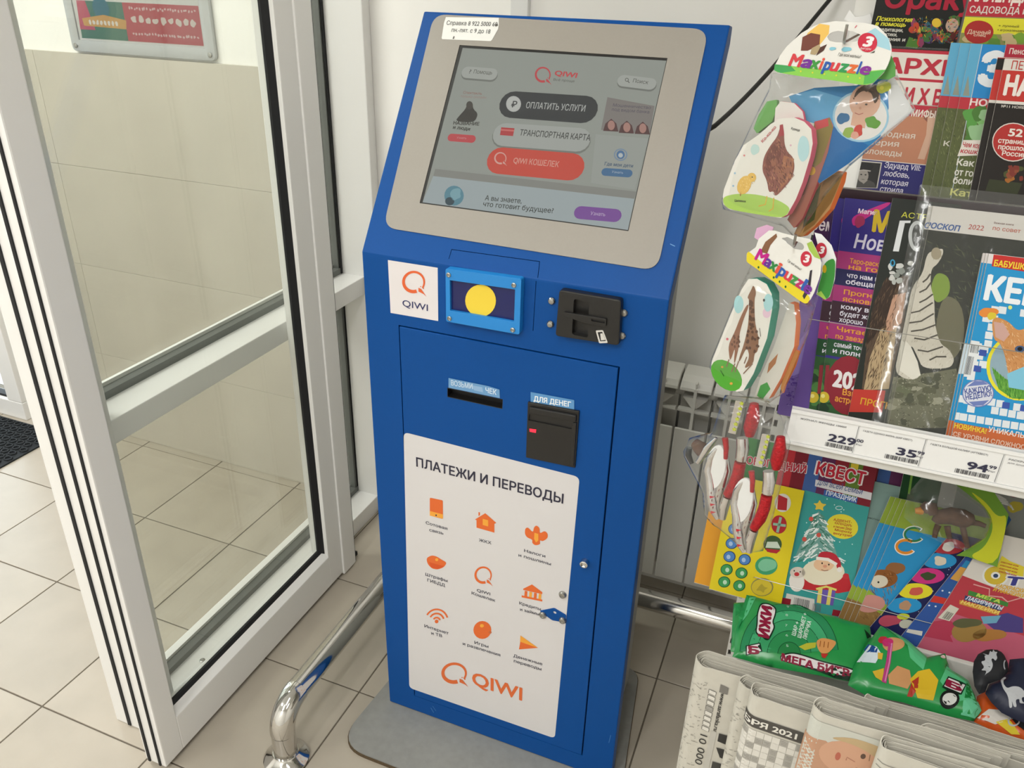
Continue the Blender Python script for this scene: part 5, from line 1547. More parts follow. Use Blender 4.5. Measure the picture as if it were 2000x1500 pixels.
mag(S, px, .078, .046, 'narrow navy sticker booklet with a column of coloured ovals', art_navy, bg='#1d2050', name='sticker_booklet', cat='booklet', vtop=.165, group='books on the lower shelf', thick=.0025)

def art_patrol(D):
    D._uvitem([(D.u0, 0), (D.u0 + .03, 0), (D.u0 + .03, D.v1), (D.u0, D.v1)], '#31549a', 1)
    D.poly(B4((1370, 190), (1530, 240), (1470, 310), (1320, 260)), '#2a86b8', 2); D.poly(B4((1310, 260), (1480, 310), (1360, 450), (1200, 390)), '#cf9a4a', 2); D.poly(B4((1020, 570), (1220, 620), (1160, 670), (980, 640)), '#c4372f', 2)
    D.poly(B4((740, 935), (900, 960), (890, 1010), (720, 970)), '#d2cfc6', 2); D.ell(B4(1210, 490), 18, 14, '#2f5a9a', 1.6, 12, wob=.2)
    for x, y in ((1115, 520), (1190, 540), (970, 680), (1040, 690)): D.ell(B4(x, y), 2, 1.6, '#dfe3ee', 2.6)
px = (1764, 1238)
S = Slumped(ROW_L, px, .0495, math.radians(24))
mag(S, px, .05, .0495, 'striped blue red and ochre pencil booklet beside the navy one', art_patrol, bg='#3f62a8', name='activity_book', cat='book', vtop=.15, group='books on the lower shelf', thick=.0025)

def art_letters(D):
    D._uvitem([(D.u0, .085), (D.u1, .085), (D.u1, D.v1), (D.u0, D.v1)], '#d5cfc6', 1)
    D._uvitem([(D.u0, .060), (D.u1, .048), (D.u1, .085), (D.u0, .112)], '#b23c46', 1.2)
    D.ell(B4(1690, 355), 26, 21, '#dfe0da', 2, 22); D.ell(B4(1690, 355), 22, 18, '#cdb23a', 2.3, 22); D.ell(B4(1690, 355), 9, 7, '#e5e3dc', 2.6); D.ell(B4(1692, 358), 5, 4, '#33466a', 2.8)
    D.text('Т', B4(1800, 455), B4(1960, 470), 16, '#e5e3dc', 3, .12); D.text('Т', B4(1805, 452), B4(1955, 466), 15, '#3d3f86', 3.3, .06)
    D.poly(B4((1760, 140), (1850, 200), (2000, 260), (1990, 370), (1870, 340), (1700, 260)), '#dcc93a', 3)
    for i_ in range(4): D.text('классные игры', B4(1745 - i_ * 8, 215 + i_ * 34), B4(1935 - i_ * 8, 262 + i_ * 34), 3.5, '#b5432f', 4, .02)
    D.text('РАСКРАСКИ', B4(1690, 480), B4(2000, 545), 7, '#d8a83a', 4, .04); D.text('И НАКЛЕЙКИ', B4(1660, 520), B4(2000, 600), 7, '#d8a83a', 4, .04)
    D.line(B4((1450, 450), (1625, 500), (1620, 575), (1760, 590), (1820, 640), (1960, 600)), 2, '#d9a09a', 4)
    D.poly(B4((1400, 515), (1830, 650), (1820, 695), (1390, 565)), '#3f7f3a', 3); D.text('МЕГА', B4(1480, 580), B4(1730, 655), 6, '#b9d05a', 4, .05)
    D.poly(B4((1360, 570), (1765, 700), (1755, 745), (1350, 618)), '#33416a', 3); D.text('ЛАБИРИНТЫ', B4(1362, 612), B4(1752, 728), 7, '#cfd6e2', 4, .04)
    D.poly(B4((1300, 620), (1730, 745), (1725, 790), (1296, 665)), '#c98a3a', 3); D.text('НАКЛЕЙКИ', B4(1310, 655), B4(1715, 775), 6.5, '#e5c96a', 4, .04)
    D.poly(B4((1200, 670), (1295, 715), (1190, 850), (1065, 815)), '#cfcabb', 3.2); D.bars(B4(1110, 815), B4(1180, 840), 14, '#45453f', 10, 7, 3.6)
    D.poly(B4((1000, 850), (1180, 830), (1300, 920), (1200, 1010), (1230, 1080), (900, 1010)), '#ad3a52', 2); D.ell(B4(1400, 960), 32, 22, '#9a7a42', 2.4, 14, wob=.2); D.ell(B4(1380, 870), 26, 10, '#5a5a3c', 2.6, 12, wob=.3); D.ell(B4(1620, 1000), 30, 13, '#a8743c', 2.4, 12, wob=.3)
    D.poly(B4((1530, 830), (1820, 760), (1990, 820), (1990, 980), (1700, 960)), '#4a3f7c', 2.2); D.poly(B4((1530, 800), (1750, 790), (1700, 870), (1560, 880)), '#6aa0b8', 2.5)
px = (1803, 1246)
S = Slumped(ROW_L, px, .053, math.radians(18))
mag(S, px, .19, .053, 'red and cream puzzle book with big letters and a barcode', art_letters, bg='#b85a70', name='activity_book', cat='book', vtop=.178, group='books on the lower shelf', thick=.003)

def art_zebra(D):
    D.poly(B3((1530, 770), (1700, 800), (1900, 1100), (1850, 1180), (1700, 960)), '#2a5f9c', 2)
    for k in range(5): D.line(B3((1720 + k * 26, 890 + k * 20), (1800 + k * 24, 910 + k * 20), (1860 + k * 14, 945 + k * 20)), 3, '#dcdcd6', 3)
    D.ell(B3(1960, 880), 22, 12, '#7c2a3a', 2.4, 12, wob=.3); D.ell(B3(1930, 1000), 14, 12, '#b8a83a', 2.4, 12, wob=.3); D.ell(B3(1790, 790), 22, 14, '#c9c2a8', 2.2, 12, wob=.2); D.ell(B3(1715, 775), 4, 4, '#23221f', 3)
px = (1880, 1130)
mag(ROW_L, (1880, 900), .20, .012, 'book with a zebra stripe pattern behind the toy blister', art_zebra, bg='#8c8f8a', name='picture_book', cat='book', vtop=.255, group='books on the lower shelf', thick=.004)
mag(ROW_L, (1772, 890), .05, .0172, 'dark green book with a bright stripe beside the toy blister', lambda D: D.line(B3((1125, 740), (1100, 900)), 4, '#7fae4a', 2), bg='#1f4a28', name='picture_book', cat='book', vtop=.250, group='books on the lower shelf', thick=.003)

# toy blister pack: green and yellow card ring with a clear bubble and a brown toy dog
BS = Surf(ROW_L.P(0, 0, .066), ROW_L.e1, ROW_L.e2)
tb = thing('toy_blister', 'clear toy pack with a brown animal figure and a green yellow card edge', 'toy pack', BS.P(.24, .10, 0))
po = B3((1250, 690), (1560, 700), (1750, 860), (1880, 1060), (1790, 1470), (1560, 1390), (1470, 1380), (1560, 1330), (1700, 1240), (1750, 1110), (1690, 1000), (1420, 790), (1240, 720))
mk('card', prism([BS.at(p) for p in po], BS.n * -.001), 'print_foil', tb)
D = Decal(BS, .0003)
D.poly(po, '#6f9a34', 1, True)
D.poly(B3((1560, 860), (1700, 960), (1790, 1080), (1880, 1060), (1790, 1470), (1560, 1390), (1690, 1320), (1760, 1180), (1740, 1050)), '#c9cc2e', 2)
D.poly(B3((1250, 690), (1560, 700), (1640, 770), (1500, 790), (1400, 740)), '#3d6a2c', 2)
D.text('ИГРУШКА', B3(1330, 715), B3(1560, 850), 8, '#2c4a20', 3, .02)
D.build('card_print', 'print_gloss', tb)
def blob(pts, r, m, parent, name, S, off, n=14, flat=1.0):
    P = [S.at(p, off) for p in pts]
    rr = [abs(S.uv((p[0] + q, p[1]), off)[0] - S.uv(p, off)[0]) for p, q in zip(pts, r)]
    return mk(name, tube(P, rr, n), m, parent, smooth=60)
blob(B3((1300, 1120), (1340, 1080), (1430, 1070), (1520, 1090), (1580, 1110), (1600, 1130)), [8, 17, 20, 21, 17, 8], 'brown_plush', tb, 'figure_body', BS, .014)
blob(B3((1195, 1010), (1230, 1005), (1280, 1010), (1300, 1060)), [7, 14, 15, 10], 'brown_plush', tb, 'figure_head', BS, .016)
blob(B3((1150, 1030), (1190, 1030), (1215, 1035)), [6, 9, 7], 'orange_toy', tb, 'figure_beak', BS, .016)
for a in (((1330, 1140), (1310, 1190), (1300, 1240)), ((1400, 1150), (1410, 1210), (1420, 1250)), ((1520, 1150), (1540, 1240), (1560, 1320)), ((1580, 1120), (1650, 1130), (1700, 1150))):
    blob(B3(*a), [7, 6, 5], 'brown_plush', tb, 'figure_leg', BS, .012, 10)
bo = [BS.uv(p) for p in B3((1090, 900), (1240, 720), (1440, 800), (1690, 990), (1755, 1110), (1700, 1260), (1560, 1350), (1400, 1300), (1220, 1220), (1060, 1080))]
geo, _ = pillow(BS, bo, .03, .03, .002, 4, .012, .05)
mk('bubble', geo, 'cello', tb, smooth=80)

# ------------------------------------------------------------------ hanging packs at the end of the rack
th = math.radians(24)
HS = Surf((-.03, .885, 1.3), (math.cos(th), -math.sin(th), 0), (0, .10, 1))

def star_resample(loop, c, n):
    L = [np.array(p, float) - np.array(c, float) for p in loop]
    out = []
    for k in range(n):
        a = 2 * math.pi * k / n
        d = np.array([math.cos(a), math.sin(a)])
        best = 0
        for i in range(len(L)):
            p, q = L[i], L[(i + 1) % len(L)]
            e = q - p
            den = d[0] * e[1] - d[1] * e[0]
            if abs(den) < 1e-12: continue
            t = (p[0] * e[1] - p[1] * e[0]) / den
            s_ = (p[0] * d[1] - p[1] * d[0]) / den
            if t > 0 and -1e-6 <= s_ <= 1 + 1e-6: best = max(best, t)
        out.append(np.array(c) + d * best)
    return out

def header_card(parent, outline, hole, S, off, strip_pts, strip, art):
    o = [S.uv(p, off) for p in outline]; h = [S.uv(p, off) for p in hole]
    c = np.mean(h, 0)
    oo, hh = star_resample(o, c, 56), star_resample(h, c, 56)
    hc = mk('header_card', ring_prism([S.P(*p, off) for p in oo], [S.P(*p, off) for p in hh], S.n * -.0006), 'white_plastic', parent)
    D = Decal(S, off + .0002)
    n = 56
    D.items.append((np.array(oo + hh), [(k, (k + 1) % n, n + (k + 1) % n, n + k) for k in range(n)], lin('#ebe9e2'), .5))
    D.poly(strip_pts, strip, 1)
    art(D)
    D.build('header_print', 'print_gloss', hc)
    return hc

def board(parent, name, pts, S, off, thick, edge, art=None, face='#e6e3da'):
    q = [S.uv(p, off) for p in pts]
    b = mk(name, prism([S.P(*p, off) for p in q], S.n * -thick), edge, parent, bev=.0008, seg=1)
    D = Decal(S, off + .0002)
    D.items.append((np.array(q), [tuple(range(len(q)))], lin(face), .5))
    if art: art(D)
    D.build('board_print', 'print_gloss', b)
    return b

def maxi(D, f, letters, y_off, h, cols):
    for ch, (x0, y0), (x1, y1), c in letters:
        D.text(ch, f(x0, y0), f(x1, y1), h, c, 4, .05, .1)

pa = thing('puzzle_pack', 'hanging puzzle pack with a hen and chick board in a clear bag', 'toy pack', HS.at(A1(870, 130)), 'hanging puzzle packs')
# back to front: blue backing card with a portrait, boards, clear bag, header
bk = A1((610, 570), (760, 520), (1010, 505), (1190, 425), (1240, 470), (1345, 655), (1150, 810), (960, 970), (790, 1085), (745, 1040), (860, 740), (700, 720), (640, 640))
def art_back(D):
    D.poly(A1((610, 570), (760, 530), (1000, 600), (880, 760), (720, 720), (640, 640)), '#5fa6d3', 1)
    D.poly(A1((860, 740), (1000, 820), (1080, 860), (960, 970), (790, 1085), (745, 1040)), '#0f66a8', 1.4)
    D.poly(A1((1190, 425), (1240, 470), (1345, 655), (1150, 810), (1200, 640)), '#d9dadb', 1.2)
    D.ell(A1(1035, 690), 55, 50, '#9cc7de', 2, 30); D.ell(A1(1035, 690), 51, 46, '#e1dedb', 2.3, 30)
    D.ell(A1(1060, 600), 30, 34, '#d7ab93', 3, 20, rot=.35); D.poly(A1((990, 590), (1010, 530), (1080, 490), (1150, 510), (1140, 590), (1115, 620), (1100, 545), (1040, 535)), '#4c3727', 3.3)
    D.poly(A1((990, 660), (1070, 680), (1060, 760), (975, 740)), '#d7ab93', 2.8)
    D.ell(A1(1010, 612), 2.6, 1.8, '#3b2f2a', 3.6); D.ell(A1(1068, 618), 2.6, 1.8, '#3b2f2a', 3.6); D.line(A1((1000, 668), (1025, 678), (1050, 670)), 1.4, '#a4574e', 3.6); D.ell(A1(1032, 640), 2.5, 3, '#c8977f', 3.6)
    D.hatch(A1((990, 590), (1010, 530), (1080, 490), (1150, 510), (1140, 590), (1110, 560), (1040, 530)), 70, ['#3a281c', '#6a4d38'], 8, 1.4, 3.4, .8, .6, 2)
    D.ell(A1(1170, 515), 13, 13, '#c4cc3a', 3.8, 12, wob=.3); D.ell(A1(1160, 520), 4, 4, '#e8e04a', 4)
    D.ell(A1(930, 700), 11, 12, '#2f6a9a', 3.4, 9, wob=.4); D.ell(A1(1105, 725), 14, 12, '#5f9a3c', 3.4, 10, wob=.4, seed=3); D.ell(A1(1020, 775), 9, 12, '#c43c30', 3.6, 9, wob=.3, seed=4); D.ell(A1(965, 785), 12, 10, '#8fae4a', 3.4, 9, wob=.3, seed=5); D.ell(A1(1000, 800), 8, 7, '#d9a08c', 3.8, 9, wob=.2, seed=7)
board(pa, 'backing_card', bk, HS, -.012, .0006, 'white_plastic', art_back, '#2a7fba')
board(pa, 'puzzle_board', A1((400, 760), (430, 680), (480, 600), (535, 590), (540, 640), (510, 720), (420, 790)), HS, -.004, .006, 'edge_green', None, '#6aa857')
hen = A1((218, 1165), (225, 1120), (290, 950), (340, 860), (440, 790), (500, 735), (560, 700), (640, 695), (700, 720), (742, 765), (750, 850), (735, 930), (690, 1080), (650, 1180), (600, 1270), (560, 1290), (540, 1287), (400, 1265), (260, 1240), (222, 1210))
def shift(P, dx, dy): return [(p[0] + dx, p[1] + dy) for p in P]
def art_b3(D):
    D.poly(A1((830, 1040), (930, 1030), (860, 1200), (760, 1330), (690, 1380), (740, 1250)), '#8d6a3c', 1); D.poly(A1((720, 1200), (800, 1090), (760, 1300), (690, 1350)), '#4a4f2a', 2)
board(pa, 'puzzle_board', A1((640, 1385), (700, 1250), (780, 1100), (850, 1010), (925, 1020), (915, 1080), (850, 1240), (760, 1340), (690, 1400), (650, 1405)), HS, -.020, .012, 'edge_orange', art_b3, '#b58a5a')
def art_b2(D):
    D.poly(A1((760, 720), (850, 700), (870, 760), (800, 960), (750, 1000), (740, 860)), '#8a7a3a', 1); D.poly(A1((760, 720), (840, 700), (845, 745), (770, 770)), '#c8474a', 2); D.poly(A1((700, 990), (760, 980), (700, 1150), (660, 1180)), '#7a4a3a', 2); D.ell(A1(740, 1010), 9, 9, '#d9a92e', 3)
board(pa, 'puzzle_board', A1((600, 1300), (640, 1220), (720, 1050), (760, 800), (800, 710), (850, 695), (872, 745), (840, 900), (770, 1100), (690, 1290), (640, 1350)), HS, -.011, .006, 'edge_red', art_b2, '#a86a5a')
board(pa, 'puzzle_board', A1((520, 760), (530, 640), (560, 600), (640, 610), (690, 660), (705, 740), (640, 760)), HS, -.003, .005, 'edge_pink', None, '#e3dfd8')
def art_hen(D):
    D.poly(A1((218, 1165), (300, 1145), (420, 1150), (540, 1180), (618, 1228), (600, 1270), (560, 1290), (400, 1265), (260, 1240), (222, 1210)), '#a9cc62', 1)
    D.poly(A1((560, 745), (580, 760), (582, 850), (600, 900), (635, 930), (645, 990), (625, 1060), (575, 1120), (530, 1165), (518, 1130), (490, 1140), (480, 1070), (450, 1010), (460, 930), (500, 860), (540, 810)), '#8a5348', 2)
    D.poly(A1((556, 740), (574, 735), (582, 800), (552, 810)), '#a23a40', 2.4); D.poly(A1((580, 920), (640, 940), (630, 1040), (560, 1120), (560, 1000)), '#a56a48', 2.3); D.poly(A1((500, 870), (560, 830), (560, 960), (490, 1020), (470, 950)), '#744238', 2.2)
    D.hatch(A1((545, 810), (600, 900), (640, 940), (635, 1040), (575, 1120), (520, 1150), (480, 1070), (455, 1000), (500, 870)), 240, ['#6b3a30', '#9d6350', '#b57c5c', '#7d493c', '#5e332a'], 11, 2.2, 2.5, 1.3, .5, 2)
    for x, y, s in ((600, 1010, 1), (560, 1050, 2), (610, 960, 3), (520, 960, 4), (540, 1000, 5)): D.ell(A1(x, y), 6, 8, '#96604a', 2.6, 8, wob=.4, seed=s)
    D.hatch(A1((330, 1060), (400, 1035), (410, 1075), (355, 1130), (320, 1125)), 50, ['#d3a64a', '#efcf85'], 6, 1.4, 2.65, 1.2, .7, 3)
    D.line(A1((480, 1160), (470, 1210), (430, 1220)), 2.4, '#d9b04a', 2.2); D.line(A1((520, 1170), (515, 1235), (490, 1250)), 2.4, '#d9b04a', 2.2)
    D.ell(A1(345, 1095), 13, 19, '#e3b95c', 2.4, 14, rot=.4); D.ell(A1(390, 1050), 8.5, 9, '#e3b95c', 2.6); D.ell(A1(393, 1048), 1.3, 1.3, '#2a2620', 3); D.line(A1((325, 1135), (322, 1160)), 1.6, '#a85a4a', 2.4)
    D.text('Цыпленок', A1(288, 1192), A1(355, 1198), 4.5, '#3a3a34', 3, .02); D.text('Курица', A1(622, 765), A1(672, 778), 4.5, '#3a3a34', 3, .02)
    D.text('Ко-ко-ко', A1(455, 845), A1(535, 755), 6, '#c46a6a', 3, .03)
    D.ell(A1(408, 885), 8, 11, '#bcd8d3', 1.6, 10, wob=.2); D.ell(A1(695, 880), 11, 26, '#b5d8dc', 1.6, 12, wob=.1)
    for x, y, c in ((345, 920, '#d98a8a'), (290, 1025, '#9fc0d8'), (620, 860, '#d9b0c0'), (280, 1100, '#9fc0d8')): D.ell(A1(x, y), 2, 2, c, 2)
board(pa, 'puzzle_board', hen, HS, .008, .011, 'edge_pink', art_hen)
geo, _ = pillow(Surf(HS.P(0, 0, -.004), HS.e1, HS.e2), [HS.uv(p) for p in A1((490, 430), (1100, 490), (1240, 440), (1352, 650), (960, 985), (800, 1180), (640, 1420), (560, 1340), (205, 1240), (195, 1190), (270, 960), (420, 640), (480, 520))], .016, .03, .0025, 11, .011, .9)
mk('clear_bag', geo, 'cello', pa, smooth=80)
hole = A1((835, 215), (860, 192), (900, 182), (935, 188), (960, 180), (992, 186), (1012, 196), (1037, 206), (1030, 235), (1000, 248), (940, 252), (880, 250), (845, 240))
ho = A1((521, 415), (530, 365), (600, 270), (690, 190), (780, 142), (880, 125), (1050, 135), (1130, 150), (1190, 210), (1218, 280), (1215, 330), (1180, 420), (1110, 490), (1060, 507), (900, 480), (700, 455), (545, 430))
def art_ha(D):
    D.poly(A1((690, 270), (720, 195), (790, 140), (850, 150), (845, 200), (780, 280)), '#f0c468', 1)
    D.poly(A1((1120, 165), (1200, 230), (1212, 300), (1120, 270), (1060, 200)), '#a9d3e0', 1)
    D.poly(A1((680, 300), (690, 220), (740, 195), (795, 205), (790, 270), (720, 300)), '#7a4a40', 2); D.poly(A1((735, 320), (745, 285), (790, 262), (800, 290), (765, 325)), '#b5a07c', 2.4); D.poly(A1((795, 280), (835, 262), (815, 300), (770, 330)), '#5a3f38', 2.6)
    D.poly(A1((521, 415), (526, 380), (600, 388), (800, 410), (1000, 430), (1130, 415), (1185, 412), (1110, 490), (1060, 507), (900, 480), (700, 455), (545, 430)), '#8fcf5a', 1.4); D.poly(A1((521, 415), (526, 380), (620, 390), (650, 420), (560, 432)), '#4fa860', 1.6); D.poly(A1((1060, 430), (1185, 412), (1110, 490), (1050, 500)), '#5fb45a', 1.6)
    for (ch, x0, x1), c in zip((('M', 608, 684), ('a', 682, 738), ('x', 730, 786), ('i', 788, 806), ('p', 806, 852), ('u', 850, 902), ('z', 904, 956), ('z', 954, 1008), ('l', 1010, 1026), ('e', 1030, 1084)), ('#d84a50', '#7a3a9a', '#4a9a4a', '#e05a48', '#3a62b0', '#d8484e', '#3f9a5a', '#e07040', '#3a62b0', '#8a3a9a')):
        D.text(ch, A1(x0, 388 + (x0 - 608) * .115), A1(x1, 388 + (x1 - 608) * .115), 24, c, 4, .035, .2)
    D.text('Где мой малыш?', A1(900, 330), A1(1035, 345), 6, '#4a4640', 4, .0, .2)
    D.ell(A1(1075, 252), 19, 19, '#cf3a4e', 3, 24); D.text('3', A1(1050, 272), A1(1098, 276), 19, '#f2eceb', 4, .05, .15); D.text('фигуры', A1(1032, 292), A1(1095, 296), 4.5, '#f2dcdc', 4)
    D.ell(A1(950, 292), 9, 5, '#8fcbdc', 3, 10, wob=.3); D.ell(A1(868, 288), 6, 3.5, '#8fcbdc', 3, 10, wob=.3); D.poly(A1((1090, 315), (1120, 300), (1115, 312)), '#4a4640', 3); D.line(A1((1000, 165), (1012, 150)), 2, '#d86a7a', 3)
    for k in range(6): D.ell(A1(680 + k * 70, 422 + k * 8), 1.8, 1.8, '#d9d84a', 3)
header_card(pa, ho, hole, HS, .015, ho[:0] or A1((521, 415), (526, 385), (560, 390), (545, 430)), '#4fa860', art_ha)
# a second header just behind it
q = [HS.uv(p, .004) for p in A1((1100, 470), (1180, 380), (1215, 330), (1238, 390), (1238, 450), (1200, 470))]
mk('rear_header', prism([HS.P(*p, .004) for p in q], HS.n * -.0006), 'edge_green', pa)

pb = thing('puzzle_pack', 'hanging puzzle pack with a giraffe board in a clear bag', 'toy pack', HS.at(A2(640, 260)), 'hanging puzzle packs')
HB = Surf(HS.O + HS.n * .004, HS.e1, HS.e2)
def art_g2(D):
    D.poly(A2((420, 1190), (440, 1130), (480, 1110), (500, 1150), (450, 1215)), '#3f9a3f', 1); D.poly(A2((490, 1000), (545, 940), (530, 1000), (480, 1060)), '#b5764a', 1)
board(pb, 'puzzle_board', A2((405, 1200), (440, 1080), (520, 900), (590, 700), (610, 640), (640, 650), (652, 760), (640, 900), (560, 1090), (490, 1210), (450, 1218)), HB, -.012, .012, 'edge_salmon', art_g2, '#dcd6cc')
board(pb, 'puzzle_board', A2((560, 1140), (600, 1000), (650, 920), (668, 935), (640, 1020), (585, 1130), (570, 1180)), HB, -.020, .005, 'edge_orange', None, '#c98a3c')
gir = A2((150, 1012), (155, 980), (260, 720), (330, 560), (370, 500), (420, 498), (478, 530), (508, 590), (510, 680), (480, 850), (400, 1060), (340, 1160), (300, 1167), (220, 1115), (168, 1055))
def art_gir(D):
    D.ell(A2(240, 1070), 36, 24, '#57a83a', 1, 18, rot=.8)
    D.ell(A2(312, 650), 9, 18, '#a9d5d8', 1.2, 12, wob=.1); D.ell(A2(487, 640), 9, 18, '#a9d5d8', 1.2, 12, wob=.1); D.ell(A2(478, 700), 8, 10, '#e3c3d4', 1.1)
    D.poly(A2((388, 560), (398, 535), (412, 560), (415, 590), (405, 620), (408, 760), (432, 850), (425, 930), (405, 940), (400, 1000), (340, 1035), (378, 960), (360, 900), (318, 990), (310, 980), (345, 880), (370, 770), (375, 620), (362, 610)), '#8a6248', 2)
    D.poly(A2((360, 650), (375, 655), (340, 740), (315, 830), (318, 880), (290, 1000), (283, 990), (292, 900), (265, 980), (258, 970), (250, 890), (290, 810), (320, 730)), '#94664e', 2.1)
    rd = random.Random(21)
    for k in range(38):
        x, y = rd.uniform(352, 428), rd.uniform(620, 930)
        if y < 780: x = 390 + (x - 390) * .3
        D.ell(A2(x, y), 2.6, 3.0, '#5a3a28', 2.6 + .005 * k, 6, wob=.3, seed=k)
    for k in range(12): D.ell(A2(rd.uniform(270, 318), rd.uniform(830, 900)), 2, 2.6, '#6a4530', 2.6 + .005 * k, 6, wob=.3, seed=k)
    for a in (((255, 975), (240, 1020)), ((290, 1000), (270, 1050)), ((312, 985), (290, 1050)), ((395, 1000), (340, 1060)), ((360, 960), (345, 1000))): D.line(A2(*a), 2.2, '#8a6a58', 2.4)
    D.line(A2((436, 790), (442, 840)), 1.2, '#5a4a40', 2.5); D.ell(A2(245, 855), 2.5, 2.5, '#d86a7a', 2); D.line(A2((205, 1040), (225, 1075)), 2, '#2f6a24', 2.4); D.ell(A2(462, 625), 2, 3, '#44423e', 2.5)
    D.ell(A2(268, 1118), 3, 2.5, '#d9a04a', 2.4); D.ell(A2(215, 1020), 2.4, 2, '#d9a04a', 2.4)
board(pb, 'puzzle_board', gir, HB, .007, .017, 'edge_teal', art_gir)
ho2 = A2((358, 395), (360, 350), (372, 335), (405, 335), (430, 262), (500, 205), (560, 225), (620, 240), (740, 265), (772, 330), (802, 395), (795, 480), (755, 590), (722, 645), (690, 642), (540, 530), (420, 440), (372, 408))
hole2 = A2((560, 265), (575, 255), (600, 290), (640, 320), (690, 330), (700, 310), (690, 290), (640, 270), (600, 250))
def art_hb(D):
    D.poly(A2((358, 395), (360, 350), (372, 335), (420, 380), (560, 480), (740, 600), (722, 645), (690, 642), (540, 530), (420, 440), (372, 408)), '#e8d438', 1.4)
    D.poly(A2((715, 290), (745, 275), (772, 330), (800, 385), (760, 370), (730, 330)), '#a9c65a', 1.4)
    for (ch, x0, x1), c in zip((('M', 408, 460), ('a', 458, 494), ('x', 490, 524), ('i', 528, 540), ('p', 542, 576), ('u', 576, 612), ('z', 612, 646), ('z', 644, 676), ('l', 680, 690), ('e', 690, 728)), ('#c42a8a', '#6a3a9a', '#3a8a4a', '#e05a48', '#3a62b0', '#d8484e', '#4a9a4a', '#c43a6a', '#3a62b0', '#7a3a9a')):
        D.text(ch, A2(x0, 380 + (x0 - 408) * .66), A2(x1, 380 + (x1 - 408) * .66), 24, c, 4, .035, 0)
    D.poly(A2((440, 340), (470, 280), (535, 230), (540, 250), (500, 300), (480, 350)), '#8a6248', 2)
    D.text('Где мой малыш?', A2(600, 395), A2(680, 450), 5, '#4a4640', 4, .0, .1)
    D.ell(A2(712, 380), 11, 15, '#c83a4a', 3, 20); D.text('3', A2(697, 398), A2(727, 402), 15, '#f2eceb', 4, .05, .15)
    for k, (x, y) in enumerate(((430, 430), (520, 490), (590, 545), (555, 515))): D.ell(A2(x, y), 1.8, 2.4, '#2f6a30', 3)
    D.poly(A2((735, 450), (748, 445), (735, 560), (700, 620), (690, 600), (720, 540)), '#3f3a40', 2.4)
header_card(pb, ho2, hole2, HB, .014, A2((358, 395), (360, 350), (372, 335), (400, 400)), '#e8d438', art_hb)
q = [HB.uv(p, -.006) for p in A2((760, 225), (800, 235), (860, 300), (888, 380), (880, 500), (850, 605), (825, 622), (770, 590), (800, 480), (805, 395))]
rh = mk('rear_header', prism([HB.P(*p, -.006) for p in q], HB.n * -.0006), 'white_plastic', pb)
D = Decal(HB, -.0056)
D.poly(A2((885, 370), (880, 500), (850, 605), (825, 622), (772, 588), (805, 470), (820, 400)), '#4a9a48', 1); D.ell(A2(800, 330), 11, 15, '#c83a4a', 2); D.text('3', A2(788, 346), A2(815, 350), 14, '#f2eceb', 3, .05, .15); D.ell(A2(820, 440), 4, 8, '#d9b52e', 2); D.poly(A2((772, 588), (800, 570), (830, 615), (822, 622)), '#a9cf5a', 2)
D.build('header_print', 'print_gloss', rh)
geo, _ = pillow(Surf(HB.P(0, 0, -.006), HB.e1, HB.e2), [HB.uv(p) for p in A2((370, 415), (540, 530), (690, 640), (770, 600), (700, 860), (660, 950), (560, 1180), (480, 1240), (330, 1200), (120, 1030), (130, 980), (300, 560))], .016, .03, .0025, 12, .011, .9)
mk('clear_bag', geo, 'cello', pb, smooth=80)
q = [HB.uv(p, -.008) for p in A2((425, 250), (440, 195), (500, 175), (540, 190), (520, 240), (470, 280))]
mk('pink_tab', prism([HB.P(*p, .0) for p in q], HB.n * -.0006), 'tab_mauve', pb)

# peg hooks that carry the packs
for nm, p0, lb in (('peg_hook', A1(940, 215), 'metal peg hook through the hen puzzle header'), ('peg_hook', A2(640, 290), 'metal peg hook through the giraffe puzzle header')):
    tip = HS.at(p0, .03)
    root = np.array([.004, 1.302, tip[2] - .012])
    mid = np.array([tip[0], tip[1] + .012, tip[2] - .006])
    o = mk(nm, tube([root, root * .3 + mid * .7, mid, tip, tip + np.array([0, -.002, .01])], .0014, 10), 'steel', smooth=60)
    tag(o, lb, 'hook', 'peg hooks on the rack upright')
tg_ = mk('hook_clip', prism([on_y(p, 1.295) for p in A1((935, 115), (968, 58), (1000, 100), (1050, 95), (1090, 80), (1105, 140), (1000, 150))], (0, .004, 0)), 'white_plastic')
tag(tg_, 'pale plastic clip on the rack upright above the hen puzzle', 'clip')

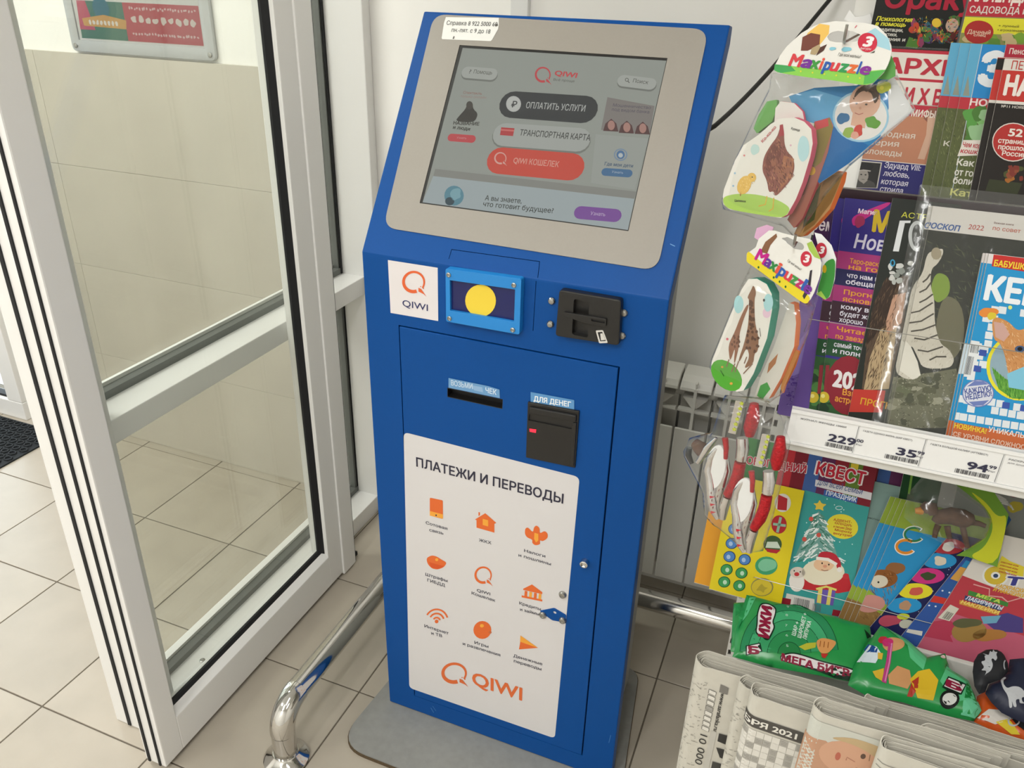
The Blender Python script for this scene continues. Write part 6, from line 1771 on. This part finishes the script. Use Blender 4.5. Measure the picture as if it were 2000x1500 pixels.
# clear bag of silver and red foil novelties
HC = Surf(HS.O + HS.n * .010, HS.e1, HS.e2)
pc = thing('novelty_pack', 'hanging clear bag of shiny silver and red toy pieces', 'toy pack', HC.at(JX(640, 160)))
def strap(pts, r, m, name, off=0.0, n=12): return blob(JX(*pts), r, m, pc, name, HC, off, n)
for dx, dy, o_ in ((0, 0, 0.0), (215, 270, .012)):
    J = lambda *a: [(p[0] + dx, p[1] + dy) for p in a]
    strap(J((340, 560), (285, 640), (265, 740), (285, 850), (290, 960), (310, 1060), (345, 1140)), [5, 8, 9, 10, 11, 10, 5], 'silver_foil', 'silver_frame', o_)
    strap(J((350, 560), (400, 640), (410, 740), (380, 850), (350, 940), (340, 1040)), [5, 7, 9, 10, 10, 6], 'silver_foil', 'silver_frame', o_ - .004)
    cpt = HC.uv(JX(330 + dx, 715 + dy), o_)
    ru, rv = .0135, .030
    mk('white_lens', prism([HC.P(cpt[0] + ru * math.cos(t), cpt[1] + rv * math.sin(t), o_ + .003) for t in np.linspace(0, 2 * math.pi, 24, endpoint=False)], HC.n * -.004), 'milk_white', pc, bev=.001)
    strap(J((540, 480), (545, 560), (530, 660)), [11, 12, 11], 'silver_foil', 'silver_bracket', o_ + .002)
    strap(J((525, 680), (505, 780), (470, 870), (420, 945)), [11, 11.5, 11.5, 9], 'red_glitter', 'red_tube', o_ + .004)
    strap(J((420, 960), (390, 1040), (380, 1140)), [9, 10, 6], 'silver_foil', 'silver_tip', o_ + .003)
    strap(J((640, 200), (630, 300), (605, 400), (598, 465)), [8, 13, 13, 8], 'red_glitter', 'red_block', o_ - .002)
    strap(J((400, 480), (410, 560), (405, 650)), [6, 5, 4], 'red_glitter', 'red_band', o_ + .004)
    q = [HC.uv(p, o_) for p in JX(*J((500, 170), (570, 180), (500, 445), (440, 430)))]
    sb = mk('star_strip', prism([HC.P(*p, o_ + .004) for p in q], HC.n * -.002), 'silver_foil', pc)
    D = Decal(HC, o_ + .0043)
    for k in range(6):
        x, y = 535 - k * 12 + dx, 200 + k * 42 + dy
        D.poly(JX((x, y - 20), (x + 8, y - 6), (x + 22, y - 4), (x + 10, y + 6), (x + 14, y + 20), (x, y + 10), (x - 14, y + 18), (x - 9, y + 4), (x - 22, y - 6), (x - 7, y - 7)), '#b9c234', 1)
    D.build('stars', 'print_foil', sb, kind='stuff')
    D = Decal(HC, o_ + .0125 if dx == 0 else o_ + .0135)
    for k in range(3):
        x, y = 300 + k * 4 + dx, 960 + k * 62 + dy
        D.poly(JX((x - 25, y - 10), (x + 20, y), (x - 22, y + 14)), '#b82a3a', 1)
    D.build('red_marks', 'print_foil', pc, kind='stuff')
strap(((110, 560), (100, 620), (130, 690)), [5, 6, 4], 'black_plastic', 'dark_loop', -.01)
strap(((150, 520), (200, 560), (230, 640)), [9, 14, 8], 'brown_plush', 'brown_piece', -.01)
strap(((330, 480), (250, 570), (180, 680)), [3, 7, 5], 'silver_foil', 'silver_frame', -.006)
geo, _ = pillow(Surf(HC.P(0, 0, .0), HC.e1, HC.e2), [HC.uv(p) for p in JX((400, 130), (300, 430), (110, 480), (70, 590), (230, 900), (250, 1090), (330, 1190), (500, 1320), (600, 1420), (710, 1400), (800, 1100), (860, 860), (935, 520), (850, 300), (700, 150))], .024, .035, .003, 13, .011, .8)
mk('clear_bag', geo, 'cello', pc, smooth=80)

# ------------------------------------------------------------------ green novelty bags lying in the tray
sl_ = np.array([0, .105, .034]); sl_ /= np.linalg.norm(sl_)
GS = Surf((0, .85, .742), (1, 0, 0), sl_)
G0, G1, G2, G3 = '#1f7f3c', '#3aa766', '#2c9450', '#5cbf86'
mat('green_film', '#1f8a43', .28, spec=.6)

def bag(label, outline, S, thick, seed, art, name='toy_bag', group='green toy bags in the tray', edge=.022, m='green_film', wr=.0016):
    q = [S.uv(p) for p in outline]
    geo, h = pillow(S, q, thick, edge, wr, seed, .009, .4)
    c = np.mean(q, 0)
    t = thing(name, label, 'bag', S.P(c[0], c[1], -thick * .4), group)
    mk('film', geo, m, t, smooth=70)
    S2 = Surf(S.O, S.e1, S.e2, bulge=h)
    D = Decal(S2, .0003)
    art(D)
    # keep the print on the flat coordinates of the bag
    D.build('bag_print', 'print_gloss', t, maxedge=.010)
    return t

def art_g1(D):
    D.poly(GX((130, 330), (230, 90), (330, 110), (200, 330), (120, 480)), G2, .8); D.poly(GX((250, 130), (330, 120), (230, 330), (170, 400)), G3, 1)
    cx, cy = 700, 800
    for r, c, l in ((560, '#2f8a5a', 1.0), (470, '#45a873', 1.2), (370, '#3a9a64', 1.4), (250, '#2f8c52', 1.6), (130, '#2a7f46', 1.8)):
        D.ring(GX(cx, cy), r * .17 + .8, r * .17 * 1.08 + .8, 1.0, 1.0, '#153f28', l + .1, math.radians(185), math.radians(355), 24)
        D.ell(GX(cx, cy), r * .17, r * .17 * 1.08, c, l, 24, math.radians(185), math.radians(355))
    D.poly(GX((370, 205), (470, 200), (560, 260), (550, 350), (520, 420), (545, 480), (510, 560), (470, 640), (430, 640), (390, 600), (310, 560), (330, 440), (330, 330)), '#123020', 2.6)
    D.poly(GX((380, 222), (465, 215), (545, 270), (535, 345), (505, 420), (528, 480), (495, 550), (458, 620), (400, 585), (325, 550), (345, 440), (345, 330)), '#e3dcdc', 3)
    D.text('ИЖИ', GX(392, 240), GX(350, 585), 16, '#8c1f3c', 4, .06)
    for t, a, b in (('ШАР +', (770, 590), (815, 430)), ('ШАРОМЕТ +', (835, 615), (905, 330)), ('ЛИПУЧКА', (895, 630), (955, 420))): D.text(t, GX(*a), GX(*b), 6.5, '#d3e8da', 4, .03)
    for k, (x, y) in enumerate(((690, 240), (675, 345), (670, 465), (675, 580), (680, 700))): D.text(str(9 - k), GX(x - 15, y + 12), GX(x + 12, y + 16), 4.5, '#bfe0cc', 4)
    D.poly(GX((1010, 640), (1080, 600), (1230, 640), (1235, 680), (1190, 740), (1140, 790), (1060, 790), (1020, 720)), '#d99a5c', 4); 
    for k in range(3): D.line(GX((1060 + k * 45, 640 + k * 8), (1050 + k * 45, 710 + k * 8)), 1.4, '#9a5a2c', 4.4)
    D.poly(GX((1060, 790), (1145, 795), (1110, 845), (1075, 835)), '#b8332c', 4.2); D.poly(GX((810, 710), (900, 670), (1010, 660), (1000, 720), (880, 750)), '#b9b83a', 4)
    D.poly(GX((205, 690), (370, 665), (395, 760), (210, 790)), '#123020', 2.8); D.poly(GX((220, 700), (360, 678), (380, 755), (222, 780)), '#e3dcdc', 3.2); D.text('Б', GX(245, 770), GX(350, 785), 12, '#8c1f3c', 4, .06)
    D.poly(GX((600, 800), (740, 770), (880, 800), (1100, 880), (1500, 970), (1530, 1080), (1400, 1080), (900, 930), (600, 860)), '#123020', 2.8); D.poly(GX((610, 815), (740, 785), (875, 815), (1100, 895), (1490, 985), (1510, 1070), (900, 915), (610, 855)), '#e3dcdc', 3.2)
    D.text('МЕГА БИТВА', GX(615, 858), GX(1490, 1066), 12, '#8c1f3c', 4, .05)
    D.poly(GX((1560, 500), (1650, 560), (1600, 600)), '#15301f', 2)
bag('green film toy bag printed with a target and a fist', GX((225, 68), (400, 112), (900, 242), (1200, 305), (1420, 372), (1640, 425), (1660, 560), (1560, 900), (1530, 1090), (1000, 985), (500, 900), (60, 780), (85, 720), (95, 500), (150, 320), (190, 180)), GS, .010, 21, art_g1)
bag('plain green bag corner showing beneath the target bag', GX((75, 160), (300, 150), (600, 300), (600, 700), (200, 760), (40, 720)), Surf(GS.O - GS.n * .014, GS.e1, GS.e2), .006, 22, lambda D: D.poly(GX((90, 200), (180, 190), (150, 300), (95, 330)), G2, 1), edge=.012)

def art_gb2(D):
    D.poly(HX((300, 115), (560, 270), (740, 430), (690, 590), (560, 470), (540, 350)), G3, 1); D.poly(HX((930, 530), (1150, 660), (1200, 860), (1000, 900), (850, 700)), G3, 1); D.poly(HX((1080, 860), (1240, 870), (1280, 950), (1210, 1030), (1070, 1000)), '#6cc79a', 1.2); D.poly(HX((1120, 700), (1200, 760), (1210, 860), (1090, 860)), G0, 1.3)
    D.poly(HX((60, 480), (180, 330), (240, 360), (280, 430), (230, 520), (120, 500)), '#d3dfe6', 1.5); D.poly(HX((130, 360), (170, 310), (250, 380), (240, 420), (150, 400)), '#1f4a8c', 2); D.ell(HX(400, 340), 20, 15, '#cf9a6a', 2, 12, wob=.2); D.ell(HX(300, 290), 8, 8, '#b8333c', 2.2, 8, wob=.3); D.poly(HX((250, 420), (300, 430), (290, 490), (250, 480)), '#d9b040', 2.4)
    D.line(HX((375, 330), (350, 520), (310, 710)), 7, '#b5417e', 3); D.line(HX((385, 330), (360, 520), (320, 700)), 1.8, '#d98ab4', 3.3); D.ell(HX(345, 320), 10, 9, '#c2336e', 3.2, 10, wob=.2)
    D.poly(HX((200, 600), (310, 570), (300, 700), (230, 660)), '#d9b53a', 2); D.poly(HX((560, 680), (640, 600), (750, 580), (835, 690), (790, 880), (640, 850)), '#ddb82e', 2); D.poly(HX((540, 830), (580, 700), (650, 650), (640, 760), (590, 840)), '#b23a2a', 2.4)
    D.poly(HX((350, 640), (440, 550), (560, 590), (580, 700), (540, 770), (360, 720)), '#d09a68', 1.9)
    D.poly(HX((870, 760), (930, 650), (1115, 720), (1060, 830), (980, 830)), '#123020', 2.8); D.poly(HX((890, 750), (935, 668), (1100, 730), (1050, 815)), '#e3dcdc', 3.2); D.text('Б', HX(915, 748), HX(1045, 800), 13, '#8c1f3c', 4, .06)
    D.ell(HX(945, 870), 19, 17, '#1a1c1c', 3, 20); D.ell(HX(945, 870), 14, 11, '#d9dad6', 3.3, 18); D.ell(HX(890, 450), 5, 4, '#d9c0b8', 2)
bag('crumpled green film toy bag with a pink stick and yellow patch', HX((300, 110), (560, 260), (740, 420), (860, 395), (930, 385), (968, 500), (960, 540), (1150, 650), (1210, 780), (1285, 950), (1210, 1045), (870, 975), (520, 860), (150, 790), (-20, 690), (40, 500), (160, 300)), Surf(GS.O + GS.n * .010, GS.e1, GS.e2), .013, 23, art_gb2)
bag('small green film bag corner behind the pink stick bag', HX((740, 430), (930, 380), (970, 520), (850, 660), (700, 600)), Surf(GS.O + GS.n * .006, GS.e1, GS.e2), .012, 24, lambda D: D.ell(HX(890, 450), 5, 4, '#d9c0b8', 2), edge=.014)

# dark pouches and the orange sweets bag at the end of the tray
mat('black_fabric', '#0d1018', .6, noise=.1, nscale=200); mat('navy_fabric', '#141a33', .55, noise=.1, nscale=200); mat('orange_film', '#c2521e', .25, spec=.6)
def art_orange(D):
    D.poly(HX((1230, 1030), (1330, 960), (1480, 980), (1560, 1060), (1400, 1100)), '#d8d2ca', 1.2); D.poly(HX((1400, 1080), (1520, 1060), (1640, 1200), (1560, 1190)), '#d9c22e', 1.6); D.poly(HX((1520, 1030), (1680, 1060), (1700, 1180), (1600, 1120)), '#25262a', 1.8); D.ring(HX(1570, 1080), 12, 10, 3, 3, '#b9bcbc', 2.4)
bag('orange and yellow sweets bag under the dark pouches', HX((1240, 800), (1400, 700), (1720, 800), (1760, 1260), (1600, 1230), (1210, 1050)), Surf(GS.O + GS.n * .004, GS.e1, GS.e2), .012, 31, art_orange, name='sweets_bag', group=None, m='orange_film')
def art_uni(D):
    D.poly(HX((1290, 640), (1310, 590), (1255, 580), (1290, 555), (1255, 490), (1300, 490), (1290, 430), (1330, 440), (1350, 380), (1365, 410), (1385, 360), (1390, 400), (1420, 400), (1400, 430), (1412, 470), (1390, 500), (1370, 470), (1350, 480), (1370, 540), (1350, 590), (1300, 620)), '#b9bcc0', 1.5)
    D.poly(HX((1345, 440), (1280, 405), (1345, 460)), '#b9bcc0', 1.6); D.ring(HX(1500, 520), 5, 9, 2.5, 2.5, '#a9acb2', 1.5, 1.6, 4.6, 10)
US = Surf(GS.O + GS.n * .034, GS.e1, GS.e2)
bag('round black pouch printed with a white unicorn', HX((1250, 390), (1330, 345), (1440, 345), (1510, 400), (1545, 480), (1545, 560), (1470, 640), (1350, 680), (1320, 760), (1260, 780), (1215, 700), (1198, 560), (1210, 460)), US, .012, 32, art_uni, name='pouch', group=None, m='black_fabric', wr=.0006)
def art_dino(D):
    D.poly(HX((1450, 680), (1470, 640), (1500, 628), (1508, 650), (1478, 668), (1470, 720), (1500, 770), (1560, 745), (1640, 760), (1720, 850), (1640, 850), (1650, 900), (1690, 910), (1620, 915), (1620, 870), (1580, 880), (1600, 945), (1570, 940), (1545, 880), (1560, 945), (1530, 945), (1510, 840), (1460, 770)), '#c3c5c8', 1.5)
bag('navy pouch printed with a white long necked dinosaur', HX((1560, 440), (1760, 420), (1780, 1080), (1640, 1040), (1480, 960), (1380, 860), (1320, 770), (1360, 680), (1470, 640), (1540, 560)), Surf(GS.O + GS.n * .028, GS.e1, GS.e2), .013, 33, art_dino, name='pouch', group=None, m='navy_fabric', wr=.0006)

# ------------------------------------------------------------------ folded newspapers standing on the base shelf
def newspaper(label, lp, y, width, r, nsheet, art=None, zb=.49, open_right=.0, yaw=0.0, seed=1):
    """fold on the left at photograph point lp (its top), sheets wrap round the fold and run to the right"""
    P0 = on_y(lp, y)
    x0, zt = P0[0], P0[2]
    t = thing('newspaper', label, 'newspaper', (x0 + width / 2, y, zb), 'folded newspapers at the front of the rack')
    rd = random.Random(seed)
    c, s_ = math.cos(yaw), math.sin(yaw)
    first = None
    for k in range(nsheet):
        rk = r - k * (r * .8 / nsheet)
        w_ = width * (1 - .03 * k) + rd.uniform(-.006, .004)
        path = [(w_ - .004 * k, -rk - open_right * (k % 2) * .3), (w_ * .6, -rk * (1.05 + .15 * rd.random())), (r * 1.4, -rk)]
        path += [(r + rk * math.cos(a), rk * math.sin(a)) for a in np.linspace(-math.pi / 2, -3 * math.pi / 2, 11)]
        path += [(r * 1.4, rk), (w_ * .55, rk * (1 + .25 * rd.random()) + open_right * .4), (w_, rk + open_right)]
        fine = []
        for i in range(len(path) - 1):
            n = max(1, int(math.dist(path[i], path[i + 1]) / .02))
            for j in range(n): fine.append(tuple(np.array(path[i]) + (np.array(path[i + 1]) - np.array(path[i])) * j / n))
        fine.append(path[-1])
        V, Fc = [], []
        top = zt - .0015 * k - rd.uniform(0, .004) * (k > 0)
        for i, (a, b) in enumerate(fine):
            X = x0 + a * c - b * s_; Y = y + a * s_ + b * c
            wv = .0015 * math.sin(i * .9 + seed + k)
            V += [(X, Y, zb), (X, Y, top + wv)]
        for i in range(len(fine) - 1): Fc.append((2 * i, 2 * i + 1, 2 * i + 3, 2 * i + 2))
        th_ = .0011 if k == 0 else .0007
        # give the sheet bundle a real thickness
        n = len(fine)
        nrm = []
        for i in range(n):
            tx = np.array(fine[min(i + 1, n - 1)]) - np.array(fine[max(i - 1, 0)])
            tx /= np.linalg.norm(tx); nrm.append((-tx[1] * c - tx[0] * s_, -tx[1] * s_ + tx[0] * c))
        V2 = [(v[0] - nrm[i // 2][0] * th_ * -1, v[1] - nrm[i // 2][1] * th_ * -1, v[2]) for i, v in enumerate(V)]
        m = len(V)
        Fc2 = [tuple(i + m for i in reversed(f)) for f in Fc]
        caps = [(2 * i + 1, 2 * i + 1 + m, 2 * i + 3 + m, 2 * i + 3) for i in range(n - 1)] + [(0, m, m + 1, 1), (2 * n - 2, 2 * n - 1, m + 2 * n - 1, m + 2 * n - 2)]
        sh = mk('sheet', (V + V2, Fc + Fc2 + caps), 'newsprint', t, smooth=50)
        if k == 0: first = (sh, fine)
    if art:
        sh, fine = first
        # arc length runs from the middle of the fold (0) to the right on the front face
        front = [p for p in fine if p[1] <= 1e-6][::-1]
        acc = [0.0]
        for i in range(1, len(front)): acc.append(acc[-1] + math.dist(front[i - 1], front[i]))

        class Wrap:
            n = np.array([0, -1.0, 0])
            def P(self, u, v, off):
                u = max(0.0, min(acc[-1] - 1e-6, u))
                i = max(j for j in range(len(acc)) if acc[j] <= u)
                i = min(i, len(front) - 2)
                f_ = (u - acc[i]) / (acc[i + 1] - acc[i] + 1e-12)
                a, b = np.array(front[i]), np.array(front[i + 1])
                p = a + (b - a) * f_; tx = b - a; tx /= np.linalg.norm(tx); nn = np.array([tx[1], -tx[0]])
                p = p + nn * (off + .0019)
                return np.array([x0 + p[0] * c - p[1] * s_, y + p[0] * s_ + p[1] * c, zt + v])
        D = Decal(Wrap(), .0, metres=True)
        art(D)
        D.build('print', 'print_paper', sh, maxedge=.006)
    return t

def micro(D, u0, u1, v0, v1, n, seed, col='#8d8a82'):
    rd = random.Random(seed)
    for k in range(n):
        u = rd.uniform(u0, u1); v = rd.uniform(v1, v0); l_ = rd.uniform(.002, .006)
        D.line([(u, v), (u + l_ * rd.uniform(.2, 1), v + l_ * rd.uniform(-.6, .6))], rd.uniform(.0005, .0010), col, 1)

def art_prize(D):
    micro(D, .002, .026, -.02, -.29, 150, 4)
    for k in range(8):
        v = -.034 - k * .0095
        D.poly([(.0300, v), (.0400, v - .0015), (.0400, v - .0090), (.0300, v - .0075)], '#6f6c66', 1); D.poly([(.0308, v - .0008), (.0393, v - .0022), (.0393, v - .0083), (.0308, v - .0068)], '#d6d3ca' if k != 3 else '#9a9790', 2)
    D.text('10 000', (.0300, -.117), (.0300, -.175), .0100, '#2b2a28', 2, .0)
    D.text('www.sarafanka.ru', (.0455, -.034), (.0455, -.103), .0055, '#2b2a28', 2, .02)
    D.poly([(.043, -.020), (.0535, -.022), (.0535, -.034), (.043, -.034)], '#77746e', 1); D.poly([(.053, -.105), (.0735, -.103), (.0735, -.122), (.053, -.120)], '#2b2a28', 1); D.poly([(.053, -.132), (.0735, -.130), (.0735, -.150), (.060, -.148)], '#2b2a28', 1); D.poly([(.052, -.160), (.0735, -.158), (.0735, -.19), (.052, -.19)], '#3a3936', 1)
    D.poly([(.0425, -.105), (.050, -.105), (.048, -.27), (.0405, -.27)], '#b9b6ad', 1.5)
newspaper('grey newspaper fold printed with 10 000, next to the rack upright', (1361, 1281), .80, .235, .013, 6, art_prize, seed=1)
newspaper('second newspaper printed with 10 000, behind the crossword calendar page', (1446, 1327), .772, .22, .009, 4, art_prize, seed=2)

def art_cross(D):
    D.poly([(.0, -.030), (.085, -.030), (.085, -.048), (.0, -.048)], '#4a4743', 1)
    D.text('НОЯБРЯ 2021', (-.028, -.0435), (.066, -.0435), .0090, '#dcd9d0', 3, .03)
    rd = random.Random(5)
    for i in range(9):
        for j in range(24):
            dark = (i + j * 2) % 5 == 0 or (i * 3 + j) % 7 == 0
            u, v = .004 + i * .0092, -.052 - j * .0105
            D.poly([(u, v), (u + .0088, v), (u + .0088, v - .0101), (u, v - .0101)], '#a9a69e' if dark else '#d3d0c7', 1)
            if dark:
                for q in range(3): D.line([(u + .001, v - .0025 - q * .0025), (u + .0078, v - .0025 - q * .0025)], .0005, '#77746d', 2)
    D.poly([(.0885, -.050), (.094, -.048), (.094, -.30), (.0885, -.30)], '#3a3835', 1)
newspaper('newspaper rolled open on a crossword page headed 2021', (1469, 1343), .749, .150, .012, 5, art_cross, seed=3)

def art_lady(D):
    D.poly([(.004, -.012), (.145, -.012), (.145, -.30), (.004, -.30)], '#c3c4ba', 1)
    s_ = lambda P: [(p[0] - .004, p[1] + .043) for p in P]
    D.poly(s_([(.004, -.084), (.030, -.080), (.05, -.095), (.045, -.13), (.02, -.17), (.004, -.17)]), '#b98e72', 1.4)
    D.ell((.056, -.054), .034, .027, '#c79a7e', 1.8, 24)
    D.poly(s_([(.030, -.074), (.055, -.062), (.09, -.064), (.115, -.082), (.114, -.118), (.085, -.132), (.096, -.108), (.090, -.084), (.06, -.072)]), '#b9a17a', 2.2)
    D.ell((.066, -.042), .0042, .0026, '#5a4438', 2.6, 12, rot=1.5); D.ell((.064, -.066), .0042, .0026, '#5a4438', 2.6, 12, rot=1.5); D.ell((.042, -.054), .0028, .0065, '#b0604e', 2.6, 12); D.line([(.060, -.054), (.051, -.051), (.051, -.056)], .0014, '#a87660', 2.6); D.line([(.072, -.036), (.073, -.046)], .001, '#8a6a50', 2.6); D.line([(.070, -.062), (.070, -.072)], .001, '#8a6a50', 2.6)
    D.text('Дневник той, что верит', (.130, -.035), (.130, -.125), .004, '#55534d', 2.6); D.poly([(.136, -.025), (.146, -.025), (.146, -.2), (.136, -.2)], '#9a978e', 1.3)
newspaper('newspaper with a large portrait of a fair haired woman', (1591, 1373), .722, .20, .011, 5, art_lady, seed=4)

def art_cols(D):
    for c_ in range(3):
        for k in range(34): D.line([(.006 + c_ * .05, -.02 - k * .0075), (.048 + c_ * .05 - (k % 4) * .004, -.02 - k * .0075)], .0011, '#86837b', 1)
newspaper('newspaper with narrow text columns in front of the portrait page', (1722, 1447), .694, .20, .010, 4, art_cols, seed=5)
newspaper('flat bundle of newspapers between the portrait page and the green bags', (1690, 1362), .8235, .30, .006, 6, None, seed=6, open_right=.002)
newspaper('newspaper lying open edge up behind the text column page', (1800, 1420), .745, .24, .007, 4, None, seed=7, open_right=.004)
